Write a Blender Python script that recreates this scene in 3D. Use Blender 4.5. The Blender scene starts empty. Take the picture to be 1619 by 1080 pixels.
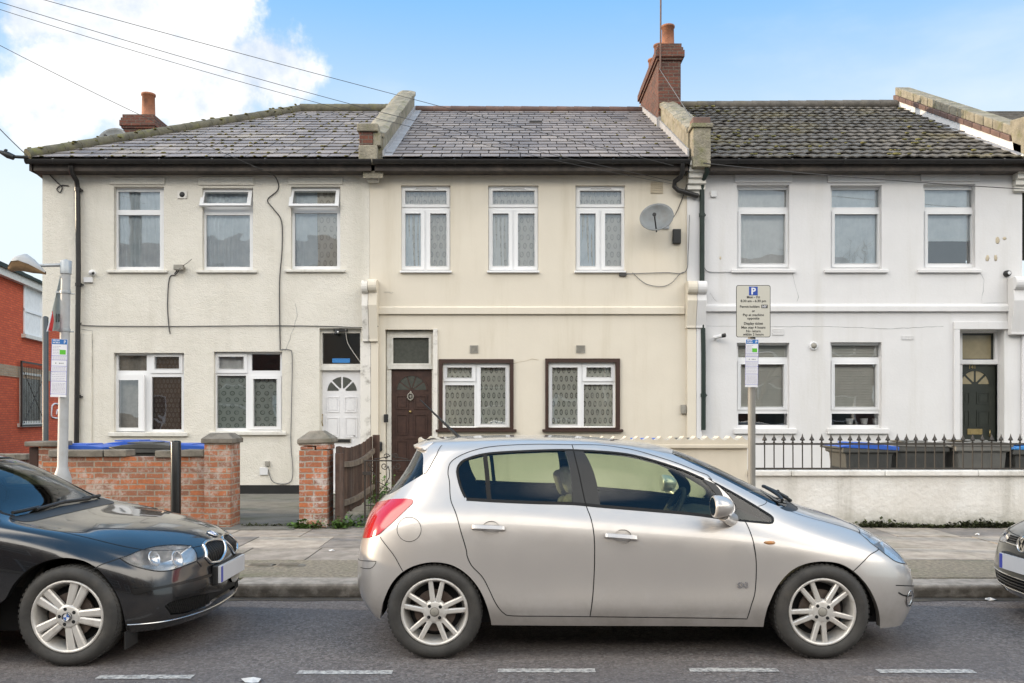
import bpy, bmesh, math, random
import numpy as np
from mathutils import Vector, Matrix, geometry
from mathutils.bvhtree import BVHTree

# ---------------------------------------------------------------- scene, camera, sky, sun
SC = bpy.context.scene
COL = SC.collection
R = math.radians
F, CX, HZ, H = 1357.0, 809.5, 655.0, 1.59      # focal length in photo pixels, principal column, horizon row, eye height
cam = bpy.data.objects.new('camera', bpy.data.cameras.new('camera'))
COL.objects.link(cam)
cam.location = (0, 0, H)
cam.rotation_euler = (R(90), 0, 0)
cam.data.sensor_width = 36
cam.data.lens = F / 1619 * 36
cam.data.shift_y = (HZ - 540) / 1619
cam.data.clip_start = 0.05
cam.data.clip_end = 3000
SC.camera = cam
SC.view_settings.view_transform = 'Standard'
SC.view_settings.look = 'None'
SC.view_settings.gamma = 1
SC.view_settings.exposure = 0.52
SC.cycles.use_denoising = True
SC.cycles.max_bounces = 10
SC.cycles.transparent_max_bounces = 24
SC.cycles.caustics_reflective = False
SC.cycles.caustics_refractive = False
SUN_EL, SUN_AZ = 12.0, 7.0                      # degrees above horizon; degrees behind the facades, seen from the left
sd = Vector((-math.cos(R(SUN_EL)) * math.cos(R(SUN_AZ)), math.cos(R(SUN_EL)) * math.sin(R(SUN_AZ)), math.sin(R(SUN_EL))))
sun = bpy.data.objects.new('sun', bpy.data.lights.new('sun', 'SUN'))
COL.objects.link(sun)
sun.data.energy = 3.2
sun.data.angle = R(0.6)
sun.data.color = (1.0, 0.80, 0.56)
sun.rotation_euler = sd.to_track_quat('Z', 'Y').to_euler()
sun.location = sd * 60


def node(nt, typ, ins=None, **attrs):
    n = nt.nodes.new(typ)
    for k, v in attrs.items():
        setattr(n, k, v)
    for k, v in (ins or {}).items():
        s = n.inputs[k]
        if isinstance(v, bpy.types.NodeSocket):
            nt.links.new(v, s)
        elif isinstance(v, bpy.types.Node):
            nt.links.new(v.outputs[0], s)
        else:
            if isinstance(v, tuple) and len(v) == 3 and s.type == 'RGBA':
                v = v + (1,)
            s.default_value = v
    return n


def mth(nt, op, a, b=0.0, c=None, clamp=False):
    ins = {0: a, 1: b}
    if c is not None:
        ins[2] = c
    return node(nt, 'ShaderNodeMath', ins, operation=op, use_clamp=clamp).outputs[0]


def vmth(nt, op, a, b=(0, 0, 0)):
    n = node(nt, 'ShaderNodeVectorMath', {0: a, 1: b}, operation=op)
    return n.outputs['Value'] if op in ('DOT_PRODUCT', 'LENGTH', 'DISTANCE') else n.outputs[0]


def mrange(nt, v, a, b, c=0.0, d=1.0, smooth=True):
    return node(nt, 'ShaderNodeMapRange', {'Value': v, 'From Min': a, 'From Max': b, 'To Min': c, 'To Max': d},
                interpolation_type='SMOOTHSTEP' if smooth else 'LINEAR').outputs[0]


def mixc(nt, fac, a, b, blend='MIX'):
    n = nt.nodes.new('ShaderNodeMix')
    n.data_type = 'RGBA'
    n.blend_type = blend
    for idx, v in ((0, fac), (6, a), (7, b)):
        s = n.inputs[idx]
        if isinstance(v, bpy.types.NodeSocket):
            nt.links.new(v, s)
        else:
            if isinstance(v, tuple) and len(v) == 3:
                v = v + (1,)
            s.default_value = v
    return n.outputs[2]


def make_world():
    w = bpy.data.worlds.new('World')
    SC.world = w
    w.use_nodes = True
    nt = w.node_tree
    nt.nodes.clear()
    sky = node(nt, 'ShaderNodeTexSky', sky_type='NISHITA', sun_disc=False)
    sky.sun_elevation = R(SUN_EL)
    sky.sun_rotation = math.atan2(sd.x, sd.y)
    sky.altitude = 50
    sky.air_density = 1.0
    sky.dust_density = 0.6
    sky.ozone_density = 2.2
    d = node(nt, 'ShaderNodeTexCoord').outputs['Generated']
    sx = node(nt, 'ShaderNodeSeparateXYZ', {0: d})
    # deepen and even out the sky with height, as on a clear winter morning
    hgt = mrange(nt, sx.outputs['Z'], 0.19, 0.50)
    grad = mixc(nt, hgt, (10.4, 11.6, 12.2), (2.3, 6.4, 11.9))
    base = mixc(nt, 0.8, sky.outputs[0], grad)
    bg = node(nt, 'ShaderNodeBackground', {'Color': base, 'Strength': 0.070})
    # cumulus over the left house
    ydir = mth(nt, 'MAXIMUM', sx.outputs['Y'], 0.05)
    p = mth(nt, 'DIVIDE', sx.outputs['X'], ydir)
    q = mth(nt, 'DIVIDE', sx.outputs['Z'], ydir)
    nz = node(nt, 'ShaderNodeTexNoise', {'Vector': d, 'Scale': 7.5, 'Detail': 9, 'Roughness': 0.58, 'Distortion': 0.25})
    nz2 = node(nt, 'ShaderNodeTexNoise', {'Vector': d, 'Scale': 24.0, 'Detail': 6, 'Roughness': 0.6})
    dens = None
    for (a, b, ra, rb) in ((-0.43, 0.45, 0.17, 0.12), (-0.29, 0.405, 0.085, 0.062), (-0.545, 0.36, 0.07, 0.055), (-0.36, 0.375, 0.11, 0.05), (-0.56, 0.47, 0.06, 0.05)):
        e1 = mth(nt, 'POWER', mth(nt, 'DIVIDE', mth(nt, 'SUBTRACT', p, a), ra), 2.0)
        e2 = mth(nt, 'POWER', mth(nt, 'DIVIDE', mth(nt, 'SUBTRACT', q, b), rb), 2.0)
        e = mth(nt, 'SUBTRACT', 1.0, mth(nt, 'SQRT', mth(nt, 'ADD', e1, e2)))
        dens = e if dens is None else mth(nt, 'SMOOTH_MAX', dens, e, 0.25)
    wob = mth(nt, 'MULTIPLY', mth(nt, 'SUBTRACT', nz.outputs[0], 0.5), 2.4)
    wob2 = mth(nt, 'MULTIPLY', mth(nt, 'SUBTRACT', nz2.outputs[0], 0.5), 0.8)
    dens = mth(nt, 'ADD', mth(nt, 'ADD', dens, wob), wob2)
    front = mrange(nt, sx.outputs['Y'], 0.1, 0.3)
    mask = mth(nt, 'MULTIPLY', mrange(nt, dens, -0.05, 0.34), front)
    # thin veil on the rest of the sky ahead
    veil = node(nt, 'ShaderNodeTexNoise', {'Vector': vmth(nt, 'MULTIPLY', d, (1.0, 1.0, 3.0)), 'Scale': 3.0, 'Detail': 6, 'Roughness': 0.55})
    vm = mrange(nt, veil.outputs[0], 0.5, 0.8, 0.0, 0.28)
    mask = mth(nt, 'MAXIMUM', mask, vm)
    # big bright bank added out of view in the sky to light the fronts
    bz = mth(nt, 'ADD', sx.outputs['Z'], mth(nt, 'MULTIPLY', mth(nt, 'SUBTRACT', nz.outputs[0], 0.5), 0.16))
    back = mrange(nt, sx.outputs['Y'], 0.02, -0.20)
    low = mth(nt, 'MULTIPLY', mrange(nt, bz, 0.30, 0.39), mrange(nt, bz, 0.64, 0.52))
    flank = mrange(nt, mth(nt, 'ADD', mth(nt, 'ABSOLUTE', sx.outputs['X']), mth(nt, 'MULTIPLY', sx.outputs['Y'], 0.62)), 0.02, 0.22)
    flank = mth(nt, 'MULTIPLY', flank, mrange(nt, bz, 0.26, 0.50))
    fill_bank = mth(nt, 'MULTIPLY', back, mth(nt, 'MAXIMUM', low, flank))
    shade = mixc(nt, mrange(nt, mth(nt, 'ADD', mth(nt, 'MULTIPLY', nz.outputs[0], 0.6), mth(nt, 'MULTIPLY', nz2.outputs[0], 0.4)), 0.34, 0.56), (0.62, 0.71, 0.84), (1.0, 1.0, 1.0))
    cbg = node(nt, 'ShaderNodeBackground', {'Color': shade, 'Strength': 0.80})
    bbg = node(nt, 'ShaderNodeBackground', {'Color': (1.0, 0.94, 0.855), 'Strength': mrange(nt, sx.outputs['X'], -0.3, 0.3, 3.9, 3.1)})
    m1 = node(nt, 'ShaderNodeMixShader', {0: mask, 1: bg.outputs[0], 2: cbg.outputs[0]})
    m2 = node(nt, 'ShaderNodeMixShader', {0: fill_bank, 1: m1.outputs[0], 2: bbg.outputs[0]})
    node(nt, 'ShaderNodeOutputWorld', {0: m2.outputs[0]})


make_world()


# ---------------------------------------------------------------- helpers
def P(px, py, Y):
    """photo pixel measured on the plane at depth Y -> metres"""
    return Vector(((px - CX) * Y / F, Y, H - (py - HZ) * Y / F))


HY = 15.78                                       # depth of the terrace's front walls


def fx(px, Y=HY):
    return (px - CX) * Y / F


def fz(py, Y=HY):
    return H - (py - HZ) * Y / F


class MB:
    def __init__(s):
        s.v, s.f, s.m, s.sm = [], [], [], []

    def add(s, verts, faces, m=0, smooth=False):
        o = len(s.v)
        s.v += [tuple(v) for v in verts]
        for f in faces:
            s.f.append([i + o for i in f])
            s.m.append(m)
            s.sm.append(smooth)

    def quad(s, a, b, c, d, m=0):
        s.add([a, b, c, d], [(0, 1, 2, 3)], m)

    def box(s, x0, x1, y0, y1, z0, z1, m=0, mat=None):
        vs = [Vector((x, y, z)) for z in (z0, z1) for y in (y0, y1) for x in (x0, x1)]
        if mat is not None:
            vs = [mat @ v for v in vs]
        s.add(vs, [(0, 2, 3, 1), (4, 5, 7, 6), (0, 1, 5, 4), (2, 6, 7, 3), (0, 4, 6, 2), (1, 3, 7, 5)], m)

    def prism(s, poly, axis, a, b, m=0, mat=None, smooth=False):
        """poly of 2D points; axis x: (y,z), y: (x,z), z: (x,y)"""
        def mk(p, t):
            v = {'x': (t, p[0], p[1]), 'y': (p[0], t, p[1]), 'z': (p[0], p[1], t)}[axis]
            v = Vector(v)
            return mat @ v if mat is not None else v
        ar = sum(poly[i][0] * poly[(i + 1) % len(poly)][1] - poly[(i + 1) % len(poly)][0] * poly[i][1] for i in range(len(poly)))
        pl = list(poly) if ar > 0 else list(reversed(poly))
        if axis == 'y':
            pl.reverse()
        if b < a:
            a, b = b, a
        n = len(pl)
        vs = [mk(p, a) for p in pl] + [mk(p, b) for p in pl]
        s.add(vs, [list(range(n - 1, -1, -1)), list(range(n, 2 * n))], m)
        s.add(vs, [(i, (i + 1) % n, n + (i + 1) % n, n + i) for i in range(n)], m, smooth)

    def tube(s, pts, r, n=8, m=0, caps=True, smooth=True):
        pts = [Vector(p) for p in pts]
        rr = r if isinstance(r, (list, tuple)) else [r] * len(pts)
        vs, prev = [], None
        for i, p in enumerate(pts):
            t = (pts[min(i + 1, len(pts) - 1)] - pts[max(i - 1, 0)])
            t = t.normalized() if t.length > 1e-9 else Vector((0, 0, 1))
            if prev is None:
                a = t.cross(Vector((0, 0, 1)))
                if a.length < 1e-3:
                    a = t.cross(Vector((1, 0, 0)))
            else:
                a = prev - t * prev.dot(t)
            a.normalize()
            prev = a
            b = t.cross(a)
            for k in range(n):
                an = 2 * math.pi * k / n
                vs.append(p + (a * math.cos(an) + b * math.sin(an)) * rr[i])
        fs = []
        for i in range(len(pts) - 1):
            for k in range(n):
                k2 = (k + 1) % n
                fs.append((i * n + k, i * n + k2, (i + 1) * n + k2, (i + 1) * n + k))
        s.add(vs, fs, m, smooth)
        if caps:
            o = len(pts) - 1
            s.add([vs[k] for k in range(n)], [tuple(range(n - 1, -1, -1))], m)
            s.add([vs[o * n + k] for k in range(n)], [tuple(range(n))], m)

    def lathe(s, prof, c, axis='z', n=24, m=0, smooth=True, mat=None):
        """prof: (radius, height) list"""
        vs = []
        for (r, h) in prof:
            for k in range(n):
                a = 2 * math.pi * k / n
                u, w = r * math.cos(a), r * math.sin(a)
                v = {'z': (u, w, h), 'y': (w, h, u), 'x': (h, u, w)}[axis]
                v = Vector(v) + Vector(c)
                vs.append(mat @ v if mat is not None else v)
        fs = []
        for i in range(len(prof) - 1):
            for k in range(n):
                k2 = (k + 1) % n
                fs.append((i * n + k, i * n + k2, (i + 1) * n + k2, (i + 1) * n + k))
        s.add(vs, fs, m, smooth)

    def plate(s, x0, x1, z0, z1, holes, yf, yb, m=0, edge=True):
        """upright slab facing -Y with rectangular openings (x0,x1,z0,z1) and their reveals"""
        xs = sorted({x0, x1, *[min(max(h[i], x0), x1) for h in holes for i in (0, 1)]})
        zs = sorted({z0, z1, *[min(max(h[i], z0), z1) for h in holes for i in (2, 3)]})
        for i in range(len(xs) - 1):
            for j in range(len(zs) - 1):
                cx, cz = (xs[i] + xs[i + 1]) / 2, (zs[j] + zs[j + 1]) / 2
                if any(h[0] < cx < h[1] and h[2] < cz < h[3] for h in holes):
                    continue
                a, b, c, d = xs[i], xs[i + 1], zs[j], zs[j + 1]
                s.quad((a, yf, c), (b, yf, c), (b, yf, d), (a, yf, d), m)
        for h in holes:
            a, b, c, d = h[:4]
            s.quad((a, yf, c), (a, yf, d), (a, yb, d), (a, yb, c), m)
            s.quad((b, yf, c), (b, yb, c), (b, yb, d), (b, yf, d), m)
            s.quad((a, yf, d), (b, yf, d), (b, yb, d), (a, yb, d), m)
            s.quad((a, yf, c), (a, yb, c), (b, yb, c), (b, yf, c), m)
        if edge:
            s.quad((x0, yf, z0), (x0, yf, z1), (x0, yb, z1), (x0, yb, z0), m)
            s.quad((x1, yf, z0), (x1, yb, z0), (x1, yb, z1), (x1, yf, z1), m)
            s.quad((x0, yf, z1), (x1, yf, z1), (x1, yb, z1), (x0, yb, z1), m)
            s.quad((x0, yf, z0), (x0, yb, z0), (x1, yb, z0), (x1, yf, z0), m)

    def blob(s, c, rx, ry, rz, m=0, seed=0, n=6):
        rnd = random.Random(seed)
        vs, fs = [], []
        rings = 3
        for i in range(1, rings + 1):
            th = math.pi * i / (rings + 1)
            for k in range(n):
                a = 2 * math.pi * (k + 0.5 * (i % 2)) / n
                q = rnd.uniform(0.75, 1.2)
                vs.append((c[0] + rx * q * math.sin(th) * math.cos(a), c[1] + ry * q * math.sin(th) * math.sin(a), c[2] + rz * q * math.cos(th)))
        vs += [(c[0], c[1], c[2] + rz), (c[0], c[1], c[2] - rz)]
        t, b = len(vs) - 2, len(vs) - 1
        for k in range(n):
            k2 = (k + 1) % n
            fs.append((t, k, k2))
            for i in range(rings - 1):
                fs.append((i * n + k, (i + 1) * n + k, (i + 1) * n + k2, i * n + k2))
            fs.append((b, (rings - 1) * n + k2, (rings - 1) * n + k))
        s.add(vs, fs, m, True)

    def build(s, name, mats, parent=None, bevel=0, origin=None, seg=2):
        me = bpy.data.meshes.new(name)
        o3 = Vector(origin) if origin is not None else Vector((0, 0, 0))
        me.from_pydata([tuple(Vector(v) - o3) for v in s.v], [], s.f)
        if not isinstance(mats, (list, tuple)):
            mats = [mats]
        for m in mats:
            me.materials.append(m)
        me.polygons.foreach_set('material_index', s.m)
        me.polygons.foreach_set('use_smooth', s.sm)
        me.update()
        o = bpy.data.objects.new(name, me)
        COL.objects.link(o)
        o.location = o3
        if bevel:
            bm = bmesh.new()
            bm.from_mesh(me)
            bmesh.ops.remove_doubles(bm, verts=bm.verts, dist=1e-5)
            bm.to_mesh(me)
            bm.free()
            md = o.modifiers.new('bevel', 'BEVEL')
            md.width = bevel
            md.segments = seg
            md.limit_method = 'ANGLE'
            md.angle_limit = R(35)
        if parent is not None:
            adopt(o, parent)
        return o


BASE = {}


def adopt(o, parent):
    o.parent = parent
    b = BASE.get(parent.name)
    if b is not None:
        o.matrix_parent_inverse = Matrix.Translation(-b)


def tag(o, label, cat, group=None, kind=None):
    o['label'] = label
    o['category'] = cat
    if group:
        o['group'] = group
    if kind:
        o['kind'] = kind
    return o


def thing(name, label, cat, loc=(0, 0, 0), group=None):
    o = bpy.data.objects.new(name, None)
    COL.objects.link(o)
    o.location = loc
    o.empty_display_size = 0.1
    BASE[o.name] = Vector(loc)
    return tag(o, label, cat, group)


def struct(o):
    o['kind'] = 'structure'
    return o


def copy_tree(o, parent=None):
    c = o.copy()
    COL.objects.link(c)
    if parent is not None:
        c.parent = parent
    for ch in [x for x in COL.objects if x.parent == o]:
        copy_tree(ch, c)
    return c


def text_mesh(body, size, mat4, m, parent, name='lettering', align='CENTER', depth=0.0006, bold=0.0):
    cu = bpy.data.curves.new('t', 'FONT')
    cu.body = body
    cu.size = size
    cu.align_x = align
    cu.extrude = depth
    cu.offset = bold
    cu.space_line = 1.0
    cu.resolution_u = 2
    to = bpy.data.objects.new('t', cu)
    COL.objects.link(to)
    bpy.context.view_layer.update()
    me = bpy.data.meshes.new_from_object(to.evaluated_get(bpy.context.evaluated_depsgraph_get()))
    bpy.data.objects.remove(to)
    me.transform(mat4)
    me.materials.clear()
    me.materials.append(m)
    o = bpy.data.objects.new(name, me)
    COL.objects.link(o)
    if parent is not None:
        adopt(o, parent)
    return o


def face_mat(x, y, z):
    """lettering plane facing the street (-Y)"""
    return Matrix.Translation((x, y, z)) @ Matrix.Rotation(R(90), 4, 'X')


def spline(pts, n=8):
    pts = [Vector(p) for p in pts]
    out = []
    for i in range(len(pts) - 1):
        p0, p1, p2, p3 = pts[max(i - 1, 0)], pts[i], pts[i + 1], pts[min(i + 2, len(pts) - 1)]
        for k in range(n):
            t = k / n
            out.append(0.5 * ((2 * p1) + (p2 - p0) * t + (2 * p0 - 5 * p1 + 4 * p2 - p3) * t * t + (3 * p1 - p0 - 3 * p2 + p3) * t ** 3))
    out.append(pts[-1])
    return out


# ---------------------------------------------------------------- materials
def new_mat(name):
    m = bpy.data.materials.new(name)
    m.use_nodes = True
    nt = m.node_tree
    b = nt.nodes['Principled BSDF']
    return m, nt, b


def matte(name, c1, c2=None, scale=4.0, rough=0.75, bump=0.0, bscale=60.0, metal=0.0, coat=0.0, spec=0.4,
          stain=None, sscale=1.2, streak=False, island=0.0, rough2=None, voro=False, bdist=0.01):
    m, nt, b = new_mat(name)
    co = node(nt, 'ShaderNodeTexCoord').outputs['Object']
    c2 = c2 or tuple(x * 0.85 for x in c1)
    nz = node(nt, 'ShaderNodeTexNoise', {'Vector': co, 'Scale': scale, 'Detail': 8, 'Roughness': 0.62})
    col = mixc(nt, mrange(nt, nz.outputs[0], 0.3, 0.7), c1, c2)
    if stain:
        v = vmth(nt, 'MULTIPLY', co, (1.6, 1.6, 0.16)) if streak else co
        n2 = node(nt, 'ShaderNodeTexNoise', {'Vector': v, 'Scale': sscale, 'Detail': 7, 'Roughness': 0.65})
        col = mixc(nt, mrange(nt, n2.outputs[0], 0.48, 0.78, 0, stain[3] if len(stain) > 3 else 0.6), col, tuple(stain[:3]))
    if island:
        g = node(nt, 'ShaderNodeNewGeometry')
        r = g.outputs['Random Per Island']
        col = mixc(nt, 1.0, col, node(nt, 'ShaderNodeCombineColor', {0: mrange(nt, r, 0, 1, 1 - island, 1 + island, False), 1: mrange(nt, r, 0, 1, 1 - island, 1 + island * 0.9, False), 2: mrange(nt, r, 0, 1, 1 - island * 0.8, 1 + island * 0.9, False)}).outputs[0], 'MULTIPLY')
    nt.links.new(col, b.inputs['Base Color'])
    if rough2 is not None:
        nt.links.new(mrange(nt, nz.outputs[0], 0.3, 0.7, rough, rough2), b.inputs['Roughness'])
    else:
        b.inputs['Roughness'].default_value = rough
    b.inputs['Metallic'].default_value = metal
    b.inputs['Coat Weight'].default_value = coat
    b.inputs['Coat Roughness'].default_value = 0.04
    b.inputs['Specular IOR Level'].default_value = spec
    if bump:
        if voro:
            bt = node(nt, 'ShaderNodeTexVoronoi', {'Vector': co, 'Scale': bscale, 'Randomness': 1.0})
            n3 = node(nt, 'ShaderNodeTexNoise', {'Vector': co, 'Scale': bscale * 0.22, 'Detail': 5, 'Roughness': 0.7})
            hsrc = mth(nt, 'ADD', mth(nt, 'MULTIPLY', bt.outputs[0], -0.6), mth(nt, 'MULTIPLY', n3.outputs[0], 1.6))
        else:
            hsrc = node(nt, 'ShaderNodeTexNoise', {'Vector': co, 'Scale': bscale, 'Detail': 6, 'Roughness': 0.65}).outputs[0]
        bn = node(nt, 'ShaderNodeBump', {'Strength': bump, 'Distance': bdist, 'Height': hsrc})
        nt.links.new(bn.outputs[0], b.inputs['Normal'])
    return m


def brick_mat(name, c1, c2, mortar, pale=None, w=0.225, h=0.075, ms=0.010, bump=0.6, patch=None):
    m, nt, b = new_mat(name)
    co = node(nt, 'ShaderNodeTexCoord').outputs['Object']
    s = node(nt, 'ShaderNodeSeparateXYZ', {0: co})
    wn = node(nt, 'ShaderNodeTexNoise', {'Vector': co, 'Scale': 9.0, 'Detail': 2})
    wz = mth(nt, 'MULTIPLY', mth(nt, 'SUBTRACT', wn.outputs[0], 0.5), 0.02)
    v = node(nt, 'ShaderNodeCombineXYZ', {0: mth(nt, 'ADD', s.outputs[0], s.outputs[1]), 1: mth(nt, 'ADD', s.outputs[2], wz), 2: 0.0}).outputs[0]
    br = node(nt, 'ShaderNodeTexBrick', {'Vector': v, 'Color1': c1, 'Color2': c2, 'Mortar': mortar, 'Scale': 1.0, 'Mortar Size': ms,
                                         'Mortar Smooth': 0.25, 'Bias': 0.0, 'Brick Width': w, 'Row Height': h}, offset=0.5)
    nz = node(nt, 'ShaderNodeTexNoise', {'Vector': co, 'Scale': 3.0, 'Detail': 9, 'Roughness': 0.7})
    n2 = node(nt, 'ShaderNodeTexNoise', {'Vector': co, 'Scale': 22.0, 'Detail': 6, 'Roughness': 0.7})
    col = mixc(nt, mrange(nt, n2.outputs[0], 0.35, 0.75, 0, 0.55), br.outputs[0], tuple(x * 0.45 for x in c2))
    if pale:
        col = mixc(nt, mrange(nt, mth(nt, 'ADD', mth(nt, 'MULTIPLY', nz.outputs[0], 0.6), mth(nt, 'MULTIPLY', n2.outputs[0], 0.4)), 0.475, 0.60, 0, 0.8), col, pale)
    nt.links.new(col, b.inputs['Base Color'])
    b.inputs['Roughness'].default_value = 0.85
    b.inputs['Specular IOR Level'].default_value = 0.25
    hs = mth(nt, 'ADD', mth(nt, 'MULTIPLY', br.outputs['Fac'], -1.0), mth(nt, 'MULTIPLY', n2.outputs[0], 0.5))
    bn = node(nt, 'ShaderNodeBump', {'Strength': bump, 'Distance': 0.012, 'Height': hs})
    nt.links.new(bn.outputs[0], b.inputs['Normal'])
    return m


def glass_mat(name, tint=(0.86, 0.9, 0.9), refl=0.10, rough=0.0, wob=0.0, ior=1.5):
    m, nt, b = new_mat(name)
    nt.nodes.remove(b)
    out = [n for n in nt.nodes if n.type == 'OUTPUT_MATERIAL'][0]
    tr = node(nt, 'ShaderNodeBsdfTransparent', {'Color': tint})
    gl = node(nt, 'ShaderNodeBsdfGlossy', {'Color': (0.95, 0.97, 1.0), 'Roughness': rough})
    fr = node(nt, 'ShaderNodeFresnel', {'IOR': ior})
    if wob:
        co = node(nt, 'ShaderNodeTexCoord').outputs['Object']
        nz = node(nt, 'ShaderNodeTexNoise', {'Vector': co, 'Scale': 2.2, 'Detail': 1})
        bn = node(nt, 'ShaderNodeBump', {'Strength': wob, 'Distance': 0.02, 'Height': nz.outputs[0]})
        nt.links.new(bn.outputs[0], gl.inputs['Normal'])
    fac = mth(nt, 'ADD', mth(nt, 'MULTIPLY', fr.outputs[0], 1.0 - refl), refl, clamp=True)
    mx = node(nt, 'ShaderNodeMixShader', {0: fac, 1: tr.outputs[0], 2: gl.outputs[0]})
    nt.links.new(mx.outputs[0], out.inputs[0])
    return m


def lace_mat(name, c1, c2, cell=(0.11, 0.17), dense=0.5):
    """net curtain with rows of oval motifs"""
    m, nt, b = new_mat(name)
    co = node(nt, 'ShaderNodeTexCoord').outputs['Object']
    s = node(nt, 'ShaderNodeSeparateXYZ', {0: co})
    u = mth(nt, 'DIVIDE', s.outputs[0], cell[0])
    w = mth(nt, 'DIVIDE', s.outputs[2], cell[1])
    u = mth(nt, 'ADD', u, mth(nt, 'MULTIPLY', mth(nt, 'MODULO', mth(nt, 'FLOOR', mth(nt, 'ADD', w, 100.0)), 2.0), 0.5))
    fu = mth(nt, 'SUBTRACT', mth(nt, 'FRACT', u), 0.5)
    fw = mth(nt, 'SUBTRACT', mth(nt, 'FRACT', mth(nt, 'ADD', w, 100.0)), 0.5)
    r = mth(nt, 'SQRT', mth(nt, 'ADD', mth(nt, 'POWER', mth(nt, 'DIVIDE', fu, 0.30), 2.0), mth(nt, 'POWER', mth(nt, 'DIVIDE', fw, 0.36), 2.0)))
    ring = mth(nt, 'SUBTRACT', 1.0, mrange(nt, mth(nt, 'ABSOLUTE', mth(nt, 'SUBTRACT', r, 0.78)), 0.14, 0.3))
    dot = mth(nt, 'SUBTRACT', 1.0, mrange(nt, r, 0.25, 0.42))
    k = mth(nt, 'MAXIMUM', ring, mth(nt, 'MULTIPLY', dot, 0.5))
    nz = node(nt, 'ShaderNodeTexNoise', {'Vector': co, 'Scale': 14.0, 'Detail': 4})
    k = mth(nt, 'MULTIPLY', k, mrange(nt, nz.outputs[0], 0.3, 0.6, 0.35, 1.0))
    nt.links.new(mixc(nt, mth(nt, 'MULTIPLY', k, dense), c1, c2), b.inputs['Base Color'])
    b.inputs['Roughness'].default_value = 0.9
    b.inputs['Specular IOR Level'].default_value = 0.1
    return m


def paint_mat(name, c, metal=0.7, rough=0.32, flake=0.06, dirt=0.0):
    m, nt, b = new_mat(name)
    co = node(nt, 'ShaderNodeTexCoord').outputs['Object']
    nz = node(nt, 'ShaderNodeTexNoise', {'Vector': co, 'Scale': 900.0, 'Detail': 1})
    col = mixc(nt, nz.outputs[0], tuple(x * (1 - flake) for x in c), tuple(min(1, x * (1 + flake)) for x in c))
    if dirt:
        n2 = node(nt, 'ShaderNodeTexNoise', {'Vector': co, 'Scale': 5.0, 'Detail': 8, 'Roughness': 0.7})
        s = node(nt, 'ShaderNodeSeparateXYZ', {0: co})
        k = mth(nt, 'MULTIPLY', mrange(nt, s.outputs[2], 0.62, 0.2, 0, 1), mrange(nt, n2.outputs[0], 0.35, 0.7, 0.2, 1.0))
        col = mixc(nt, mth(nt, 'MULTIPLY', k, dirt), col, (0.20, 0.17, 0.13))
        nt.links.new(mrange(nt, n2.outputs[0], 0.3, 0.75, rough, rough + 0.12), b.inputs['Roughness'])
    else:
        b.inputs['Roughness'].default_value = rough
    nt.links.new(col, b.inputs['Base Color'])
    b.inputs['Metallic'].default_value = metal
    b.inputs['Coat Weight'].default_value = 1.0
    b.inputs['Coat Roughness'].default_value = 0.03
    b.inputs['Coat IOR'].default_value = 1.5
    return m


def asphalt_mat():
    m, nt, b = new_mat('asphalt')
    co = node(nt, 'ShaderNodeTexCoord').outputs['Object']
    vo = node(nt, 'ShaderNodeTexVoronoi', {'Vector': co, 'Scale': 95.0, 'Randomness': 1.0})
    sp = node(nt, 'ShaderNodeSeparateColor', {0: vo.outputs['Color']})
    v2 = node(nt, 'ShaderNodeTexVoronoi', {'Vector': co, 'Scale': 46.0, 'Randomness': 1.0})
    s2 = node(nt, 'ShaderNodeSeparateColor', {0: v2.outputs['Color']})
    lo = node(nt, 'ShaderNodeTexNoise', {'Vector': co, 'Scale': 0.55, 'Detail': 6, 'Roughness': 0.6})
    col = mixc(nt, mrange(nt, sp.outputs[0], 0.15, 0.95), (0.122, 0.107, 0.100), (0.182, 0.162, 0.152))
    col = mixc(nt, mth(nt, 'GREATER_THAN', s2.outputs[1], 0.86), col, (0.212, 0.186, 0.172))
    col = mixc(nt, mth(nt, 'GREATER_THAN', sp.outputs[2], 0.93), col, (0.235, 0.225, 0.22))
    col = mixc(nt, mth(nt, 'LESS_THAN', s2.outputs[0], 0.14), col, (0.100, 0.089, 0.084))
    col = mixc(nt, mrange(nt, lo.outputs[0], 0.35, 0.65, 0.0, 0.5), col, (0.114, 0.100, 0.095))
    ring = node(nt, 'ShaderNodeTexNoise', {'Vector': vmth(nt, 'MULTIPLY', co, (0.35, 1.6, 1.0)), 'Scale': 1.6, 'Detail': 5})
    col = mixc(nt, mrange(nt, ring.outputs[0], 0.60, 0.75, 0, 0.35), col, (0.16, 0.148, 0.142))
    nt.links.new(col, b.inputs['Base Color'])
    b.inputs['Roughness'].default_value = 0.82
    b.inputs['Specular IOR Level'].default_value = 0.3
    hs = mth(nt, 'MULTIPLY', vo.outputs[0], -1.0)
    bn = node(nt, 'ShaderNodeBump', {'Strength': 0.7, 'Distance': 0.006, 'Height': hs})
    nt.links.new(bn.outputs[0], b.inputs['Normal'])
    return m


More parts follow.
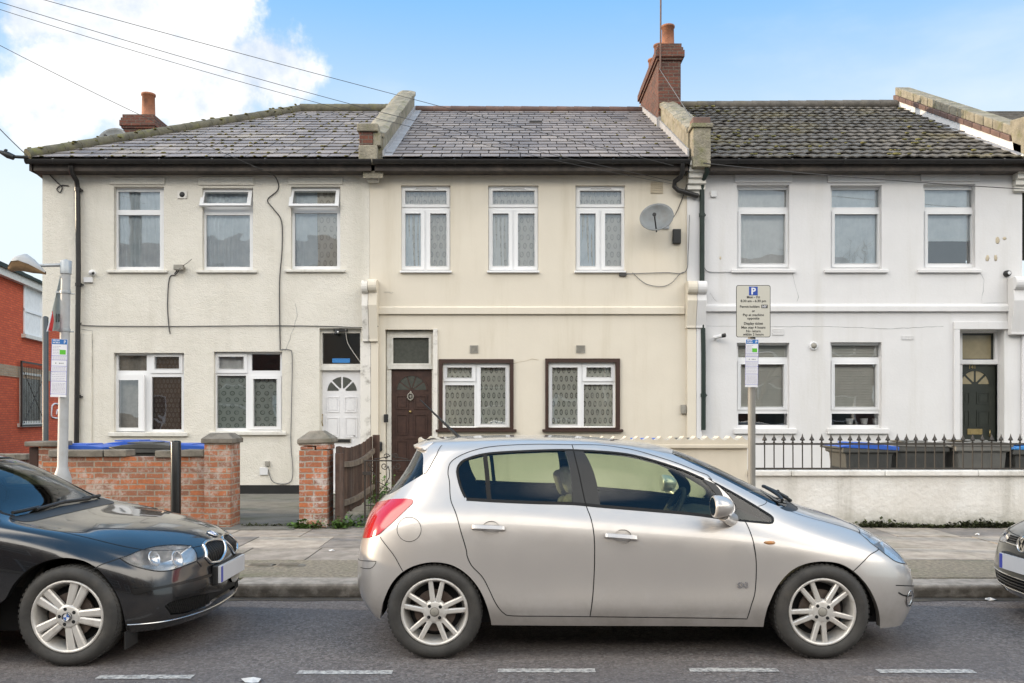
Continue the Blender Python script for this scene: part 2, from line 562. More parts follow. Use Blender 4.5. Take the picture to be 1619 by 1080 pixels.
M = {}
M['asphalt'] = asphalt_mat()
M['asphalt_dirt'] = matte('gutter_dirt', (0.05, 0.045, 0.04), (0.085, 0.075, 0.06), 7.0, 0.9, 0.8, 90.0)
M['line_paint'] = matte('road_paint', (0.60, 0.58, 0.54), (0.17, 0.16, 0.155), 34.0, 0.8, 0.5, 150.0)
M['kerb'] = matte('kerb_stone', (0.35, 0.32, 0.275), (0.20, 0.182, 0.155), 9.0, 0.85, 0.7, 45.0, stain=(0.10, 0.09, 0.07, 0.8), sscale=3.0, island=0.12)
def low_dirt(m, z0, z1, c, amt):
    """road film on the lower part of a thing that stands by the road"""
    nt = m.node_tree; b = nt.nodes['Principled BSDF']
    src = b.inputs['Base Color'].links[0].from_socket
    co = node(nt, 'ShaderNodeTexCoord').outputs['Object']
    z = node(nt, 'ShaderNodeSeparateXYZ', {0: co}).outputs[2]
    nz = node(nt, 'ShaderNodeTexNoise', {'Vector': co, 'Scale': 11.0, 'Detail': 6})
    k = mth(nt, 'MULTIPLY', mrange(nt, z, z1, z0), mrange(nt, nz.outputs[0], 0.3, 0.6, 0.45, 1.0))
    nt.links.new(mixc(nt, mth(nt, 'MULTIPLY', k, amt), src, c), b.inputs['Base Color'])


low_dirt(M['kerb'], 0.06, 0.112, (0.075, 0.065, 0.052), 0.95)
M['flag'] = matte('paving_flag', (0.335, 0.298, 0.248), (0.215, 0.19, 0.155), 6.0, 0.85, 0.5, 70.0, stain=(0.16, 0.15, 0.11, 0.75), sscale=1.7, island=0.30)
M['joint'] = matte('paving_joint', (0.10, 0.09, 0.06), (0.06, 0.075, 0.03), 6.0, 0.95, 0.5, 50.0)
M['pave_tarmac'] = matte('pavement_concrete', (0.27, 0.235, 0.18), (0.13, 0.115, 0.088), 26.0, 0.9, 0.8, 110.0, stain=(0.10, 0.115, 0.05, 0.6), sscale=2.0)
M['concrete'] = matte('path_concrete', (0.20, 0.19, 0.165), (0.13, 0.125, 0.105), 3.0, 0.9, 0.6, 70.0, stain=(0.06, 0.075, 0.03, 0.8), sscale=1.3)
M['earth'] = matte('ground_mix', (0.16, 0.145, 0.12), (0.10, 0.09, 0.075), 1.0, 0.95, 0.6, 20.0)
M['pebble'] = matte('cream_roughcast', (0.715, 0.68, 0.605), (0.665, 0.632, 0.555), 2.5, 0.9, 0.42, 46.0, voro=True, stain=(0.50, 0.465, 0.39, 0.5), sscale=1.0, streak=True, bdist=0.02)
M['stucco'] = matte('beige_render', (0.70, 0.640, 0.535), (0.67, 0.610, 0.508), 1.2, 0.8, 0.2, 30.0, stain=(0.55, 0.485, 0.37, 0.65), sscale=1.5, streak=True)
M['whitewall'] = matte('white_masonry', (0.70, 0.69, 0.685), (0.665, 0.655, 0.65), 1.5, 0.8, 0.3, 22.0, stain=(0.57, 0.55, 0.51, 0.6), sscale=1.5, streak=True)
M['whiteflake'] = matte('flaking_white_paint', (0.74, 0.71, 0.66), (0.70, 0.67, 0.61), 6.0, 0.85, 0.5, 30.0, stain=(0.20, 0.18, 0.15, 0.9), sscale=5.0)
M['gardenbeige'] = matte('garden_wall_render', (0.63, 0.565, 0.46), (0.575, 0.515, 0.415), 2.0, 0.85, 0.25, 40.0, stain=(0.40, 0.35, 0.25, 0.5), sscale=1.6, streak=True)
M['gardenwhite'] = matte('garden_wall_white', (0.74, 0.72, 0.68), (0.66, 0.63, 0.58), 3.0, 0.88, 0.75, 16.0, stain=(0.36, 0.34, 0.29, 0.75), sscale=1.6, streak=True, bdist=0.02)
M['upvc'] = matte('white_upvc', (0.80, 0.80, 0.80), (0.78, 0.78, 0.78), 3, 0.35, spec=0.5)
M['oldwhite'] = matte('aged_white_paint', (0.70, 0.68, 0.63), (0.62, 0.60, 0.54), 9.0, 0.6, 0.2, 40.0, stain=(0.38, 0.34, 0.27, 0.5), sscale=6.0)
M['browntrim'] = matte('dark_brown_paint', (0.055, 0.028, 0.020), (0.040, 0.021, 0.016), 8.0, 0.45)
M['brown_door'] = matte('brown_stained_door', (0.066, 0.034, 0.025), (0.044, 0.023, 0.018), 12.0, 0.42, 0.1, 50.0)
M['white_door'] = matte('white_door_paint', (0.78, 0.77, 0.77), (0.73, 0.72, 0.72), 5.0, 0.5)
M['green_door'] = matte('dark_green_door', (0.030, 0.034, 0.026), (0.022, 0.026, 0.020), 6.0, 0.35)
M['black'] = matte('black_plastic', (0.022, 0.022, 0.022), (0.016, 0.016, 0.016), 6.0, 0.45)
M['blackgloss'] = matte('black_gloss_paint', (0.012, 0.012, 0.012), (0.018, 0.017, 0.016), 6.0, 0.25)
M['gutter'] = matte('black_gutter', (0.028, 0.026, 0.025), (0.018, 0.017, 0.017), 5.0, 0.35, 0.1, 20.0)
M['fascia'] = matte('fascia_board', (0.045, 0.038, 0.034), (0.08, 0.065, 0.055), 7.0, 0.7, stain=(0.16, 0.13, 0.10, 0.6), sscale=3.0)
M['greenpipe'] = matte('dark_green_pipe', (0.020, 0.034, 0.028), (0.014, 0.024, 0.020), 6.0, 0.4)
M['slate'] = matte('slate_tile', (0.255, 0.232, 0.220), (0.20, 0.183, 0.174), 3.0, 0.75, 0.2, 40.0, spec=0.2, island=0.2, stain=(0.32, 0.275, 0.225, 0.5), sscale=0.8)
M['slate2'] = matte('weathered_slate_tile', (0.26, 0.237, 0.222), (0.19, 0.174, 0.164), 6.0, 0.65, 0.35, 40.0, island=0.24, stain=(0.33, 0.285, 0.19, 0.6), sscale=1.0)
M['pantile'] = matte('mossy_roof_tile', (0.165, 0.150, 0.132), (0.10, 0.092, 0.082), 5.0, 0.9, 0.6, 40.0, spec=0.2, stain=(0.20, 0.165, 0.075, 0.7), sscale=0.8)
M['darktile'] = matte('dark_green_roof_tile', (0.035, 0.05, 0.042), (0.025, 0.035, 0.03), 3.0, 0.8, 0.4, 30.0)
M['underlay'] = matte('roof_underlay', (0.03, 0.028, 0.027), (0.02, 0.02, 0.02), 3.0, 0.9)
M['ridge'] = matte('clay_ridge_tile', (0.17, 0.105, 0.085), (0.11, 0.075, 0.062), 5.0, 0.8, 0.3, 40.0, island=0.2)
M['ridgemoss'] = matte('mossy_ridge_tile', (0.16, 0.145, 0.10), (0.085, 0.08, 0.06), 6.0, 0.9, 0.6, 40.0, stain=(0.17, 0.17, 0.045, 0.9), sscale=4.0)
M['moss'] = matte('moss', (0.19, 0.17, 0.055), (0.10, 0.10, 0.035), 14.0, 0.95, 0.8, 90.0, island=0.35)
M['mossy_coping'] = matte('mossy_parapet_render', (0.34, 0.305, 0.235), (0.20, 0.182, 0.14), 4.0, 0.9, 0.9, 24.0, stain=(0.14, 0.145, 0.045, 0.8), sscale=3.5, bdist=0.03)
M['flashing'] = matte('lead_flashing', (0.40, 0.40, 0.41), (0.30, 0.30, 0.31), 4.0, 0.6, 0.3, 20.0)
M['pot'] = matte('terracotta_pot', (0.34, 0.14, 0.075), (0.24, 0.10, 0.055), 5.0, 0.75, 0.2, 40.0, stain=(0.10, 0.06, 0.05, 0.7), sscale=5.0)
low_dirt(M['gardenwhite'], 0.14, 0.42, (0.30, 0.285, 0.23), 0.75)
low_dirt(M['gardenbeige'], 0.14, 0.40, (0.33, 0.29, 0.21), 0.6)
M['brick_wall'] = brick_mat('garden_brick', (0.50, 0.170, 0.072), (0.25, 0.125, 0.085), (0.36, 0.31, 0.24), pale=(0.52, 0.43, 0.37))
M['brick_pillar'] = brick_mat('pillar_brick', (0.50, 0.165, 0.07), (0.24, 0.115, 0.08), (0.38, 0.34, 0.28), pale=(0.60, 0.53, 0.49))
M['brick_chimney'] = brick_mat('chimney_brick', (0.20, 0.078, 0.052), (0.095, 0.050, 0.042), (0.15, 0.125, 0.10))
M['brick_red'] = brick_mat('red_painted_brick', (0.74, 0.150, 0.062), (0.58, 0.105, 0.048), (0.42, 0.10, 0.06), bump=0.35)
M['brick_stock'] = brick_mat('stock_brick', (0.50, 0.36, 0.24), (0.40, 0.27, 0.17), (0.42, 0.36, 0.28))
M['stonecap'] = matte('weathered_stone', (0.235, 0.21, 0.17), (0.14, 0.125, 0.10), 6.0, 0.9, 0.7, 30.0, stain=(0.08, 0.085, 0.05, 0.6), sscale=3.0, island=0.15)
M['wood'] = matte('brown_fence_board', (0.105, 0.058, 0.038), (0.06, 0.034, 0.024), 9.0, 0.8, 0.5, 40.0, island=0.35, stain=(0.20, 0.165, 0.13, 0.7), sscale=4.0, streak=True)
M['woodrail'] = matte('weathered_rail', (0.24, 0.19, 0.145), (0.13, 0.10, 0.075), 9.0, 0.85, 0.5, 40.0)
M['iron'] = matte('wrought_iron', (0.028, 0.025, 0.023), (0.045, 0.034, 0.026), 30.0, 0.55)
M['rail_iron'] = matte('railing_paint', (0.055, 0.046, 0.036), (0.035, 0.03, 0.026), 30.0, 0.5)
M['galv'] = matte('galvanised_steel', (0.42, 0.44, 0.45), (0.34, 0.36, 0.37), 7.0, 0.5, metal=0.35)
M['lampgrey'] = matte('grey_post_paint', (0.40, 0.405, 0.405), (0.35, 0.355, 0.355), 5.0, 0.5, stain=(0.30, 0.27, 0.22, 0.5), sscale=5.0)
M['brownpost'] = matte('sign_post_paint', (0.235, 0.225, 0.205), (0.20, 0.19, 0.172), 5.0, 0.5)
M['signgrey'] = matte('sign_face_cream', (0.56, 0.54, 0.47), (0.54, 0.52, 0.45), 3.0, 0.55)
M['signback'] = matte('sign_back_grey', (0.40, 0.43, 0.40), (0.36, 0.39, 0.365), 4.0, 0.55)
M['signwhite'] = matte('sign_white', (0.74, 0.74, 0.76), (0.70, 0.70, 0.73), 3.0, 0.5)
M['signblue'] = matte('sign_blue', (0.025, 0.075, 0.36), (0.022, 0.068, 0.33), 3.0, 0.5)
M['signlblue'] = matte('notice_blue', (0.03, 0.16, 0.45), (0.03, 0.15, 0.42), 3.0, 0.5)
M['signgreen'] = matte('notice_green', (0.10, 0.45, 0.035), (0.10, 0.42, 0.03), 3.0, 0.5)
M['signred'] = matte('sign_red', (0.62, 0.012, 0.015), (0.58, 0.012, 0.015), 3.0, 0.45)
M['ink'] = matte('sign_ink', (0.022, 0.022, 0.022), (0.022, 0.022, 0.022), 3.0, 0.6)
M['inkblue'] = matte('notice_rule_blue', (0.10, 0.10, 0.42), (0.10, 0.10, 0.42), 3.0, 0.6)
M['inkgrey'] = matte('notice_small_print', (0.36, 0.34, 0.44), (0.36, 0.34, 0.44), 3.0, 0.6)
M['binbody'] = matte('bin_charcoal_plastic', (0.085, 0.085, 0.078), (0.062, 0.062, 0.058), 4.0, 0.55, 0.1, 40.0)
M['bingrey'] = matte('bin_grey_plastic', (0.17, 0.165, 0.15), (0.13, 0.127, 0.115), 4.0, 0.55, 0.1, 40.0)
M['binblue'] = matte('bin_blue_lid', (0.035, 0.115, 0.47), (0.03, 0.10, 0.42), 4.0, 0.42)
M['bincyan'] = matte('bin_light_blue_lid', (0.045, 0.22, 0.52), (0.04, 0.19, 0.47), 4.0, 0.42)
M['glass'] = glass_mat('window_glass', (0.95, 0.97, 0.97), 0.15, 0.0, 0.12)
M['glass_dark'] = glass_mat('fanlight_glass', (0.55, 0.58, 0.55), 0.10, 0.12)
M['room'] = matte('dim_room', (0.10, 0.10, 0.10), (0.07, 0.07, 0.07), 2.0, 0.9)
M['obscure'] = matte('obscured_glass', (0.085, 0.088, 0.075), (0.065, 0.068, 0.058), 16.0, 0.22, 0.15, 60.0)
M['obscure_warm'] = matte('obscured_glass_warm', (0.30, 0.25, 0.15), (0.22, 0.185, 0.11), 3.0, 0.15)
M['net'] = matte('net_curtain', (0.86, 0.86, 0.84), (0.76, 0.76, 0.74), 6.0, 0.9)
M['netblue'] = matte('blue_white_net_curtain', (0.80, 0.87, 0.92), (0.66, 0.74, 0.80), 5.0, 0.9)
M['netcream'] = matte('cream_net_curtain', (0.45, 0.41, 0.36), (0.32, 0.29, 0.25), 8.0, 0.9)
M['lace'] = lace_mat('oval_lace_curtain', (0.85, 0.85, 0.76), (0.13, 0.14, 0.115), (0.096, 0.155), 0.85)
M['lace2'] = lace_mat('pale_oval_lace_curtain', (0.68, 0.64, 0.57), (0.34, 0.30, 0.26), (0.12, 0.16), 0.7)
M['lacebrown'] = lace_mat('brown_lattice_curtain', (0.095, 0.06, 0.05), (0.26, 0.22, 0.19), (0.07, 0.09), 0.7)
M['lacegreen'] = lace_mat('flowered_net_curtain', (0.50, 0.56, 0.52), (0.14, 0.18, 0.15), (0.16, 0.12), 0.75)
M['blind'] = matte('venetian_blind', (0.84, 0.82, 0.75), (0.78, 0.77, 0.70), 6.0, 0.7)
M['dish'] = matte('dish_grey', (0.20, 0.21, 0.21), (0.155, 0.165, 0.165), 5.0, 0.5, stain=(0.16, 0.14, 0.11, 0.5), sscale=5.0)
M['vent'] = matte('vent_grey', (0.33, 0.31, 0.27), (0.25, 0.235, 0.20), 9.0, 0.7)
M['terracream'] = matte('air_brick_cream', (0.52, 0.45, 0.33), (0.48, 0.41, 0.30), 9.0, 0.8)
M['cable'] = matte('cable_black', (0.055, 0.053, 0.052), (0.07, 0.067, 0.065), 4.0, 0.6)
M['cablegrey'] = matte('cable_grey', (0.17, 0.17, 0.17), (0.14, 0.14, 0.14), 4.0, 0.6)
M['cablewhite'] = matte('cable_white', (0.55, 0.53, 0.47), (0.5, 0.48, 0.43), 4.0, 0.6)
M['whiteplastic'] = matte('white_plastic', (0.70, 0.70, 0.70), (0.66, 0.66, 0.66), 4.0, 0.4)
M['brass'] = matte('aged_brass', (0.45, 0.34, 0.16), (0.32, 0.24, 0.11), 9.0, 0.35, metal=0.9)
M['leaf'] = matte('weed_leaf', (0.055, 0.115, 0.018), (0.085, 0.15, 0.03), 20.0, 0.6, island=0.35)
M['leafdark'] = matte('moss_weed', (0.05, 0.062, 0.018), (0.032, 0.036, 0.014), 12.0, 0.9, 0.5, 60.0, island=0.4)
M['litter'] = matte('litter_paper', (0.66, 0.66, 0.65), (0.5, 0.5, 0.5), 12.0, 0.7)
M['bark'] = matte('bark', (0.10, 0.08, 0.06), (0.06, 0.05, 0.04), 9.0, 0.9, 0.6, 30.0)

# ---------------------------------------------------------------- setting
rnd = random.Random(7)
PAVE = 0.12
g = MB(); g.quad((-900, -900, -0.01), (900, -900, -0.01), (900, 900, -0.01), (-900, 900, -0.01))
struct(g.build('ground', M['earth']))
KY = 7.43
g = MB(); g.quad((-70, -3.2, 0), (70, -3.2, 0), (70, KY + 0.05, 0), (-70, KY + 0.05, 0))
struct(g.build('road', M['asphalt']))
g = MB(); g.quad((-19.5, KY + 0.05, 0.0), (-10.9, KY + 0.05, 0.0), (-17.5, 60, 0.0), (-26, 60, 0.0))
struct(g.build('side_road', M['asphalt']))
g = MB()                                              # dirt along the kerb
pts = [(x / 4.0, KY - 0.10 - 0.06 * rnd.random()) for x in range(-60, 61)]
for a, b in zip(pts, pts[1:]):
    g.quad((a[0], a[1], 0.004), (b[0], b[1], 0.004), (b[0], KY, 0.004), (a[0], KY, 0.004))
struct(g.build('road_gutter', M['asphalt_dirt']))
g = MB()                                              # bay markings
for (a, b, y) in ((150, 301, 1071), (468, 619, 1064), (787, 942, 1061), (1092, 1233, 1060), (1392, 1545, 1062), (-180, -20, 1075), (1690, 1830, 1062)):
    Y0 = F * H / (y + 3 - HZ); Y1 = F * H / (y - 3 - HZ)
    n = 14
    for i in range(n):
        xa, xb = fx(a + (b - a) * i / n, Y0), fx(a + (b - a) * (i + 1) / n, Y0)
        j = [rnd.uniform(-.005, .005) for _ in range(4)] if i else [0] * 4
        g.quad((xa, Y0 + j[0], 0.004), (xb, Y0 + j[0], 0.004), (xb, Y1 + j[1], 0.004), (xa, Y1 + j[1], 0.004))
struct(g.build('road_marking', M['line_paint']))
g = MB()                                              # pavement: bed, tarmac strip, flags
g.box(-10.9, 40, KY + 0.28, 11.3, -0.01, PAVE - 0.012, 1)
g.box(-10.9, 40, KY + 0.301, 8.66, PAVE - 0.012, PAVE - 0.001, 2)
yy = [8.67, 9.47, 10.31, 11.12]
for r in range(3):
    x = -10.9 + rnd.uniform(0, .4)
    while x < 20:
        w = rnd.choice((0.6, 0.75, 0.9, 0.9))
        dz = rnd.uniform(-.004, .004)
        t = Matrix.Translation((x + w / 2, 0, 0)) @ Matrix.Rotation(rnd.uniform(-.004, .004), 4, 'Y')
        g.box(-w / 2 + .006, w / 2 - .006, yy[r] + .006, yy[r + 1] - .006, 0.05, PAVE + dz, 0, t)
        x += w
struct(g.build('pavement', [M['flag'], M['joint'], M['pave_tarmac']]))
g = MB()
x = -10.9
while x < 20:
    w = rnd.uniform(0.8, 1.25)
    g.box(x + .011, x + w - .011, KY + rnd.uniform(-.008, .008), KY + 0.295, -0.01, PAVE + rnd.uniform(-.006, .006))
    x += w
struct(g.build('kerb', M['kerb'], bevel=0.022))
g = MB(); g.box(-70, 70, -8.2, -3.2, -0.01, 0.11)
struct(g.build('far_pavement', M['pave_tarmac']))
g = MB()
g.box(-8.9, 20, 11.12, 15.9, 0.0, 0.112)
g.box(-5.55, -2.78, 10.9, 15.9, 0.1, 0.128)
g.box(-2.7, -1.0, 11.12, 15.9, 0.1, 0.124)
struct(g.build('garden_ground', M['concrete']))

# utility covers in the pavement
def cover(px, py, label):
    Y = F * (H - PAVE) / (py - HZ)
    c = P(px, py, Y)
    m = MB()
    m.lathe([(0.001, .004), (0.16, .004), (0.165, .0), (0.165, -.02)], (0, 0, 0), 'z', 20, 0)
    for k in range(-3, 4):
        m.box(-.10, .10, k * .035 - .006, k * .035 + .006, .004, .007, 0)
    o = m.build('utility_cover', M['stonecap'])
    o.location = (c.x, Y, PAVE + 0.001)
    o.scale = (1, .62, 1)
    tag(o, label, 'utility cover', 'oval covers in the pavement')
cover(411, 894, 'oval metal cover in the pavement, the one nearer the black car')
cover(456, 894, 'oval metal cover in the pavement, the one nearer the silver car')

# ---------------------------------------------------------------- house parts
def merge(mb, other, mat):
    o = len(mb.v)
    mb.v += [tuple(mat @ Vector(v)) for v in other.v]
    for f, m, s in zip(other.f, other.m, other.sm):
        mb.f.append([i + o for i in f]); mb.m.append(m); mb.sm.append(s)


def rect(r, Y=HY):
    return (fx(r[0], Y), fx(r[2], Y), fz(r[3], Y), fz(r[1], Y))       # x0,x1,z0,z1


def curtain_mesh(name, r, Y, m, parent, waves=7, amp=0.012, seed=0, gap=None):
    q = random.Random(seed)
    x0, x1, z0, z1 = r
    mb = MB()
    nx, nz = waves * 8, 8
    ph = [q.uniform(-.9, .9) for _ in range(waves + 2)]
    vs = []
    for j in range(nz + 1):
        t = j / nz
        for i in range(nx + 1):
            u = i / nx
            k = int(u * waves)
            y = Y + amp * math.sin(2 * math.pi * u * waves + ph[k] * 0.8) * (0.6 + 0.5 * math.sin(3 * u + seed)) + 0.006 * math.sin(9 * u + 4 * t)
            vs.append((x0 + (x1 - x0) * u + 0.012 * math.sin(5 * t + 7 * u) * (1 - t), y, z0 + (z1 - z0) * t))
    fs = [(j * (nx + 1) + i, j * (nx + 1) + i + 1, (j + 1) * (nx + 1) + i + 1, (j + 1) * (nx + 1) + i) for j in range(nz) for i in range(nx)]
    mb.add(vs, fs, 0, True)
    return mb.build(name, m, parent)


def window(house, Y, outer, glass, sash=(), curtains=(), sill=None, sillm='oldwhite', fm='upvc', tilt=None, swing=None, label=None, seed=0, trickle=None, surround=None):
    """outer/glass/sash are photo-pixel rectangles measured on the wall; tilt: index of a top-hung sash standing open"""
    G = [rect(q, Y) for q in glass]
    S = [rect(q, Y) for q in sash]
    f = MB()
    f.plate(*rect(outer, Y), G, Y, Y + 0.06, 0)
    f.plate(*rect(outer, Y), G, Y + 0.06, Y + 0.061, 0, False)
    w = f.build('window', M[fm], house)
    if label:
        w['label'] = label
    pn = MB()
    for i, q in enumerate(G):
        if i == tilt or i == swing:
            continue
        pn.quad((q[0], Y + .03, q[2]), (q[1], Y + .03, q[2]), (q[1], Y + .03, q[3]), (q[0], Y + .03, q[3]))
    pn.build('pane', M['glass'], w)
    for i, q in enumerate(S):
        sm = MB()
        gl = [k for k in G if q[0] < (k[0] + k[1]) / 2 < q[1] and q[2] < (k[2] + k[3]) / 2 < q[3]]
        t = MB(); t.plate(*q, gl, Y - .02, Y - 0.001, 0)
        mats = [M[fm], M['glass']]
        idx = G.index(gl[0]) if gl else -1
        if idx >= 0 and idx == tilt:
            k = gl[0]
            t.quad((k[0], Y - .012, k[2]), (k[1], Y - .012, k[2]), (k[1], Y - .012, k[3]), (k[0], Y - .012, k[3]), 1)
            t.plate(*q, gl, Y + .028, Y - .001, 0, True)
            T = Matrix.Translation((0, Y - .02, q[3])) @ Matrix.Rotation(R(-24), 4, 'X') @ Matrix.Translation((0, -Y + .02, -q[3]))
            merge(sm, t, T)
        elif idx >= 0 and idx == swing:
            k = gl[0]
            t.quad((k[0], Y - .012, k[2]), (k[1], Y - .012, k[2]), (k[1], Y - .012, k[3]), (k[0], Y - .012, k[3]), 1)
            t.plate(*q, gl, Y + .028, Y - .001, 0, True)
            T = Matrix.Translation((q[0], Y - .02, 0)) @ Matrix.Rotation(R(-7), 4, 'Z') @ Matrix.Translation((-q[0], -Y + .02, 0))
            merge(sm, t, T)
        else:
            merge(sm, t, Matrix.Identity(4))
        # inner bead
        for k in gl:
            if idx not in (tilt, swing):
                sm.plate(k[0] - .012, k[1] + .012, k[2] - .012, k[3] + .012, [k], Y - .026, Y - .02, 0)
        sm.build('sash', mats, w, bevel=0.004, seg=1)
    if trickle:
        t = MB(); q = rect(trickle, Y)
        t.box(q[0], q[1], Y - .034, Y - .0205, q[2], q[3], 0)
        t.box(q[0] + .02, q[1] - .02, Y - .036, Y - .0335, q[2] + .012, q[3] - .012, 1)
        t.build('trickle_vent', [M['upvc'], M['vent']], w, bevel=.003, seg=1)
    for i, c in enumerate(curtains):
        curtain_mesh('curtain', rect(c[0], Y), Y + min(.075 + .25 * max(0, c[2] - .09), .16), M[c[1]], w, max(3, int((c[0][2] - c[0][0]) / 7)), c[3] if len(c) > 3 else .014, seed * 7 + i)
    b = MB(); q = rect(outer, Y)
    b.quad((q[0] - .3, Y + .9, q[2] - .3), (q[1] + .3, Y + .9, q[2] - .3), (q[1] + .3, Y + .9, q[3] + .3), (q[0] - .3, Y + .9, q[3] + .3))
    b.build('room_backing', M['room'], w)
    if sill:
        s = MB(); q = rect(sill, HY - .05)
        s.prism([(HY - .055, q[2]), (Y + .02, q[2]), (Y + .02, q[3] + .012), (HY - .055, q[3])], 'x', q[0], q[1])
        s.build('sill', M[sillm], w, bevel=0.006, seg=1)
    if surround:
        s = MB(); o = rect(surround[0], HY); i = rect(surround[1], HY)
        s.plate(o[0], o[1], i[2] - .03, o[3], [(i[0], i[1], i[2], i[3])], HY - .035, HY - .002)
        s.prism([(HY - .075, o[2]), (HY - .002, o[2]), (HY - .002, i[2] - .03), (HY - .075, i[2] - .04)], 'x', o[0] - .055, o[1] + .055)
        s.build('surround', M['browntrim'], w, bevel=.006, seg=1)
    return w


def fan(mb, cx, cz, r0, r1, Y, n, spoke, m_glass, rim=0.03, m_bar=0, bar=True):
    """half-round light: n glass segments, raised rim"""
    for k in range(n):
        a0, a1 = math.pi * k / n, math.pi * (k + 1) / n
        pa = [(cx + r0 * math.cos(a0 + (a1 - a0) * t / 6), cz + r0 * math.sin(a0 + (a1 - a0) * t / 6)) for t in range(7)]
        pb = [(cx + r1 * math.cos(a0 + (a1 - a0) * t / 6), cz + r1 * math.sin(a0 + (a1 - a0) * t / 6)) for t in range(6, -1, -1)]
        pc = sum(p[0] for p in pa + pb) / 14, sum(p[1] for p in pa + pb) / 14
        poly = []
        for p in pa + pb:                                   # pull in from the glazing bars
            da = math.atan2(p[1] - cz, p[0] - cx)
            rr = math.hypot(p[0] - cx, p[1] - cz)
            mid = (a0 + a1) / 2
            off = min(spoke / max(rr, .02), (a1 - a0) * .46)
            if abs(da - a0) < 1e-4: da = a0 + off
            elif abs(da - a1) < 1e-4: da = a1 - off
            poly.append((cx + rr * math.cos(da), cz + rr * math.sin(da)))
        mb.prism(poly, 'y', Y - .004, Y + .002, m_glass)
    if bar:
        ring = [(cx + (r1 + rim) * math.cos(math.pi * t / 20), cz + (r1 + rim) * math.sin(math.pi * t / 20)) for t in range(21)]
        inn = [(cx + r1 * math.cos(math.pi * t / 20), cz + r1 * math.sin(math.pi * t / 20)) for t in range(20, -1, -1)]
        for t in range(20):
            mb.prism([ring[t], ring[t + 1], inn[19 - t], inn[20 - t]], 'y', Y - .014, Y + .002, m_bar)


def panel_frame(mb, q, Y, w=.022, d=.010, m=0):
    mb.plate(q[0], q[1], q[2], q[3], [(q[0] + w, q[1] - w, q[2] + w, q[3] - w)], Y - d, Y, m)
    mb.prism([(q[0] + 2.2 * w, q[2] + 2.2 * w), (q[1] - 2.2 * w, q[2] + 2.2 * w), (q[1] - 2.2 * w, q[3] - 2.2 * w), (q[0] + 2.2 * w, q[3] - 2.2 * w)], 'y', Y - d * .7, Y, m)


def slates(mb, x0f, x1f, ye, ze, yr, zr, rows, w, seed, m=0, moss=None, mossn=0, thick=.009):
    """slates laid on the slope from eaves (ye,ze) to ridge (yr,zr); x0f,x1f give the row's limits at slope fraction t"""
    q = random.Random(seed)
    L = math.hypot(yr - ye, zr - ze)
    uy, uz = (yr - ye) / L, (zr - ze) / L
    nrm = Vector((0, -uz, uy))
    gauge = L / rows
    spots = []
    for r in range(rows):
        s0 = r * gauge - .02
        s1 = s0 + gauge * 1.12
        a, b = x0f(r / rows), x1f(r / rows)
        a2, b2 = x0f(min(1, (r + 1.0) / rows)), x1f(min(1, (r + 1.0) / rows))
        x = a - (w * .5 if r % 2 else 0) - q.uniform(0, .06)
        while x < b:
            ww = w * q.uniform(.93, 1.05)
            xa, xb = max(x + .009, a), min(x + ww - .009, b)
            if xb - xa > .03:
                dz = q.uniform(0, .006)
                low = thick + .012 + dz
                j = q.uniform(-.012, .012)
                ya = q.uniform(-.007, .007)
                xc, xd = min(max(xa, a2), xb), max(min(xb, b2), xa)
                def pt(xx, s, h):
                    return (xx, ye + uy * s + nrm.y * h, ze + uz * s + nrm.z * h)
                v = [pt(xa, s0 + j, low), pt(xb, s0 + j + ya, low), pt(xd, s1, .006), pt(xc, s1, .006),
                     pt(xa, s0 + j, low - thick), pt(xb, s0 + j + ya, low - thick)]
                mb.add(v, [(0, 1, 2, 3), (4, 5, 1, 0), (0, 3, 4), (1, 5, 2)], m)
                if q.random() < .5:
                    spots.append(pt(q.choice((xa, xb)), s0 + j, low))
                spots.append(pt(q.uniform(xa, xb), s0 + j, low))
            x += ww
    if moss:
        for k in range(mossn):
            p = q.choice(spots)
            if q.random() < moss(p):
                r_ = q.uniform(.012, .032)
                mb.blob((p[0], p[1], p[2] + .004), r_ * q.uniform(1, 1.8), r_, r_ * .45, 1, k, 5)


def tube_row(mb, a, b, r, seg, m=0, n=10, overlap=.03, bump=.008, half=True):
    a, b = Vector(a), Vector(b)
    d = (b - a)
    k = max(1, int(d.length / seg))
    for i in range(k):
        p0, p1 = a + d * (i / k), a + d * ((i + 1) / k) + d.normalized() * overlap
        mb.tube([p0, p0 + (p1 - p0) * .98, p1], [r + bump, r, r], n, m)


def gutter(house, x0, x1, brackets=True):
    g = MB()
    pr = [(15.36 + .06 - .065 * math.cos(a), 6.16 - .075 * math.sin(a)) for a in [math.pi * t / 10 for t in range(11)]]
    inn = [(15.36 + .06 - .055 * math.cos(a), 6.16 - .063 * math.sin(a)) for a in [math.pi * t / 10 for t in range(10, -1, -1)]]
    for i in range(10):
        g.prism([pr[i], pr[i + 1], inn[9 - i], inn[10 - i]], 'x', x0, x1, 0, smooth=False)
    x = x0 + .5
    while x < x1 - .3:
        g.prism([(p[0] - .004 * (1 if p[0] < 15.42 else -1), p[1] - .006) for p in pr] + [(15.50, 6.2), (15.36, 6.172)], 'x', x, x + .035, 0)
        x += .95
    g.build('gutter', M['gutter'], house)
    f = MB()
    f.box(x0 + .02, x1 - .02, 15.49, 15.52, 5.985, 6.19)
    f.box(x0 + .02, x1 - .02, 15.52, 15.80, 5.985, 6.01)
    f.build('fascia', M['fascia'], house)


def pipe(house, pts, r, mat, clips=()):
    m = MB()
    m.tube(pts, r, 10)
    for c in clips:
        m.lathe([(r + .012, -.03), (r + .012, .03)], c, 'z', 12)
        m.box(c[0] - .01, c[0] + .07, c[1] - .008, c[1] + .06, c[2] - .012, c[2] + .012)
    return m.build('downpipe', M[mat], house)


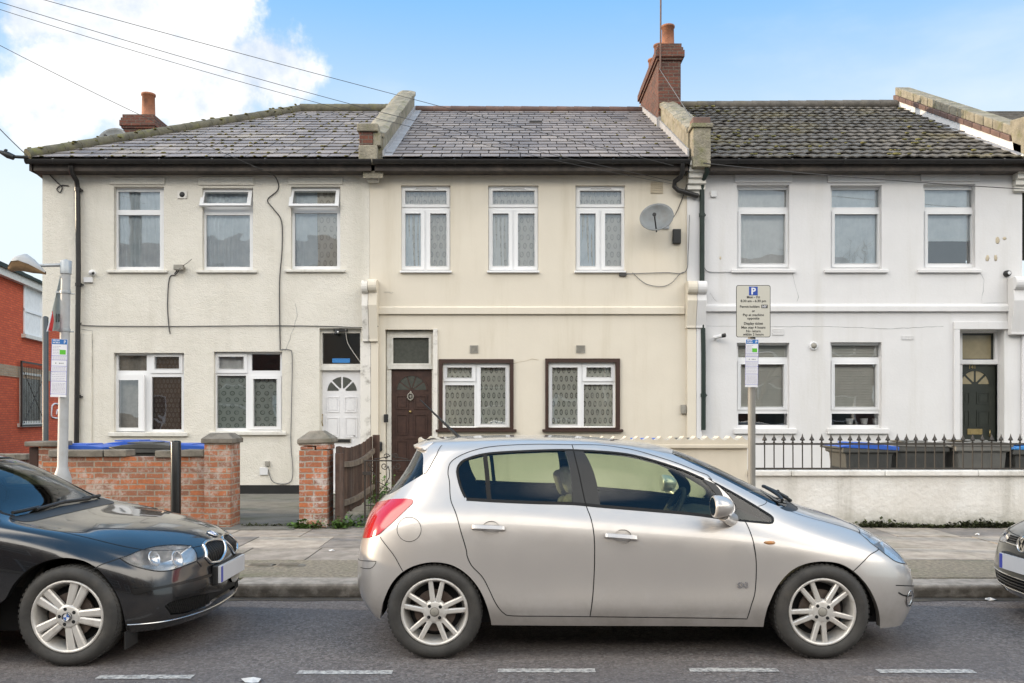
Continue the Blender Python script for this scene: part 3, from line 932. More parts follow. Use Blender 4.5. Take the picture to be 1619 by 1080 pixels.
def airbrick(house, r, m, nx=5, nz=4, Y=HY):
    q = rect(r, Y)
    a = MB()
    hs = []
    for i in range(nx):
        for j in range(nz):
            x = q[0] + (q[1] - q[0]) * (i + .3) / nx; z = q[2] + (q[3] - q[2]) * (j + .3) / nz
            hs.append((x, x + (q[1] - q[0]) * .4 / nx, z, z + (q[3] - q[2]) * .42 / nz))
    a.plate(q[0], q[1], q[2], q[3], hs, Y - .012, Y + .02, 0)
    a.quad((q[0], Y + .0195, q[2]), (q[1], Y + .0195, q[2]), (q[1], Y + .0195, q[3]), (q[0], Y + .0195, q[3]), 1)
    return a.build('air_brick', [M[m], M['room']], house)


def console(house, px0, px1, py0, py1, mat):
    """scrolled bracket on the party wall"""
    x0, x1, z1, z0 = fx(px0), fx(px1), fz(py0), fz(py1)
    h = z1 - z0
    prof = [(HY - .01, z1)]
    for t in range(0, 9):
        a = math.pi * (0.5 + t / 8)
        prof.append((HY - .21 + .10 * math.cos(a) * 1.0 + .0, z1 - .12 + .12 * math.sin(a)))
    prof += [(HY - .245, z1 - h * .42), (HY - .19, z1 - h * .68), (HY - .13, z0 + .05), (HY - .13, z0), (HY - .01, z0)]
    m = MB(); m.prism(prof, 'x', x0, x1)
    return m.build('console', M[mat], house, bevel=.012)


def corbels(house, px0, px1, py0, py1, n, mat):
    x0, x1, z1, z0 = fx(px0), fx(px1), fz(py0), fz(py1)
    m = MB()
    h = (z1 - z0) / n
    for k in range(n):
        d = .30 * (1 - k / n) + .03
        m.box(x0, x1, HY - d, HY - .004, z1 - (k + 1) * h + .012, z1 - k * h)
        m.box(x0 + .01, x1 - .01, HY - d + .025, HY - .004, z1 - (k + 1) * h, z1 - (k + 1) * h + .012)
    return m.build('corbel', M[mat], house, bevel=.006, seg=1)


def parapet(house, x0, x1, ya, za, yb, zb, below, mat, copmat, cop=.05, over=.03):
    w = MB()
    w.prism([(ya, za - below), (yb, zb - below), (yb, zb), (ya, za)], 'x', x0, x1)
    L = math.hypot(yb - ya, zb - za)
    n = 26
    q = random.Random(int(x0 * 100))
    pts = []
    for i in range(n + 1):                                   # uneven top surface
        t = i / n
        for k in range(5):
            u = k / 4
            e = (.0 if k in (0, 4) else .035) + q.uniform(-.012, .014)
            pts.append((x0 - over + (x1 - x0 + 2 * over) * u + q.uniform(-.012, .012), ya + (yb - ya) * t, za + (zb - za) * t + cop + e))
    fs = [(i * 5 + k, i * 5 + k + 1, (i + 1) * 5 + k + 1, (i + 1) * 5 + k) for i in range(n) for k in range(4)]
    c = MB(); c.add(pts, fs, 0, False)
    for i in range(n):
        for k, xx in ((0, x0 - over), (4, x1 + over)):
            a, b = pts[i * 5 + k], pts[(i + 1) * 5 + k]
            c.quad(a, b, (xx, b[1], zb * ((i + 1) / n) + za * (1 - (i + 1) / n) - .03), (xx, a[1], zb * (i / n) + za * (1 - i / n) - .03))
    c.quad(pts[0], pts[4], (x1 + over, ya, za - .03), (x0 - over, ya, za - .03))
    o = w.build('parapet', M[mat], house)
    c.build('coping', M[copmat], o)
    return o


def chimney(house, x0, x1, y0, y1, zb, zt, pots, potr=.15, poth=.45, roof=None, matname='brick_chimney'):
    m = MB()
    m.box(x0, x1, y0, y1, zb, zt - .42)
    steps = [(.0, .42, .36), (.035, .36, .30), (.07, .30, .16), (.045, .16, .09), (.015, .09, .0)]
    for e, a, b in steps:
        m.box(x0 - e, x1 + e, y0 - e, y1 + e, zt - a, zt - b)
    c = m.build('chimney', M[matname], house)
    fl = MB()
    fl.lathe([(.0, .06), (min(x1 - x0, y1 - y0) * .45, .05), (min(x1 - x0, y1 - y0) * .56, 0)], ((x0 + x1) / 2, (y0 + y1) / 2, zt), 'z', 4)
    for (px, py, h) in pots:
        p = MB()
        p.lathe([(potr * .98, 0), (potr, .02), (potr * .92, .05), (potr * .86, h * .9), (potr * .98, h * .91), (potr, h * .96), (potr * .97, h), (potr * .72, h), (potr * .7, h * .5), (.001, h * .5)], (px, py, zt - .005), 'z', 20)
        p.build('chimney_pot', M['pot'], c)
    return c


EAVE_Y, EAVE_Z, RID_Y, RID_Z = 15.44, 6.20, 20.6, 8.86
XL0, XL1 = fx(67), -2.622                                     # left house wall
XM0, XM1 = -2.62, 3.2
XR0, XR1 = 3.56, 9.28

# ================================================================= LEFT HOUSE
LH = thing('terraced_house', 'cream roughcast end terrace house with a slate hipped roof on the left', 'house', (-5.6, HY, .11))
upl = [(180, 295, 259, 428), (320, 297, 400, 428), (460, 295, 538, 427)]
lol = [(180, 558, 291, 685), (338, 556, 446, 684)]
zs = fz(517)
w = MB()
w.plate(XL0, XL1, zs, 6.2, [rect(r) for r in upl], HY, HY + .16)
w.plate(fx(106), XL1, .0, zs, [rect(r) for r in lol] + [(fx(505), fx(571), .0, fz(519))], HY, HY + .16)
# side, back and splayed corner
def side_x(y, x=XL0):
    return x - .2 * (y - HY)
w.quad((XL0, HY, zs), (XL0, HY, 6.2), (side_x(25.7), 25.7, 6.2), (side_x(25.7), 25.7, zs))
w.quad((fx(106), HY, 0), (fx(106), HY, zs), (XL0, HY + .75, zs), (XL0, HY + .75, 0))
w.quad((XL0, HY + .75, 0), (XL0, HY + .75, zs), (side_x(25.7), 25.7, zs), (side_x(25.7), 25.7, 0))
w.quad((XL0, HY, zs), (fx(106), HY, zs), (XL0, HY + .75, zs), (XL0, HY + .75, zs))
w.quad((side_x(25.7), 25.7, 0), (XL1, 25.7, 0), (XL1, 25.7, 6.2), (side_x(25.7), 25.7, 6.2))
w.build('wall', M['pebble'], LH)
t = MB()                                                     # trim: lintel bands, corner pilaster, plinth
for (a, b, c, d) in ((174, 281, 261, 293), (314, 280, 402, 294), (456, 281, 542, 293)):
    t = MB(); q = rect((a, b, c, d)); t.box(q[0], q[1], HY - .028, HY - .002, q[2] + .01, q[3]); t.build('lintel_band', M['pebble'], LH, bevel=.008)
t = MB(); q = rect((128, 527, 146, 775)); t.box(q[0], q[1], HY - .03, HY - .002, .12, q[3]); t.build('pilaster', M['pebble'], LH, bevel=.008)
t = MB(); q = rect((378, 767, 505, 784)); t.box(fx(148), q[1], HY - .012, HY - .002, .05, q[3])
t.build('plinth', M['black'], LH)
WY = HY + .10
window(LH, WY, upl[0], [(187, 303, 253, 332), (187, 340, 253, 422)], [], [((180, 295, 259, 428), 'netblue', .12, .012)], (168, 427, 264, 431), seed=1)
window(LH, WY, upl[1], [(326, 305, 394, 327), (326, 340, 395, 422)], [(320, 299, 400, 331)], [((320, 297, 400, 428), 'netblue', .14, .012)], (310, 427, 406, 431), tilt=0, seed=2, label='window with its top light propped open')
window(LH, WY, upl[2], [(466, 303, 532, 328), (466, 337, 533, 421)], [(460, 298, 538, 332)], [((460, 295, 500, 428), 'netblue', .2, .012), ((500, 295, 538, 428), 'lace2', .16, .02)], (450, 426, 546, 430), tilt=0, seed=3, label='window with its top light propped open')
window(LH, WY, lol[0], [(187, 562, 232, 586), (245, 564, 284, 583), (189, 601, 222, 676), (240, 596, 287, 679)], [(239, 560, 289, 590), (182, 593, 231, 682)],
       [((236, 556, 291, 685), 'lacebrown', .12, .008), ((180, 556, 236, 685), 'netcream', .3, .01)], (171, 684, 296, 690), swing=2, seed=4, label='window with its left casement ajar')
window(LH, WY, lol[1], [(346, 564, 386, 583), (398, 560, 443, 586), (343, 594, 389, 677), (401, 599, 438, 674)], [(339, 558, 391, 590), (394, 594, 445, 679)],
       [((338, 590, 446, 684), 'lacegreen', .12, .010), ((338, 556, 392, 590), 'net', .16, .01)], (330, 683, 452, 688), seed=5)
# door
dz0 = .16
x0, x1 = fx(505), fx(571)
f = MB(); DY = HY + .14
f.plate(x0, x1, dz0, fz(519), [(fx(508), fx(568), fz(575), fz(526)), (fx(507), fx(570), dz0, fz(585))], DY - .05, DY + .05)
f.box(x0 - .02, x1 + .02, DY - .075, DY - .052, fz(585), fz(580))
f.box(x0, x1, HY - .05, HY + .3, .0, dz0)
fr = f.build('door_frame', M['oldwhite'], LH)
p = MB(); p.quad((fx(508), DY, fz(575)), (fx(568), DY, fz(575)), (fx(568), DY, fz(526)), (fx(508), DY, fz(526)))
p.build('fanlight', M['glass_dark'], LH)
p = MB(); p.box(fx(523), fx(551), DY - .006, DY - .003, fz(573), fz(566))
p.build('sticker', M['bincyan'], LH)
d = MB()
d.box(fx(507), fx(570), DY, DY + .045, dz0, fz(585))
cxd = (fx(507) + fx(570)) / 2
fan(d, cxd, fz(619), .07, fx(562) - cxd, DY, 4, .016, 1, .02, 0, False)
for r in ((514, 627, 534, 652), (542, 627, 562, 652), (513, 660, 534, 692), (543, 660, 563, 692), (513, 708, 534, 756), (543, 708, 563, 756)):
    panel_frame(d, rect(r), DY, .018, .012)
d = d.build('door', [M['white_door'], M['glass_dark']], LH)
b = MB(); b.plate(fx(557), fx(559), fz(690), fz(689), [], DY - .02, DY)
q = rect((523, 694, 553, 701)); b.box(q[0], q[1], DY - .012, DY, q[2], q[3], 1); b.box(q[0] + .02, q[1] - .02, DY - .015, DY - .01, q[2] + .012, q[3] - .012, 0)
b.build('letterbox', [M['black'], M['vent']], d)
b = MB(); b.tube([P(509, 657, DY - .01), P(509, 661, DY - .03), P(509, 668, DY - .045), P(510, 673, DY - .02)], .011, 8); b.blob(P(509, 656, DY - .01), .02, .02, .02)
b.build('handle', M['brass'], d)
# roof
c0 = Vector((fx(40, EAVE_Y), EAVE_Y, EAVE_Z)); hp = Vector((fx(475, RID_Y), RID_Y, RID_Z))
bl = Vector((c0.x - .2 * 10.2, 25.75, EAVE_Z))
u = MB()
u.add([c0, (XL1, EAVE_Y, EAVE_Z), (XL1, RID_Y, RID_Z), hp], [(0, 1, 2, 3)], 0)
u.add([c0, hp, bl], [(0, 1, 2)], 1)
u.add([hp, (XL1, RID_Y, RID_Z), (XL1, 25.75, EAVE_Z), bl], [(0, 1, 2, 3)], 1)
slates(u, lambda t: c0.x + (hp.x - c0.x) * t, lambda t: XL1 - .02, EAVE_Y - .02, EAVE_Z + .005, RID_Y, RID_Z, 17, .37, 3, 1, lambda p: 1 if p[0] > -6 or p[1] < 17 else .5, 420)
for i in range(len(u.m)):
    pass
u.m = [2 if (mm == 1 and len(u.f[i]) > 4) else mm for i, mm in enumerate(u.m)]
# moss blobs were written with index 1: move them to the moss slot
u.m = [2 if u.sm[i] else mm for i, mm in enumerate(u.m)]
rf = u.build('roof', [M['underlay'], M['slate2'], M['moss']], LH)
r = MB()
tube_row(r, c0 + Vector((.05, -.02, .05)), hp + Vector((0, 0, .05)), .10, .34, 0)
tube_row(r, hp + Vector((0, 0, .06)), (XL1, RID_Y, RID_Z + .06), .11, .4, 0)
for k in range(60):
    tt = rnd.random(); q = c0.lerp(hp, tt); r.blob((q.x + rnd.uniform(-.12, .12), q.y - rnd.uniform(0, .1), q.z + .12 + rnd.uniform(-.05, .03)), rnd.uniform(.03, .07), .04, rnd.uniform(.010, .022), 1, k, 5)
r.build('ridge', [M['ridgemoss'], M['moss']], rf)
gutter(LH, c0.x + .02, XL1 + .1)
g = MB(); g.prism([(15.49, 5.985), (25.7, 5.985), (25.7, 6.19), (15.49, 6.19)], 'x', 0, .03)
g.v = [(c0.x + .1 - .2 * (v[1] - EAVE_Y) + v[0], v[1], v[2]) for v in g.v]
g.build('side_fascia', M['fascia'], LH)
pipe(LH, [P(112, 262, 15.42), P(113, 272, 15.45), P(121, 286, 15.68), P(123, 300, 15.70), P(124, 420, 15.70), P(123, 520, 15.70), P(121, 700, 15.70), (fx(120), 15.70, .2)], .045, 'gutter',
     [P(123, 300, 15.70), P(124, 450, 15.70), P(123, 627, 15.70)])
# chimney behind the hip
chimney(LH, -9.92, -9.15, 21.9, 22.9, 6.0, 9.24, [(-9.36, 22.1, .60)], .18)

# ================================================================= MIDDLE HOUSE
MH = thing('terraced_house', 'beige rendered terraced house with a brown front door in the middle of the row', 'house', (0.3, HY, .11))
upm = [(634, 293, 712, 428), (772, 293, 851, 429), (910, 293, 988, 428)]
lom = [(700, 574, 806, 676), (867, 573, 973, 676)]
w = MB()
w.plate(XM0, XM1 + .2, .0, 6.2, [rect(r) for r in upm + lom] + [(fx(609), fx(685), .0, fz(521))], HY + .004, HY + .17)
w.build('wall', M['stucco'], MH)
w = MB(); w.quad((XM0, 25.7, 0), (XM1, 25.7, 0), (XM1, 25.7, 6.2), (XM0, 25.7, 6.2)); w.build('rear_wall', M['stucco'], MH)
t = MB()
q = rect((598, 486, 1082, 497)); t.prism([(HY - .045, q[2]), (HY, q[2]), (HY, q[3] + .02), (HY - .01, q[3] + .02), (HY - .045, q[3] - .01)], 'x', q[0], q[1])
t.build('string_course', M['stucco'], MH, bevel=.008)
for i, r_ in enumerate(upm):
    x, X = r_[0], r_[2]
    m_ = (x + X) / 2 - .5
    window(MH, HY + .09, r_, [(x + 7, 302, X - 6, 323), (x + 7, 338, m_ - 7, 421), (m_ + 8, 338, X - 6, 421)], [(x + 1, 295, X - 1, 328), (x + 1, 332, m_ - 1, 427), (m_ + 2, 332, X - 1, 427)],
           [((x, 293, X, 429), 'lace2', .13, .022), ((x, 330, m_ - 8, 429), 'netblue' if i != 1 else 'net', .09, .02)], (x - 2, 428, X + 2, 431), 'upvc', seed=10 + i, trickle=(x + 22, 297, X - 20, 300))
window(MH, HY + .05, lom[0], [(707, 581, 746, 597), (704, 609, 750, 674), (760, 581, 799, 670)], [(701, 575, 752, 603), (754, 575, 805, 675)],
       [((700, 574, 753, 676), 'lace', .09, .02), ((753, 574, 806, 676), 'lace', .10, .012)], seed=20, surround=((694, 568, 812, 683), (700, 574, 806, 676)))
window(MH, HY + .05, lom[1], [(873, 581, 913, 671), (927, 581, 966, 596), (923, 608, 969, 674)], [(868, 574, 919, 676), (921, 574, 972, 603)],
       [((867, 573, 920, 676), 'lace', .10, .012), ((920, 573, 973, 676), 'lace', .09, .02)], seed=21, surround=((862, 567, 980, 683), (867, 573, 973, 676)))
f = MB(); DY = HY + .17
dz0 = .17
f.plate(fx(610), fx(685), dz0, fz(523), [(fx(620), fx(677), fz(574), fz(533)), (fx(617), fx(682), dz0, fz(583))], DY - .05, DY + .05)
f.plate(fx(617), fx(681), fz(577), fz(530), [(fx(620), fx(677), fz(574), fz(533))], DY - .065, DY - .05)
f.box(fx(612), fx(684), DY - .08, DY - .052, fz(583), fz(577.5))
f.build('door_frame', M['oldwhite'], MH)
f = MB(); f.box(fx(610), fx(690), HY - .1, HY + .22, 0, dz0); f.build('doorstep', M['stonecap'], MH, bevel=.01)
p = MB(); p.quad((fx(620), DY, fz(574)), (fx(677), DY, fz(574)), (fx(677), DY, fz(533)), (fx(620), DY, fz(533)))
p.build('fanlight', M['obscure'], MH)
d = MB(); d.box(fx(617), fx(682), DY, DY + .045, dz0, fz(583))
cxd = fx(649)
fan(d, cxd, fz(617), .035, .275, DY, 5, .012, 1, .03, 0, True)
for r_ in ((624, 625, 644, 647), (653, 625, 674, 647), (624, 655, 644, 688), (653, 655, 674, 688), (624, 697, 644, 750), (653, 697, 674, 750)):
    panel_frame(d, rect(r_), DY, .02, .014)
d = d.build('door', [M['brown_door'], M['obscure']], MH)
b = MB(); b.lathe([(.0, -.03), (.022, -.028), (.022, -.01), (.03, 0)], P(648.5, 651, DY), 'y', 14)
b.build('knob', M['brass'], d)
b = MB()
c = P(649, 627, DY - .02)
b.tube([c + Vector((.052 * math.sin(a), -.01, .062 * math.cos(a))) for a in [2 * math.pi * k / 16 for k in range(17)]], .011, 8)
b.blob(c + Vector((0, .0, .07)), .022, .02, .035); b.blob(c + Vector((0, 0, -.065)), .022, .02, .022); b.blob(c + Vector((0, .01, 0)), .03, .01, .04)
b.build('knocker', M['vent'], d)
b = MB(); q = rect((637, 690, 661, 695)); b.box(q[0], q[1], DY - .008, DY, q[2], q[3]); b.box(q[0] + .05, q[1] - .05, DY - .011, DY - .006, q[2] + .014, q[3] - .01)
b.build('letterbox', M['brown_door'], d, bevel=.004, seg=1)
t = MB(); q = rect((685, 520, 692, 690)); t.box(q[0], q[1], HY - .03, HY + .02, .13, q[3])
t.build('door_pilaster', M['whiteflake'], MH, bevel=.006)
for r_ in ((743, 546, 756, 558), (911, 546, 925, 558)):
    v = MB(); q = rect(r_); v.plate(q[0], q[1], q[2], q[3], [(q[0] + .02, q[1] - .02, q[2] + .02, q[3] - .02)], HY - .012, HY + .004)
    for k in range(5):
        z = q[2] + .02 + (q[3] - q[2] - .04) * (k + .5) / 5
        v.box(q[0] + .02, q[1] - .02, HY - .008, HY + .002, z - .006, z + .006)
    v.build('louvre_vent', M['vent'], MH)
airbrick(MH, (1029, 288, 1048, 306), 'terracream', 6, 6)
# party wall piers, consoles, corbels
console(MH, 575, 585, 446, 541, 'whiteflake'); console(MH, 585.4, 599, 444, 541, 'stucco')
t = MB(); q = rect((571, 541, 587, 770)); t.box(q[0], q[1], HY - .08, HY - .002, .1, q[3])
t.build('pier', M['whiteflake'], MH, bevel=.006)
t = MB(); q = rect((587.4, 541, 599, 770)); t.box(q[0], q[1], HY - .08, HY - .002, .1, q[3])
t.build('pier', M['stucco'], MH, bevel=.006)
console(MH, 1083, 1098, 447, 520, 'stucco'); console(MH, 1098.4, 1113, 447, 520, 'whitewall')
t = MB(); q = rect((1085, 520, 1099, 690)); t.box(q[0], q[1], HY - .1, HY - .002, .1, q[3])
t.build('pier', M['stucco'], MH, bevel=.006)
t = MB(); q = rect((1099.4, 520, 1108, 690)); t.box(q[0], q[1], HY - .1, HY - .002, .1, q[3])
t.build('pier', M['whitewall'], MH, bevel=.006)
corbels(MH, 582, 600, 252, 290, 3, 'oldwhite')
corbels(MH, 1085, 1113, 262, 312, 6, 'oldwhite')
t = MB(); q = rect((1086, 312, 1112, 447)); t.box(q[0], q[1], HY - .03, HY - .002, q[2], q[3])
t.build('pier', M['whitewall'], MH)
# roof
u = MB()
xa, xb = -2.31, 3.18
u.quad((xa, EAVE_Y, EAVE_Z), (xb, EAVE_Y, EAVE_Z), (xb, RID_Y, RID_Z), (xa, RID_Y, RID_Z))
u.quad((xa - .34, RID_Y, RID_Z), (xb + .4, RID_Y, RID_Z), (xb + .4, 25.75, EAVE_Z), (xa - .34, 25.75, EAVE_Z))
slates(u, lambda t: xa, lambda t: xb, EAVE_Y - .02, EAVE_Z + .005, RID_Y, RID_Z, 18, .36, 5, 1, lambda p: .10 + .9 * max(0, (p[0] - 1.2) / 2) ** 1.0, 150)
u.m = [2 if u.sm[i] else mm for i, mm in enumerate(u.m)]
rf = u.build('roof', [M['underlay'], M['slate'], M['moss']], MH)
r = MB(); tube_row(r, (xa, RID_Y, RID_Z + .05), (xb, RID_Y, RID_Z + .03), .075, .42, 0)
r.build('ridge', M['ridge'], rf)
v = MB(); c = P(847, 195, 18.98)
v.box(c.x - .14, c.x + .14, c.y - .1, c.y + .1, c.z - .06, c.z + .03); v.build('roof_vent', M['black'], rf)
gutter(MH, -2.5, 3.2)
# parapets
po = parapet(MH, -2.70, -2.34, 15.55, 6.62, RID_Y, 9.27, .75, 'mossy_coping', 'mossy_coping')
fl = MB(); fl.prism([(15.5, 6.24), (RID_Y, RID_Z + .02), (RID_Y, RID_Z + .13), (15.5, 6.35)], 'x', -2.34, -2.31)
fl.prism([(15.46, 6.235), (RID_Y, RID_Z + .025), (RID_Y, RID_Z + .04), (15.46, 6.25)], 'x', -2.31, -2.17)
fl.build('flashing', M['flashing'], MH)
t = MB()
t.box(-2.75, -2.42, 15.38, 15.62, 6.1, 6.42, 0); t.box(-2.74, -2.50, 15.40, 15.62, 6.42, 6.66, 1); t.box(-2.78, -2.40, 15.36, 15.66, 6.66, 6.80, 0); t.box(-2.50, -2.36, 15.42, 15.62, 6.42, 6.66, 0)
t.build('parapet_foot', [M['mossy_coping'], M['brick_chimney']], MH, bevel=.015)
po = parapet(MH, 3.20, 3.54, 15.62, 6.75, 18.46, 8.22, .85, 'mossy_coping', 'mossy_coping', .05)
fl = MB(); fl.prism([(15.5, 6.24), (18.46, 7.77), (18.46, 7.92), (15.5, 6.38)], 'x', 3.165, 3.197); fl.prism([(18.46, 7.76), (21, 9.0), (21, 9.16), (18.46, 7.95)], 'x', 3.115, 3.145)
fl.box(3.14, 3.2, 18.42, 18.45, 7.7, 7.98)
fl.build('flashing', M['flashing'], MH)
t = MB(); t.box(3.24, 3.56, 15.36, 15.66, 6.02, 6.72, 0); t.box(3.20, 3.60, 15.33, 15.7, 6.72, 6.80, 0); t.box(3.24, 3.56, 15.38, 15.66, 6.80, 6.92, 1)
t.build('parapet_foot', [M['mossy_coping'], M['ridge']], MH, bevel=.015)
ch = chimney(MH, 3.15, 3.63, 18.46, 21.0, 6.9, 9.56, [(3.40, 18.72, .50), (3.36, 19.5, .42), (3.36, 20.3, .42)], .15)
t = MB(); t.box(3.05, 3.62, 21.0, 21.7, 7.5, 8.95); t.box(3.02, 3.62, 20.98, 21.75, 8.95, 9.05)
t.build('back_stack', M['brick_chimney'], ch)
pipe(MH, [P(1079, 258, 15.42), P(1079, 272, 15.45), P(1076, 280, 15.55), P(1067, 287, 15.66), P(1066, 295, 15.68), P(1072, 301, 15.68), P(1104, 310, 15.68)], .045, 'gutter')

# ================================================================= RIGHT HOUSE
RH = thing('terraced_house', 'white painted terraced house with a mossy tiled roof on the right', 'house', (6.4, HY, .11))
upr = [(1165, 292, 1248, 425), (1313, 293, 1394, 425), (1460, 291, 1542, 423)]
lor = [(1165, 542, 1248, 677), (1313, 541, 1394, 677)]
w = MB()
w.plate(XM1 + .2, XR1 + .1, .0, 6.2, [rect(r) for r in upr + lor] + [(fx(1515), fx(1588), .0, fz(521))], HY, HY + .3)
w.build('wall', M['whitewall'], RH)
w = MB(); w.quad((XR0, 25.7, 0), (XR1, 25.7, 0), (XR1, 25.7, 6.2), (XR0, 25.7, 6.2)); w.build('rear_wall', M['whitewall'], RH)
t = MB()
q = rect((1115, 484, 1602, 493)); t.prism([(HY - .06, q[2]), (HY - .002, q[2]), (HY - .002, q[3] + .04), (HY - .02, q[3] + .04), (HY - .06, q[3] - .01)], 'x', q[0], q[1])
t.build('string_course', M['whitewall'], RH, bevel=.008)
t = MB()
for (a, b, c, d_) in ((1161, 277, 1252, 290), (1308, 277, 1399, 290), (1455, 274, 1548, 288)):
    t = MB(); q = rect((a, b, c, d_)); t.box(q[0], q[1], HY - .035, HY - .002, q[2] + .01, q[3]); t.build('lintel_band', M['whitewall'], RH, bevel=.008)
upc = [('net', .6), ('netblue', .12), ('netblue', .12)]
for i, r_ in enumerate(upr):
    x, X = r_[0] + 1, r_[2] - 3
    cur = [((r_[0], 290, r_[2], 426), upc[i][0], upc[i][1], .02)] if i else [((r_[0], 290, r_[2], 426), 'net', .3, .01)]
    if i == 2:
        cur = [((r_[0], 290, r_[2], 380), 'netblue', .15, .003)]
    window(RH, HY + .12, r_, [(x + 1, 300, X - 1, 328), (x + 5, 339, X - 4, 417)], [(x + 1, 334, X + 1, 423)], cur, (1157 + i * 147.3, 426, 1258 + i * 147, 431), 'whitewall', seed=30 + i)
for i, r_ in enumerate(lor):
    x, X = r_[0], r_[2]
    window(RH, HY + .12, r_, [(x + 2, 546, X - 3, 565), (x + 6, 576, X - 9, 643), (x + 2, 654, X - 3, 672)], [(x + 1, 570, X - 3, 648)], [], (x - 4, 678, X + 12, 686), 'whitewall', seed=40 + i)
for i, r_ in enumerate(lor):
    wd = [o for o in COL.objects if o.parent == RH and o.name.startswith('window')][3 + i]
    bl = MB(); q = rect((r_[0], 541, r_[2], 652))
    n = 27
    for k in range(n):
        z = q[2] + (q[3] - q[2]) * (k + .5) / n
        T = Matrix.Translation((0, HY + .215, z)) @ Matrix.Rotation(R(72), 4, 'X')
        bl.box(q[0], q[1], -.027, .027, -.0015, .0015, 0, T)
    bl.build('blind', M['blind'], wd)
    if i == 1:
        pb = MB()
        for k, (px, w_) in enumerate(((1343, 11), (1366, 11), (1385, 14))):
            c = P(px, 671, HY + .24)
            pb.lathe([(.05, 0), (.07, .11), (.06, .11), (.05, .02), (.001, .02)], c, 'z', 12)
        pb.build('plant_pot', M['whiteplastic'], wd)
f = MB(); DY = HY + .29
dz0 = .17
f.plate(fx(1515), fx(1588), dz0, fz(521), [(fx(1519, DY), fx(1570, DY), fz(569, DY), fz(527, DY)), (fx(1519, DY), fx(1574, DY), dz0, fz(577, DY))], DY - .06, DY + .05)
f.box(fx(1515), fx(1588), DY - .085, DY - .062, fz(576, DY), fz(570, DY))
f.build('door_frame', M['whitewall'], RH)
f = MB(); q = rect((1507, 509, 1588, 521)); f.box(q[0], fx(1602), HY - .045, HY - .002, q[2], q[3]); f.box(q[0], fx(1516), HY - .045, HY - .002, .12, q[2] - .003)
f.build('architrave', M['whitewall'], RH, bevel=.008)
f = MB(); f.box(fx(1512), fx(1592), HY - .12, HY + .35, 0, dz0); f.build('doorstep', M['stonecap'], RH, bevel=.01)
p = MB(); p.quad((fx(1519, DY), DY, fz(569, DY)), (fx(1570, DY), DY, fz(569, DY)), (fx(1570, DY), DY, fz(527, DY)), (fx(1519, DY), DY, fz(527, DY)))
p.build('fanlight', M['obscure_warm'], RH)
p = MB(); q = rect((1519, 527, 1570, 569), DY); p.plate(q[0], q[1], q[2], q[3], [(q[0] + .01, q[1] - .04, q[2] + .02, q[3] - .04)], DY - .012, DY - .004)
p.build('fanlight_frame', M['green_door'], RH)
d = MB(); d.box(fx(1519, DY), fx(1574, DY), DY, DY + .045, dz0, fz(577, DY))
cxd = fx(1541, DY)
fan(d, cxd, fz(609, DY), .07, .265, DY, 4, .02, 1, .03, 0, True)
for r_ in ((1522, 620, 1533, 639), (1544, 620, 1564, 639), (1521, 649, 1533, 675), (1544, 649, 1565, 675), (1522, 705, 1534, 755), (1545, 705, 1565, 755)):
    panel_frame(d, rect(r_, DY), DY, .02, .012)
d = d.build('door', [M['green_door'], M['obscure_warm']], RH)
text_mesh('141', .10, face_mat(fx(1537, DY), DY - .004, fz(583, DY)), M['brass'], d, 'house_number')
b = MB(); q = rect((1529, 678, 1553, 687), DY); b.box(q[0], q[1], DY - .012, DY - .001, q[2], q[3]); b.box(q[0] + .05, q[1] - .05, DY - .016, DY - .01, q[2] + .02, q[3] - .02)
b.build('letterbox', M['brass'], d, bevel=.004, seg=1)
b = MB(); b.tube([P(1565, 680, DY - .01), P(1565, 682, DY - .05), P(1565, 688, DY - .05), P(1565, 690, DY - .01)], .012, 8)
b.build('handle', M['brass'], d)
airbrick(RH, (1221, 520, 1239, 530), 'whitewall', 8, 4)
airbrick(RH, (1425, 531, 1444, 537), 'whitewall', 8, 3)
v = MB(); c = P(1286, 547, HY)
v.lathe([(.0, -.03), (.055, -.03), (.06, -.035), (.075, -.03), (.08, 0)], c, 'y', 20)
v.lathe([(.0, -.036), (.05, -.036), (.05, -.03)], c, 'y', 20, 1)
v.build('flue_vent', [M['whiteplastic'], M['vent']], RH)
console(RH, 1592, 1630, 440, 530, 'whitewall')
corbels(RH, 1600, 1632, 252, 305, 6, 'oldwhite')
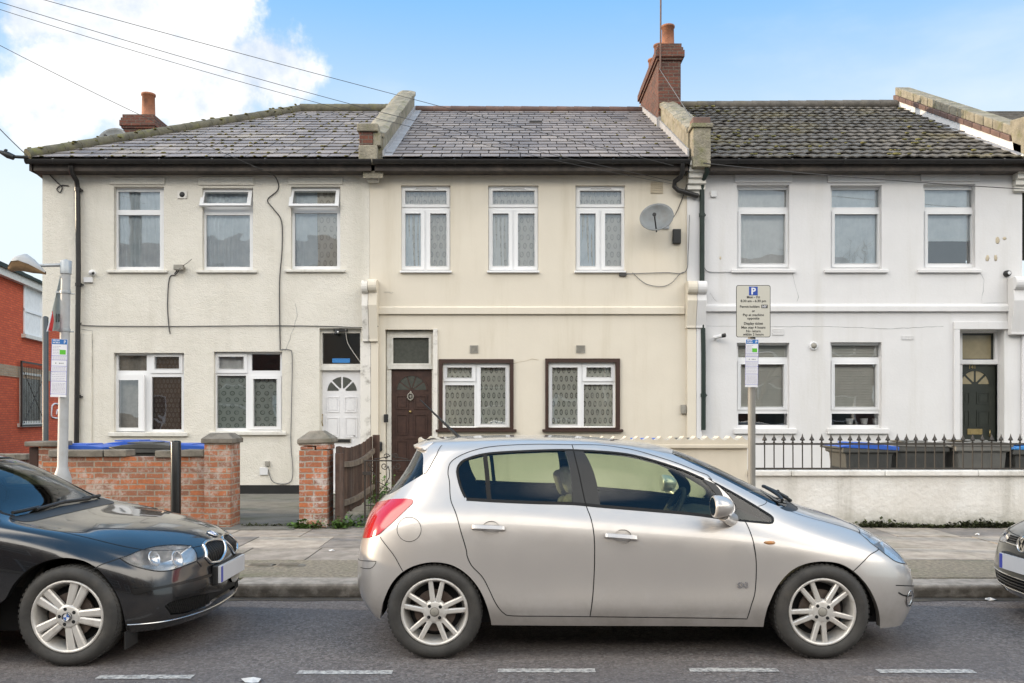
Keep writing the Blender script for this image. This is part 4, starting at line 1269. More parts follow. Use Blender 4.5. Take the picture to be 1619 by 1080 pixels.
# tiled roof: rows of rolled tiles
u = MB()
xa, xb = 3.56, 9.24
ZO = .10
u.quad((xa, EAVE_Y, EAVE_Z), (xb, EAVE_Y, EAVE_Z), (xb, RID_Y, RID_Z + ZO), (xa, RID_Y, RID_Z + ZO))
u.quad((xa, RID_Y, RID_Z + ZO), (xb + .5, RID_Y, RID_Z + ZO), (xb + .5, 25.75, EAVE_Z), (xa, 25.75, EAVE_Z))
L = math.hypot(RID_Y - EAVE_Y, RID_Z + ZO - EAVE_Z); uy, uz = (RID_Y - EAVE_Y) / L, (RID_Z + ZO - EAVE_Z) / L
rows = 17; per = .20
nx = int((xb - xa) / (per / 8))
q = random.Random(11)
for r_ in range(rows):
    s0, s1 = r_ * L / rows - .03, (r_ + 1) * L / rows + .03
    ph = (r_ % 2) * per * .12
    A, B, C = [], [], []
    jit = {}
    for i in range(nx + 1):
        x = xa + (xb - xa) * i / nx
        k = int((x + ph) / per)
        if k not in jit: jit[k] = (q.uniform(-.010, .012), q.uniform(-.018, .018))
        t_ = ((x + ph) / per) % 1
        h = .017 * (0.5 - .5 * math.cos(2 * math.pi * t_)) ** .8 + .034 + jit[k][0] * .6
        s = s0 + jit[k][1]
        A.append((x, EAVE_Y + uy * s - uz * h, EAVE_Z + uz * s + uy * h))
        C.append((x, EAVE_Y + uy * s - uz * (h - .022), EAVE_Z + uz * s + uy * (h - .022)))
        h2 = h - .040
        B.append((x, EAVE_Y + uy * s1 - uz * h2, EAVE_Z + uz * s1 + uy * h2))
    n = nx + 1
    u.add(A + B, [(i, i + 1, n + i + 1, n + i) for i in range(nx)], 1, True)
    u.add(C + A, [(i, i + 1, n + i + 1, n + i) for i in range(nx)], 1, False)
for k in range(170):
    t_ = int(q.random() ** 1.2 * rows) / rows; x = q.uniform(xa + .05, xb - .05)
    if x < xa + 1.6 or x > xb - 2.4 + 2 * t_ or q.random() < .25:
        s = t_ * L - .02; hh = .075
        rr = q.uniform(.015, .04)
        u.blob((x, EAVE_Y + uy * s - uz * hh, EAVE_Z + uz * s + uy * hh), rr * 1.6, rr, rr * .6, 2, k, 5)
rf = u.build('roof', [M['underlay'], M['pantile'], M['moss']], RH)
r = MB(); tube_row(r, (xa, RID_Y, RID_Z + ZO + .03), (xb, RID_Y, RID_Z + ZO + .07), .10, .42, 0)
r.build('ridge', M['pantile'], rf)
gutter(RH, 3.55, XR1 + .12)
# right party parapet: render base, brick course, stone coping
pw = MB()
y0, z0, y1, z1 = 15.6, 6.28, RID_Y + .2, 9.02
pw.prism([(y0, z0 - .3), (y1, z1 - .3), (y1, z1 + .20), (y0, z0 + .20)], 'x', 9.25, 9.62, 0)
pr = pw.build('parapet', M['whitewall'], RH)
br = MB(); cp = MB()
n = 16
for k in range(n):
    t0, t1 = k / n, (k + 1) / n - .006
    if k == 0: continue
    a = (y0 + (y1 - y0) * t0, z0 + (z1 - z0) * t0); b_ = (y0 + (y1 - y0) * t1, z0 + (z1 - z0) * t1)
    br.prism([(a[0], a[1] + .20), (b_[0], b_[1] + .20), (b_[0], b_[1] + .31), (a[0], a[1] + .31)], 'x', 9.22, 9.65)
    if k % 2 == 0 or True:
        cp.prism([(a[0], a[1] + .31), (b_[0], b_[1] + .31), (b_[0], b_[1] + .50), (a[0], a[1] + .50)], 'x', 9.27 - rnd.uniform(0, .012), 9.62)
br.build('brick_course', M['ridge'], pr, bevel=.01, seg=1); cp.build('coping', M['mossy_coping'], pr, bevel=.012, seg=1)
fl = MB(); fl.prism([(y0 - .1, 6.27), (y1, z1 + .01), (y1, z1 + .03), (y0 - .1, 6.29)], 'x', 9.12, 9.247)
fl.build('flashing', M['flashing'], RH)
t = MB(); t.prism([(15.38, 6.05), (15.75, 6.05), (15.95, 6.9), (15.95, 7.05), (15.38, 6.95)], 'x', 9.25, 9.64)
t.build('parapet_foot', M['mossy_coping'], RH, bevel=.02)
pipe(RH, [P(1117, 258, 15.42), P(1118, 272, 15.45), P(1111, 286, 15.66), P(1110, 300, 15.69), P(1110, 450, 15.69), P(1112, 560, 15.69), P(1112, 680, 15.69)], .045, 'greenpipe',
     [P(1110, 340, 15.69), P(1111, 470, 15.69), P(1112, 625, 15.69)])

def crack(house, pts, mat='vent', r=.0035):
    m = MB(); q = random.Random(len(pts) * 7 + int(pts[0][0]))
    P3 = []
    for a, b in zip(pts, pts[1:]):
        n = max(2, int(math.hypot(b[0] - a[0], b[1] - a[1]) / 9))
        P3 += [P(a[0] + (b[0] - a[0]) * k / n + q.uniform(-1, 1), a[1] + (b[1] - a[1]) * k / n + q.uniform(-.9, .9), HY - .001) for k in range(n)]
    m.tube(P3, [r * q.uniform(.3, 1) for _ in P3], 4, caps=False)
    return m.build('crack', M[mat], house)
crack(RH, [(1118, 515), (1230, 517), (1300, 516), (1400, 520), (1500, 516)], 'dish')
crack(RH, [(1122, 463), (1128, 472), (1140, 481)]); crack(RH, [(1548, 428), (1556, 443), (1552, 480), (1600, 478)], 'dish')
crack(RH, [(1252, 430), (1262, 470), (1258, 484)], 'dish')
crack(MH, [(608, 462), (620, 464), (623, 460)], 'dish'); crack(MH, [(812, 575), (840, 568), (862, 570)], 'terracream')
crack(LH, [(452, 555), (470, 500), (466, 470)], 'dish'); crack(LH, [(120, 520), (146, 524), (146, 620)], 'dish')
m = MB()
for (px, py, w_, h_) in ((1577, 380, 5, 9), (1588, 377, 5, 4), (1561, 408, 4, 8), (1574, 408, 4, 8), (1139, 408, 2, 4)):
    c = P(px, py, HY - .002); m.blob(c, w_ * .0085, .004, h_ * .0075, 0, px, 7)
m.build('wall_stain', M['terracream'], RH)

# ================================================================= NEXT HOUSE ALONG + RED HOUSE + OPPOSITE ROW
NH = thing('terraced_house', 'red brick house at the far right edge, next to the white house', 'house', (12.6, HY, .1))
w = MB(); w.plate(XR1 + .38, 15.8, 0, 6.2, [(11.0, 12.0, 4.2, 5.8), (13.2, 14.2, 4.2, 5.8), (11.0, 12.2, 1.2, 2.8)], HY - .012, HY + .16)
w.build('wall', M['brick_chimney'], NH)
t = MB()
for r_ in ((11.0, 12.0, 4.2, 5.8), (13.2, 14.2, 4.2, 5.8), (11.0, 12.2, 1.2, 2.8)):
    t.plate(*r_, [(r_[0] + .08, r_[1] - .08, r_[2] + .08, r_[3] - .08)], HY + .1, HY + .15, 0)
    t.quad((r_[0] + .08, HY + .13, r_[2] + .08), (r_[1] - .08, HY + .13, r_[2] + .08), (r_[1] - .08, HY + .13, r_[3] - .08), (r_[0] + .08, HY + .13, r_[3] - .08), 1)
t.build('window', [M['upvc'], M['obscure']], NH)
t = MB(); t.prism([(EAVE_Y, EAVE_Z), (RID_Y, RID_Z), (25.75, EAVE_Z)], 'x', 9.66, 16)
L = 5.8
for k in range(16):
    s = k / 16
    t.prism([(EAVE_Y + 5.16 * s - .02, EAVE_Z + 2.66 * s + .045), (EAVE_Y + 5.16 * (s + 1 / 16), EAVE_Z + 2.66 * (s + 1 / 16) + .006), (EAVE_Y + 5.16 * (s + 1 / 16), EAVE_Z + 2.66 * (s + 1 / 16) - .01), (EAVE_Y + 5.16 * s - .02, EAVE_Z + 2.66 * s - .0)], 'x', 9.67, 16)
t.build('roof', M['pantile'], NH)
gutter(NH, 9.7, 16)
t = MB(); q = rect((1614, 440, 1640, 720)); t.box(q[0], q[1], HY - .05, HY - .014, .1, q[3]); t.build('pier', M['whitewall'], NH)

# red house across the side street: its front runs away from us
RDIR = Vector((-.197, .98, 0)).normalized()
rp0 = P(0, HZ, 27.0); rp0.z = 0
def rh(s, z, out=0.0):
    n = Vector((RDIR.y, -RDIR.x, 0))
    p = rp0 + RDIR * s + n * out
    return (p.x, p.y, z)
def rs(px):
    # distance along the red front that appears at photo column px
    k = (px - CX) / F
    return (k * rp0.y - rp0.x) / (RDIR.x - k * RDIR.y)
def rz(px, py):
    p = rp0 + RDIR * rs(px)
    return H - (py - HZ) * p.y / F
RD = thing('corner_house', 'red painted brick house across the side street at the left edge', 'house', tuple(rp0))
w = MB(); s0, s1 = -9.0, rs(118)
ez = rz(0, 421)
def rbox(mb, sa, sb, za, zb, oa, ob, m=0):
    v = [rh(s, z, o) for z in (za, zb) for o in (oa, ob) for s in (sa, sb)]
    mb.add(v, [(0, 2, 3, 1), (4, 5, 7, 6), (0, 1, 5, 4), (2, 6, 7, 3), (0, 4, 6, 2), (1, 3, 7, 5)], m)
rbox(w, s0, s1, 0, ez, -8, 0)
rbox(w, s0, s1, rz(20, 596), rz(20, 578), 0, .025, 1)
w.build('wall', [M['brick_red'], M['brick_stock']], RD)
r = MB()
v = [rh(s0, ez - .1, .25), rh(s1, ez - .1, .25), rh(s1, ez + 2.0, -4), rh(s0, ez + 2.0, -4), rh(s1, ez - .1, -8.3), rh(s0, ez - .1, -8.3)]
r.add(v, [(0, 1, 2, 3), (3, 2, 4, 5), (1, 4, 2), (0, 3, 5)])
for k in range(14):
    t_ = k / 14
    def ln(t, o): return (ez - .1 + 2.1 * t + o, .25 - 4.25 * t)
    a, b_ = ln(t_, .05), ln(t_ + 1 / 14, .012)
    r.add([rh(s0, a[0], a[1] + .03), rh(s1, a[0], a[1] + .03), rh(s1, b_[0], b_[1]), rh(s0, b_[0], b_[1]), rh(s0, a[0] - .045, a[1] + .03), rh(s1, a[0] - .045, a[1] + .03)], [(0, 1, 2, 3), (4, 5, 1, 0)])
r.build('roof', M['darktile'], RD)
g = MB(); rbox(g, s0, s1, ez - .32, ez - .04, .02, .2); g.build('gutter', M['oldwhite'], RD)
def rwin(pa, pb, ya, yb, bars, fm, glassm):
    sa, sb = rs(pa), rs(pb); za, zb = rz((pa + pb) / 2, yb), rz((pa + pb) / 2, ya)
    m = MB()
    for (a, b_, c, d_) in ((sa, sb, zb - .08, zb), (sa, sb, za, za + .08), (sa, sa + .1, za, zb), (sb - .1, sb, za, zb)):
        rbox(m, a, b_, c, d_, .01, .05)
    for zz in bars: rbox(m, sa, sb, za + (zb - za) * zz - .05, za + (zb - za) * zz + .05, .012, .06)
    wdw = m.build('window', M[fm], RD)
    p_ = MB(); p_.add([rh(sa, za, .02), rh(sb, za, .02), rh(sb, zb, .02), rh(sa, zb, .02)], [(0, 1, 2, 3)]); p_.build('pane', M[glassm], wdw)
    p_ = MB(); rbox(p_, sa - .15, sb + .15, za - .12, za, .0, .14); p_.build('sill', M['oldwhite'], wdw)
    return wdw, sa, sb, za, zb
rwin(36, 65, 453, 532, (.48,), 'upvc', 'net')
wdw, sa, sb, za, zb = rwin(30, 64, 590, 669, (), 'oldwhite', 'obscure')
m = MB()
for k in range(14):
    s = sa + (sb - sa) * k / 13
    rbox(m, s - .006, s + .006, za, zb + .2, .12, .132)
for (a, b_, c, d_) in ((sa - .2, sb + .2, zb + .3, zb + .36), (sa - .2, sb + .2, za - .1, za - .04), (sa - .2, sa - .14, za - .1, zb + .36), (sb + .14, sb + .2, za - .1, zb + .36)):
    rbox(m, a, b_, c, d_, .11, .16)
m.tube([rh(sa, zb, .15), rh(sb, za, .15)], .012, 6); m.tube([rh(sa, za, .15), rh(sb, zb, .15)], .012, 6)
m.build('window_grille', M['iron'], wdw)
# loops of white graffiti on the red front
m = MB()
gp = [(81, 642), (80, 655), (82, 660), (92, 661), (94, 655), (90, 648), (88, 655)]
m.tube(spline([rh(rs(a), rz(a, b_), .02) for a, b_ in gp], 4), .03, 6); m.tube(spline([rh(rs(a), rz(a, b_), .02) for a, b_ in [(81, 642), (86, 638), (93, 640)]], 4), .03, 6)
m.build('graffiti', M['signwhite'], RD)

# opposite row: shows in the windows and the car's paint
def opposite(x, w_, h, label, proto=None):
    o = thing('opposite_house', label, 'house', (x, -9, .1), 'houses across the road behind the viewer')
    m = MB(); hs = [(x - w_ * .36, x - w_ * .12, 4.4, 6.2), (x + w_ * .12, x + w_ * .36, 4.4, 6.2), (x - w_ * .36, x - w_ * .0, 1.0, 2.9), (x + w_ * .18, x + w_ * .36, .15, 2.4)]
    m.plate(x - w_ / 2, x + w_ / 2, 0, h, hs, -9, -9.15)
    m.box(x - w_ / 2, x + w_ / 2, -17, -9.16, 0, h - .01)
    m.build('wall', M['brick_stock'] if int(x) % 2 else M['brick_chimney'], o)
    r = MB(); r.prism([(-8.7, h), (-13, h + 2.2), (-17.3, h)], 'x', x - w_ / 2, x + w_ / 2); r.build('roof', M['ridge'] if int(x) % 2 else M['slate'], o)
    for q in hs:
        f = MB(); f.plate(*q, [(q[0] + .08, q[1] - .08, q[2] + .08, (q[2] + q[3]) / 2 - .04), (q[0] + .08, q[1] - .08, (q[2] + q[3]) / 2 + .04, q[3] - .08)], -9.02, -9.12)
        f.quad((q[0], -9.1, q[2]), (q[1], -9.1, q[2]), (q[1], -9.1, q[3]), (q[0], -9.1, q[3]), 1)
        f.build('window', [M['upvc'], M['obscure']], o)
    return o
for i in range(6):
    opposite(-19 + i * 6.6, 6.6, (8.4, 8.6, 7.0, 6.6, 6.6, 7.6)[i], 'brick terraced house behind the viewer, seen only as a reflection')

# ---------------------------------------------------------------- garden walls, fence, gate, railing
WF = 11.12                                                    # street face of the garden walls
def wx(px): return fx(px, WF)
def wz(py): return fz(py, WF)

bwl = thing('brick_wall', 'low red brick garden wall in front of the cream house, with a capped end pillar', 'wall', (wx(215), WF, PAVE))
m = MB(); m.box(wx(62), wx(324), WF + .06, WF + .28, .05, wz(723)); m.box(wx(62), wx(324), WF + .04, WF + .30, .05, .22)
m.build('wall', M['brick_wall'], bwl)
m = MB()
for a, b, dz in ((74, 161, 0), (162, 198, .004), (243, 282, -.006), (283, 322, .004)):
    m.box(wx(a) + .004, wx(b) - .004, WF + .02, WF + .32, wz(723) + dz, wz(712) + dz)
m.build('coping', M['stonecap'], bwl, bevel=.012)
def brick_pillar(parent, x0, x1, d, ztop, cap_t, matn, zc):
    m = MB(); m.box(x0, x1, WF, WF + d, .03, ztop)
    q = m.build('pillar', M[matn], parent)
    c = MB()
    c.prism([(x0 - .035, WF - .035), (x1 + .035, WF - .035), (x1 + .035, WF + d + .035), (x0 - .035, WF + d + .035)], 'z', ztop, ztop + cap_t * .45)
    cx, cy = (x0 + x1) / 2, WF + d / 2
    a, b = [(x0 - .035, WF - .035), (x1 + .035, WF - .035), (x1 + .035, WF + d + .035), (x0 - .035, WF + d + .035)], .6
    lo = [(p[0], p[1], ztop + cap_t * .45) for p in a]; hi = [(cx + (p[0] - cx) * b, cy + (p[1] - cy) * b, ztop + cap_t) for p in a]
    c.add(lo + hi, [(0, 1, 5, 4), (1, 2, 6, 5), (2, 3, 7, 6), (3, 0, 4, 7), (4, 5, 6, 7)])
    c.build('cap', M['stonecap'], q if parent else None, bevel=.01)
    return q
brick_pillar(bwl, wx(323), wx(364), .40, wz(701), .13, 'brick_wall', 0)
# far-left corner pillar with its dark gate post and the return wall down the side street
cpl = thing('brick_pillar', 'brick corner pillar with a flat stone cap behind the street lamp', 'pillar', (wx(76), 11.5, PAVE))
m = MB(); m.box(fx(61, 11.45), fx(92, 11.45), 11.45, 11.75, .05, fz(706, 11.45)); m.build('shaft', M['brick_pillar'], cpl)
m = MB(); m.box(fx(41, 11.45), fx(94, 11.45), 11.40, 11.80, fz(706, 11.45), fz(698, 11.45)); m.build('cap', M['stonecap'], cpl, bevel=.015)
gp = MB(); gp.box(fx(46, 11.5), fx(60, 11.5), 11.5, 11.62, .05, fz(707, 11.5))
tag(gp.build('gate_post', M['browntrim'], bevel=.006, origin=(fx(53, 11.5), 11.5, .05)), 'dark wooden gate post tight against the brick corner pillar', 'post')
swl = thing('side_wall', 'low dark brick wall running along the side street at the left edge', 'wall', (fx(10, 13.5), 13.5, 0))
m = MB(); m.box(fx(-60, 13.5), fx(44, 13.5), 13.5, 13.72, 0, fz(727, 13.5)); m.build('wall', M['brick_chimney'], swl)
m = MB()
for k in range(6): m.box(fx(-60, 13.5) + k * .172, fx(-60, 13.5) + k * .172 + .168, 13.46, 13.76, fz(727, 13.5), fz(718, 13.5))
m.build('coping', M['stonecap'], swl, bevel=.01)
# free pillar by the path
bp2 = thing('brick_pillar', 'worn red brick gate pillar with a loose stone cap beside the wooden fence', 'pillar', (wx(495), WF, PAVE))
m = MB(); m.box(wx(473), wx(517), WF, WF + .40, .03, wz(712)); m.build('shaft', M['brick_pillar'], bp2)
m = MB()
for (a, b, z0, z1, ry) in ((474, 498, 712, 706, 3), (499, 520, 711.5, 704.5, -4), (471, 519, 705.5, 699, 2)):
    c = (wx((a + b) / 2), WF + .2, wz((z0 + z1) / 2))
    T = Matrix.Translation(c) @ Matrix.Rotation(R(ry), 4, 'Y')
    m.box(-(wx(b) - wx(a)) / 2 + .004, (wx(b) - wx(a)) / 2 - .004, -.2, .2, -(wz(z1) - wz(z0)) / 2, (wz(z1) - wz(z0)) / 2 - .004, 0, T)
m.build('loose_brick', M['brick_pillar'], bp2, bevel=.012)
m = MB(); c = (wx(497), WF + .2, wz(699))
T = Matrix.Translation(c) @ Matrix.Rotation(R(-2), 4, 'Y')
m.lathe([(.001, .145), (.13, .14), (.31, .04), (.315, -.01), (.3, -.02), (.001, -.02)], (0, 0, 0), 'z', 4, 0, False, T @ Matrix.Rotation(R(45), 4, 'Z'))
m.build('cap', M['stonecap'], bp2, bevel=.015)

# scalloped beige wall of the middle house
gw = thing('garden_wall', 'beige rendered garden wall with a scalloped top behind the silver car', 'wall', (wx(920), WF, PAVE))
m = MB(); m.box(wx(661), wx(1183), WF + .04, WF + .24, .05, wz(709)); m.build('wall', M['gardenbeige'], gw)
m = MB(); m.box(wx(660), wx(1183) + .003, WF - .005, WF + .28, wz(709), wz(703)); m.build('ledge', M['gardenbeige'], gw, bevel=.01)
m = MB()
x0, x1 = wx(661), wx(1183); per = .150
n = int((x1 - x0) / per * 10)
tp = [(x0 + (x1 - x0) * i / n, wz(696) + .050 * (1 - abs(math.sin(math.pi * i / 10.0)))) for i in range(n + 1)]
tp[0] = (x0, wz(694))
for a, b in zip(tp, tp[1:]):
    m.prism([(a[0], wz(703)), (b[0], wz(703)), b, a], 'y', WF + .02, WF + .25)
m.build('scalloped_coping', M['gardenbeige'], gw)

# white wall and its railing
ww = thing('garden_wall', 'low white painted garden wall carrying an iron railing', 'wall', (wx(1420), WF, PAVE))
m = MB(); m.box(wx(1183.5), wx(1760), WF + .05, WF + .27, .05, wz(753)); m.build('wall', M['gardenwhite'], ww)
m = MB()
cuts = [1183.5, 1252, 1400, 1548, 1760]
for a, b in zip(cuts, cuts[1:]):
    m.box(wx(a) + .002, wx(b) - .002, WF + .005, WF + .31, wz(753), wz(744))
m.build('coping', M['gardenwhite'], ww, bevel=.014)
rl = thing('iron_railing', 'black spear-topped iron railing standing on the white garden wall', 'railing', (wx(1420), WF + .15, wz(744)))
RY = WF + .15
def ry(px): return fx(px, RY)
zt, zl = fz(702, RY), fz(741, RY)
m = MB(); m.box(ry(1190), ry(1760), RY - .012, RY + .012, zt - .012, zt + .012); m.build('top_rail', M['rail_iron'], rl)
m = MB(); m.box(ry(1190), ry(1760), RY - .014, RY + .014, zl - .012, zl + .012)
for px in (1209, 1345, 1480, 1615): m.box(ry(px) - .01, ry(px) + .01, RY - .01, RY + .01, zl - .05, zl - .012)
m.build('bottom_rail', M['rail_iron'], rl)
k = 0
barme = None
for k in range(36):
    x = ry(1209 + 14.95 * k)
    if barme is None:
        m = MB(); m.tube([(0, 0, 0), (0, 0, zt - zl + .045)], .0085, 8)
        m.lathe([(.009, 0), (.016, .004), (.016, .012), (.008, .02), (.010, .03), (.034, .036), (.030, .05), (.012, .085), (.001, .125)], (0, 0, zt - zl + .012), 'z', 4)
        o = m.build('bar', M['rail_iron'], rl); barme = o.data
    else:
        o = bpy.data.objects.new('bar', barme); COL.objects.link(o); adopt(o, rl)
    o.location = (x, RY, zl)
    o.rotation_euler = (0, R(rnd.uniform(-.6, .6)), 0)

# wooden fence along the path
fn = thing('wooden_fence', 'dark brown boarded fence running back from the brick gate pillar to the house', 'fence', (-2.25, 12.6, .12))
FX = fx(534, 11.25)
m = MB()
y = 11.28; kk = 0
while y < 14.05:
    t = (y - 11.28) / 2.8
    top = 1.165 - .06 * math.sin(math.pi * min(1, t * 1.05)) + .06 * t * t + rnd.uniform(-.008, .008)
    m.box(FX - .03 - rnd.uniform(0, .006), FX - .012, y, y + .088, .20 + .05 * t + rnd.uniform(-.02, .02), top)
    y += .098
m.build('boards', M['wood'], fn)
for nm, pts in (('rail', [(FX, 11.3, .93), (FX, 12.2, .885), (FX, 13.1, .90), (FX, 14.1, .99)]), ('rail', [(FX, 11.3, .40), (FX, 12.6, .36), (FX, 14.1, .40)])):
    m = MB()
    sp = spline(pts, 6)
    for a, b in zip(sp, sp[1:]):
        vs = []
        for p in (a, b):
            vs += [(p.x - .010, p.y, p.z - .04), (p.x + .035, p.y, p.z - .035), (p.x + .035, p.y, p.z + .035), (p.x - .010, p.y, p.z + .04)]
        m.add(vs, [(0, 1, 5, 4), (1, 2, 6, 5), (2, 3, 7, 6), (3, 0, 4, 7)])
    m.build(nm, M['woodrail'], fn)
for (yy_, px, zt_) in ((11.17, 536, 1.085), (14.1, 594, 1.25)):
    m = MB(); m.box(fx(px, yy_) - .052, fx(px, yy_) + .052, yy_, yy_ + .1, .05, zt_); m.build('post', M['wood'], fn, bevel=.006)

# wrought iron gate
gt = thing('iron_gate', 'low wrought iron garden gate with scrolls behind the back of the silver car', 'gate', (-1.6, WF + .1, .13))
GY = WF + .10
gx0, gx1 = fx(577, GY), fx(659, GY)
m = MB()
zr = fz(728.5, GY)
m.tube([(gx0, GY, .2), (gx0, GY, zr)], .012, 6); m.tube([(gx1, GY, .2), (gx1, GY, zr)], .012, 6)
m.tube([(gx0 - .02, GY, zr), (gx1 + .02, GY, zr)], .010, 6); m.tube([(gx0, GY, .24), (gx1, GY, .24)], .010, 6); m.tube([(gx0, GY, .40), (gx1, GY, .40)], .009, 6)
m.build('frame', M['iron'], gt)
m = MB()
for k in range(1, 9):
    x = gx0 + (gx1 - gx0) * k / 9
    m.tube([(x, GY, .24), (x, GY, .40 if 2 < k < 9 else zr)], .0065, 5)
m.build('bars', M['iron'], gt)
def spiral(mb, c, r, turns, a0, sgn, end):
    pts = []
    for i in range(int(16 * turns) + 1):
        t = i / (16 * turns)
        a = a0 + sgn * 2 * math.pi * turns * t
        pts.append(Vector((c[0] + r * (.25 + .75 * t) * math.cos(a), GY, c[1] + r * (.25 + .75 * t) * math.sin(a))))
    pts += [Vector((e[0], GY, e[1])) for e in end]
    mb.tube(spline(pts, 2), .006, 5)
m = MB()
cxg = (gx0 + gx1) / 2
for sg in (-1, 1):
    spiral(m, (cxg + sg * .06, zr + .055), .042, 1.3, math.pi / 2, sg, [(cxg + sg * .22, zr + .02)])
    spiral(m, (cxg + sg * .085, zr - .07), .05, 1.3, -math.pi / 2, -sg, [(cxg + sg * .02, zr - .22), (cxg + sg * .16, zr - .42)])
    spiral(m, (cxg + sg * .085, .50), .05, 1.3, math.pi / 2, sg, [(cxg + sg * .02, .62), (cxg + sg * .20, .72)])
    spiral(m, (cxg + sg * .26, zr - .07), .04, 1.2, math.pi / 2, -sg, [(cxg + sg * .20, zr - .2)])
m.build('scrolls', M['iron'], gt)
m = MB(); m.box(gx0 - .03, gx0 + .08, GY - .03, GY + .03, fz(751, GY), fz(746, GY)); m.build('latch', M['iron'], gt)

# ---------------------------------------------------------------- bins
def wheelie(label, x, y, z, rot, lidm, bodym, scale=1.0, ajar=0):
    o = thing('wheelie_bin', label, 'wheelie bin', (0, 0, 0), 'wheelie bins in the front gardens')
    m = MB()
    def ring(w, d, zz, yo=0): return [(-w, -d + yo, zz), (w, -d + yo, zz), (w, d + yo, zz), (-w, d + yo, zz)]
    vs = ring(.20, .24, 0) + ring(.27, .32, .92, .02) + ring(.30, .36, .93, .02) + ring(.30, .36, 1.0, .02)
    m.add(vs, [(3, 2, 1, 0)] + [(i * 4 + k, i * 4 + (k + 1) % 4, (i + 1) * 4 + (k + 1) % 4, (i + 1) * 4 + k) for i in range(3) for k in range(4)])
    for s in (-1, 0, 1): m.box(s * .15 - .02, s * .15 + .02, -.325 + (0), -.30, .78, .90)
    m.build('body', bodym, o, bevel=.015)
    m = MB()
    L = []
    for i in range(7):
        t = i / 6
        yy_ = -.37 + .78 * t
        zz = 1.005 + .055 * math.sin(math.pi * min(1, .12 + t * .85)) ** .7
        L.append((yy_, zz))
    T = Matrix.Translation((0, .41, 1.01)) @ Matrix.Rotation(R(ajar), 4, 'X') @ Matrix.Translation((0, -.41, -1.01))
    m.prism(L + [(.41, 1.0), (-.37, .985)], 'x', -.31, .31, 0, T)
    m.box(-.20, .20, -.10, .25, 1.055, 1.072, 0, T)
    m.build('lid', lidm, o, bevel=.015)
    m = MB(); m.tube([(-.24, .36, .98), (-.24, .46, 1.0), (.24, .46, 1.0), (.24, .36, .98)], .016, 8); m.build('handle', bodym, o)
    for s in (-1, 1):
        m = MB(); m.lathe([(.001, -.025), (.09, -.025), (.1, -.015), (.1, .015), (.09, .025), (.001, .025)], (s * .24, .30, .1), 'x', 16); m.build('wheel', M['black'], o)
    o.location = (x, y, z); o.rotation_euler = (0, 0, R(rot)); o.scale = (scale,) * 3
    return o
BY = 12.0
wheelie('blue lidded wheelie bin nearest the drainpipe behind the left brick wall', fx(140, BY), BY, .11, 86, M['binblue'], M['binbody'], 1.0)
wheelie('blue lidded wheelie bin beside the black lidded one behind the left brick wall', fx(182, BY) + .05, BY + .62, .11, 92, M['binblue'], M['binbody'], 1.03)
wheelie('black lidded wheelie bin behind the dip in the left brick wall coping', fx(240, BY), BY, .11, 90, M['binbody'], M['binbody'], 1.02)
wheelie('grey blue lidded wheelie bin next to the capped pillar of the left brick wall', fx(300, BY), BY + .1, .11, 88, M['binblue'], M['bingrey'], 1.0)
BY = 11.95
wheelie('dark wheelie bin with a bright blue lid, leftmost behind the railing', fx(1362, BY), BY, .11, 92, M['binblue'], M['binbody'], 1.03, 2)
wheelie('charcoal wheelie bin with a grey lid in the middle behind the railing', fx(1449, BY), BY + .08, .11, 88, M['bingrey'], M['binbody'], 1.04)
wheelie('grey wheelie bin with a grey lid in front of the dark green door', fx(1537, BY), BY, .11, 91, M['bingrey'], M['bingrey'], 1.05)
wheelie('wheelie bin with a light blue lid at the right edge behind the railing', fx(1625, BY), BY, .11, 90, M['bincyan'], M['binbody'], 1.0)
wheelie('blue lidded wheelie bin peeping over the scalloped beige wall', fx(1030, BY), BY, .12, 91, M['binblue'], M['binbody'], 1.06)
wheelie('grey lidded wheelie bin peeping over the scalloped beige wall', fx(1092, BY), BY + .1, .12, 89, M['binbody'], M['binbody'], 1.06)

# ---------------------------------------------------------------- street lamp with its signs
LY = 10.5
lp = thing('street_lamp', 'short grey street lamp with a warning sign and a parking notice on its column', 'street lamp', (fx(97, LY), LY, PAVE))
pb, pt_ = Vector((fx(97, LY), LY, PAVE)), P(104.5, 412, LY)
def lpt(t): return pb.lerp(pt_, t)
m = MB()
tz = lambda py: (fz(py, LY) - pb.z) / (pt_.z - pb.z)
m.tube([lpt(0), lpt(tz(756)), lpt(tz(741)), lpt(tz(738)), lpt(tz(600)), lpt(tz(500)), lpt(tz(433))], [.105, .105, .066, .060, .058, .055, .053], 20)
m.build('column', M['lampgrey'], lp)
m = MB(); m.tube([lpt(tz(433)), lpt(.999), lpt(1.0), lpt(1.004)], [.064, .064, .05, .01], 20); m.build('column_cap', M['galv'], lp)
m = MB(); a = lpt(tz(419)); m.tube([a, P(62, 420, LY - .02)], .020, 10); m.build('arm', M['galv'], lp)
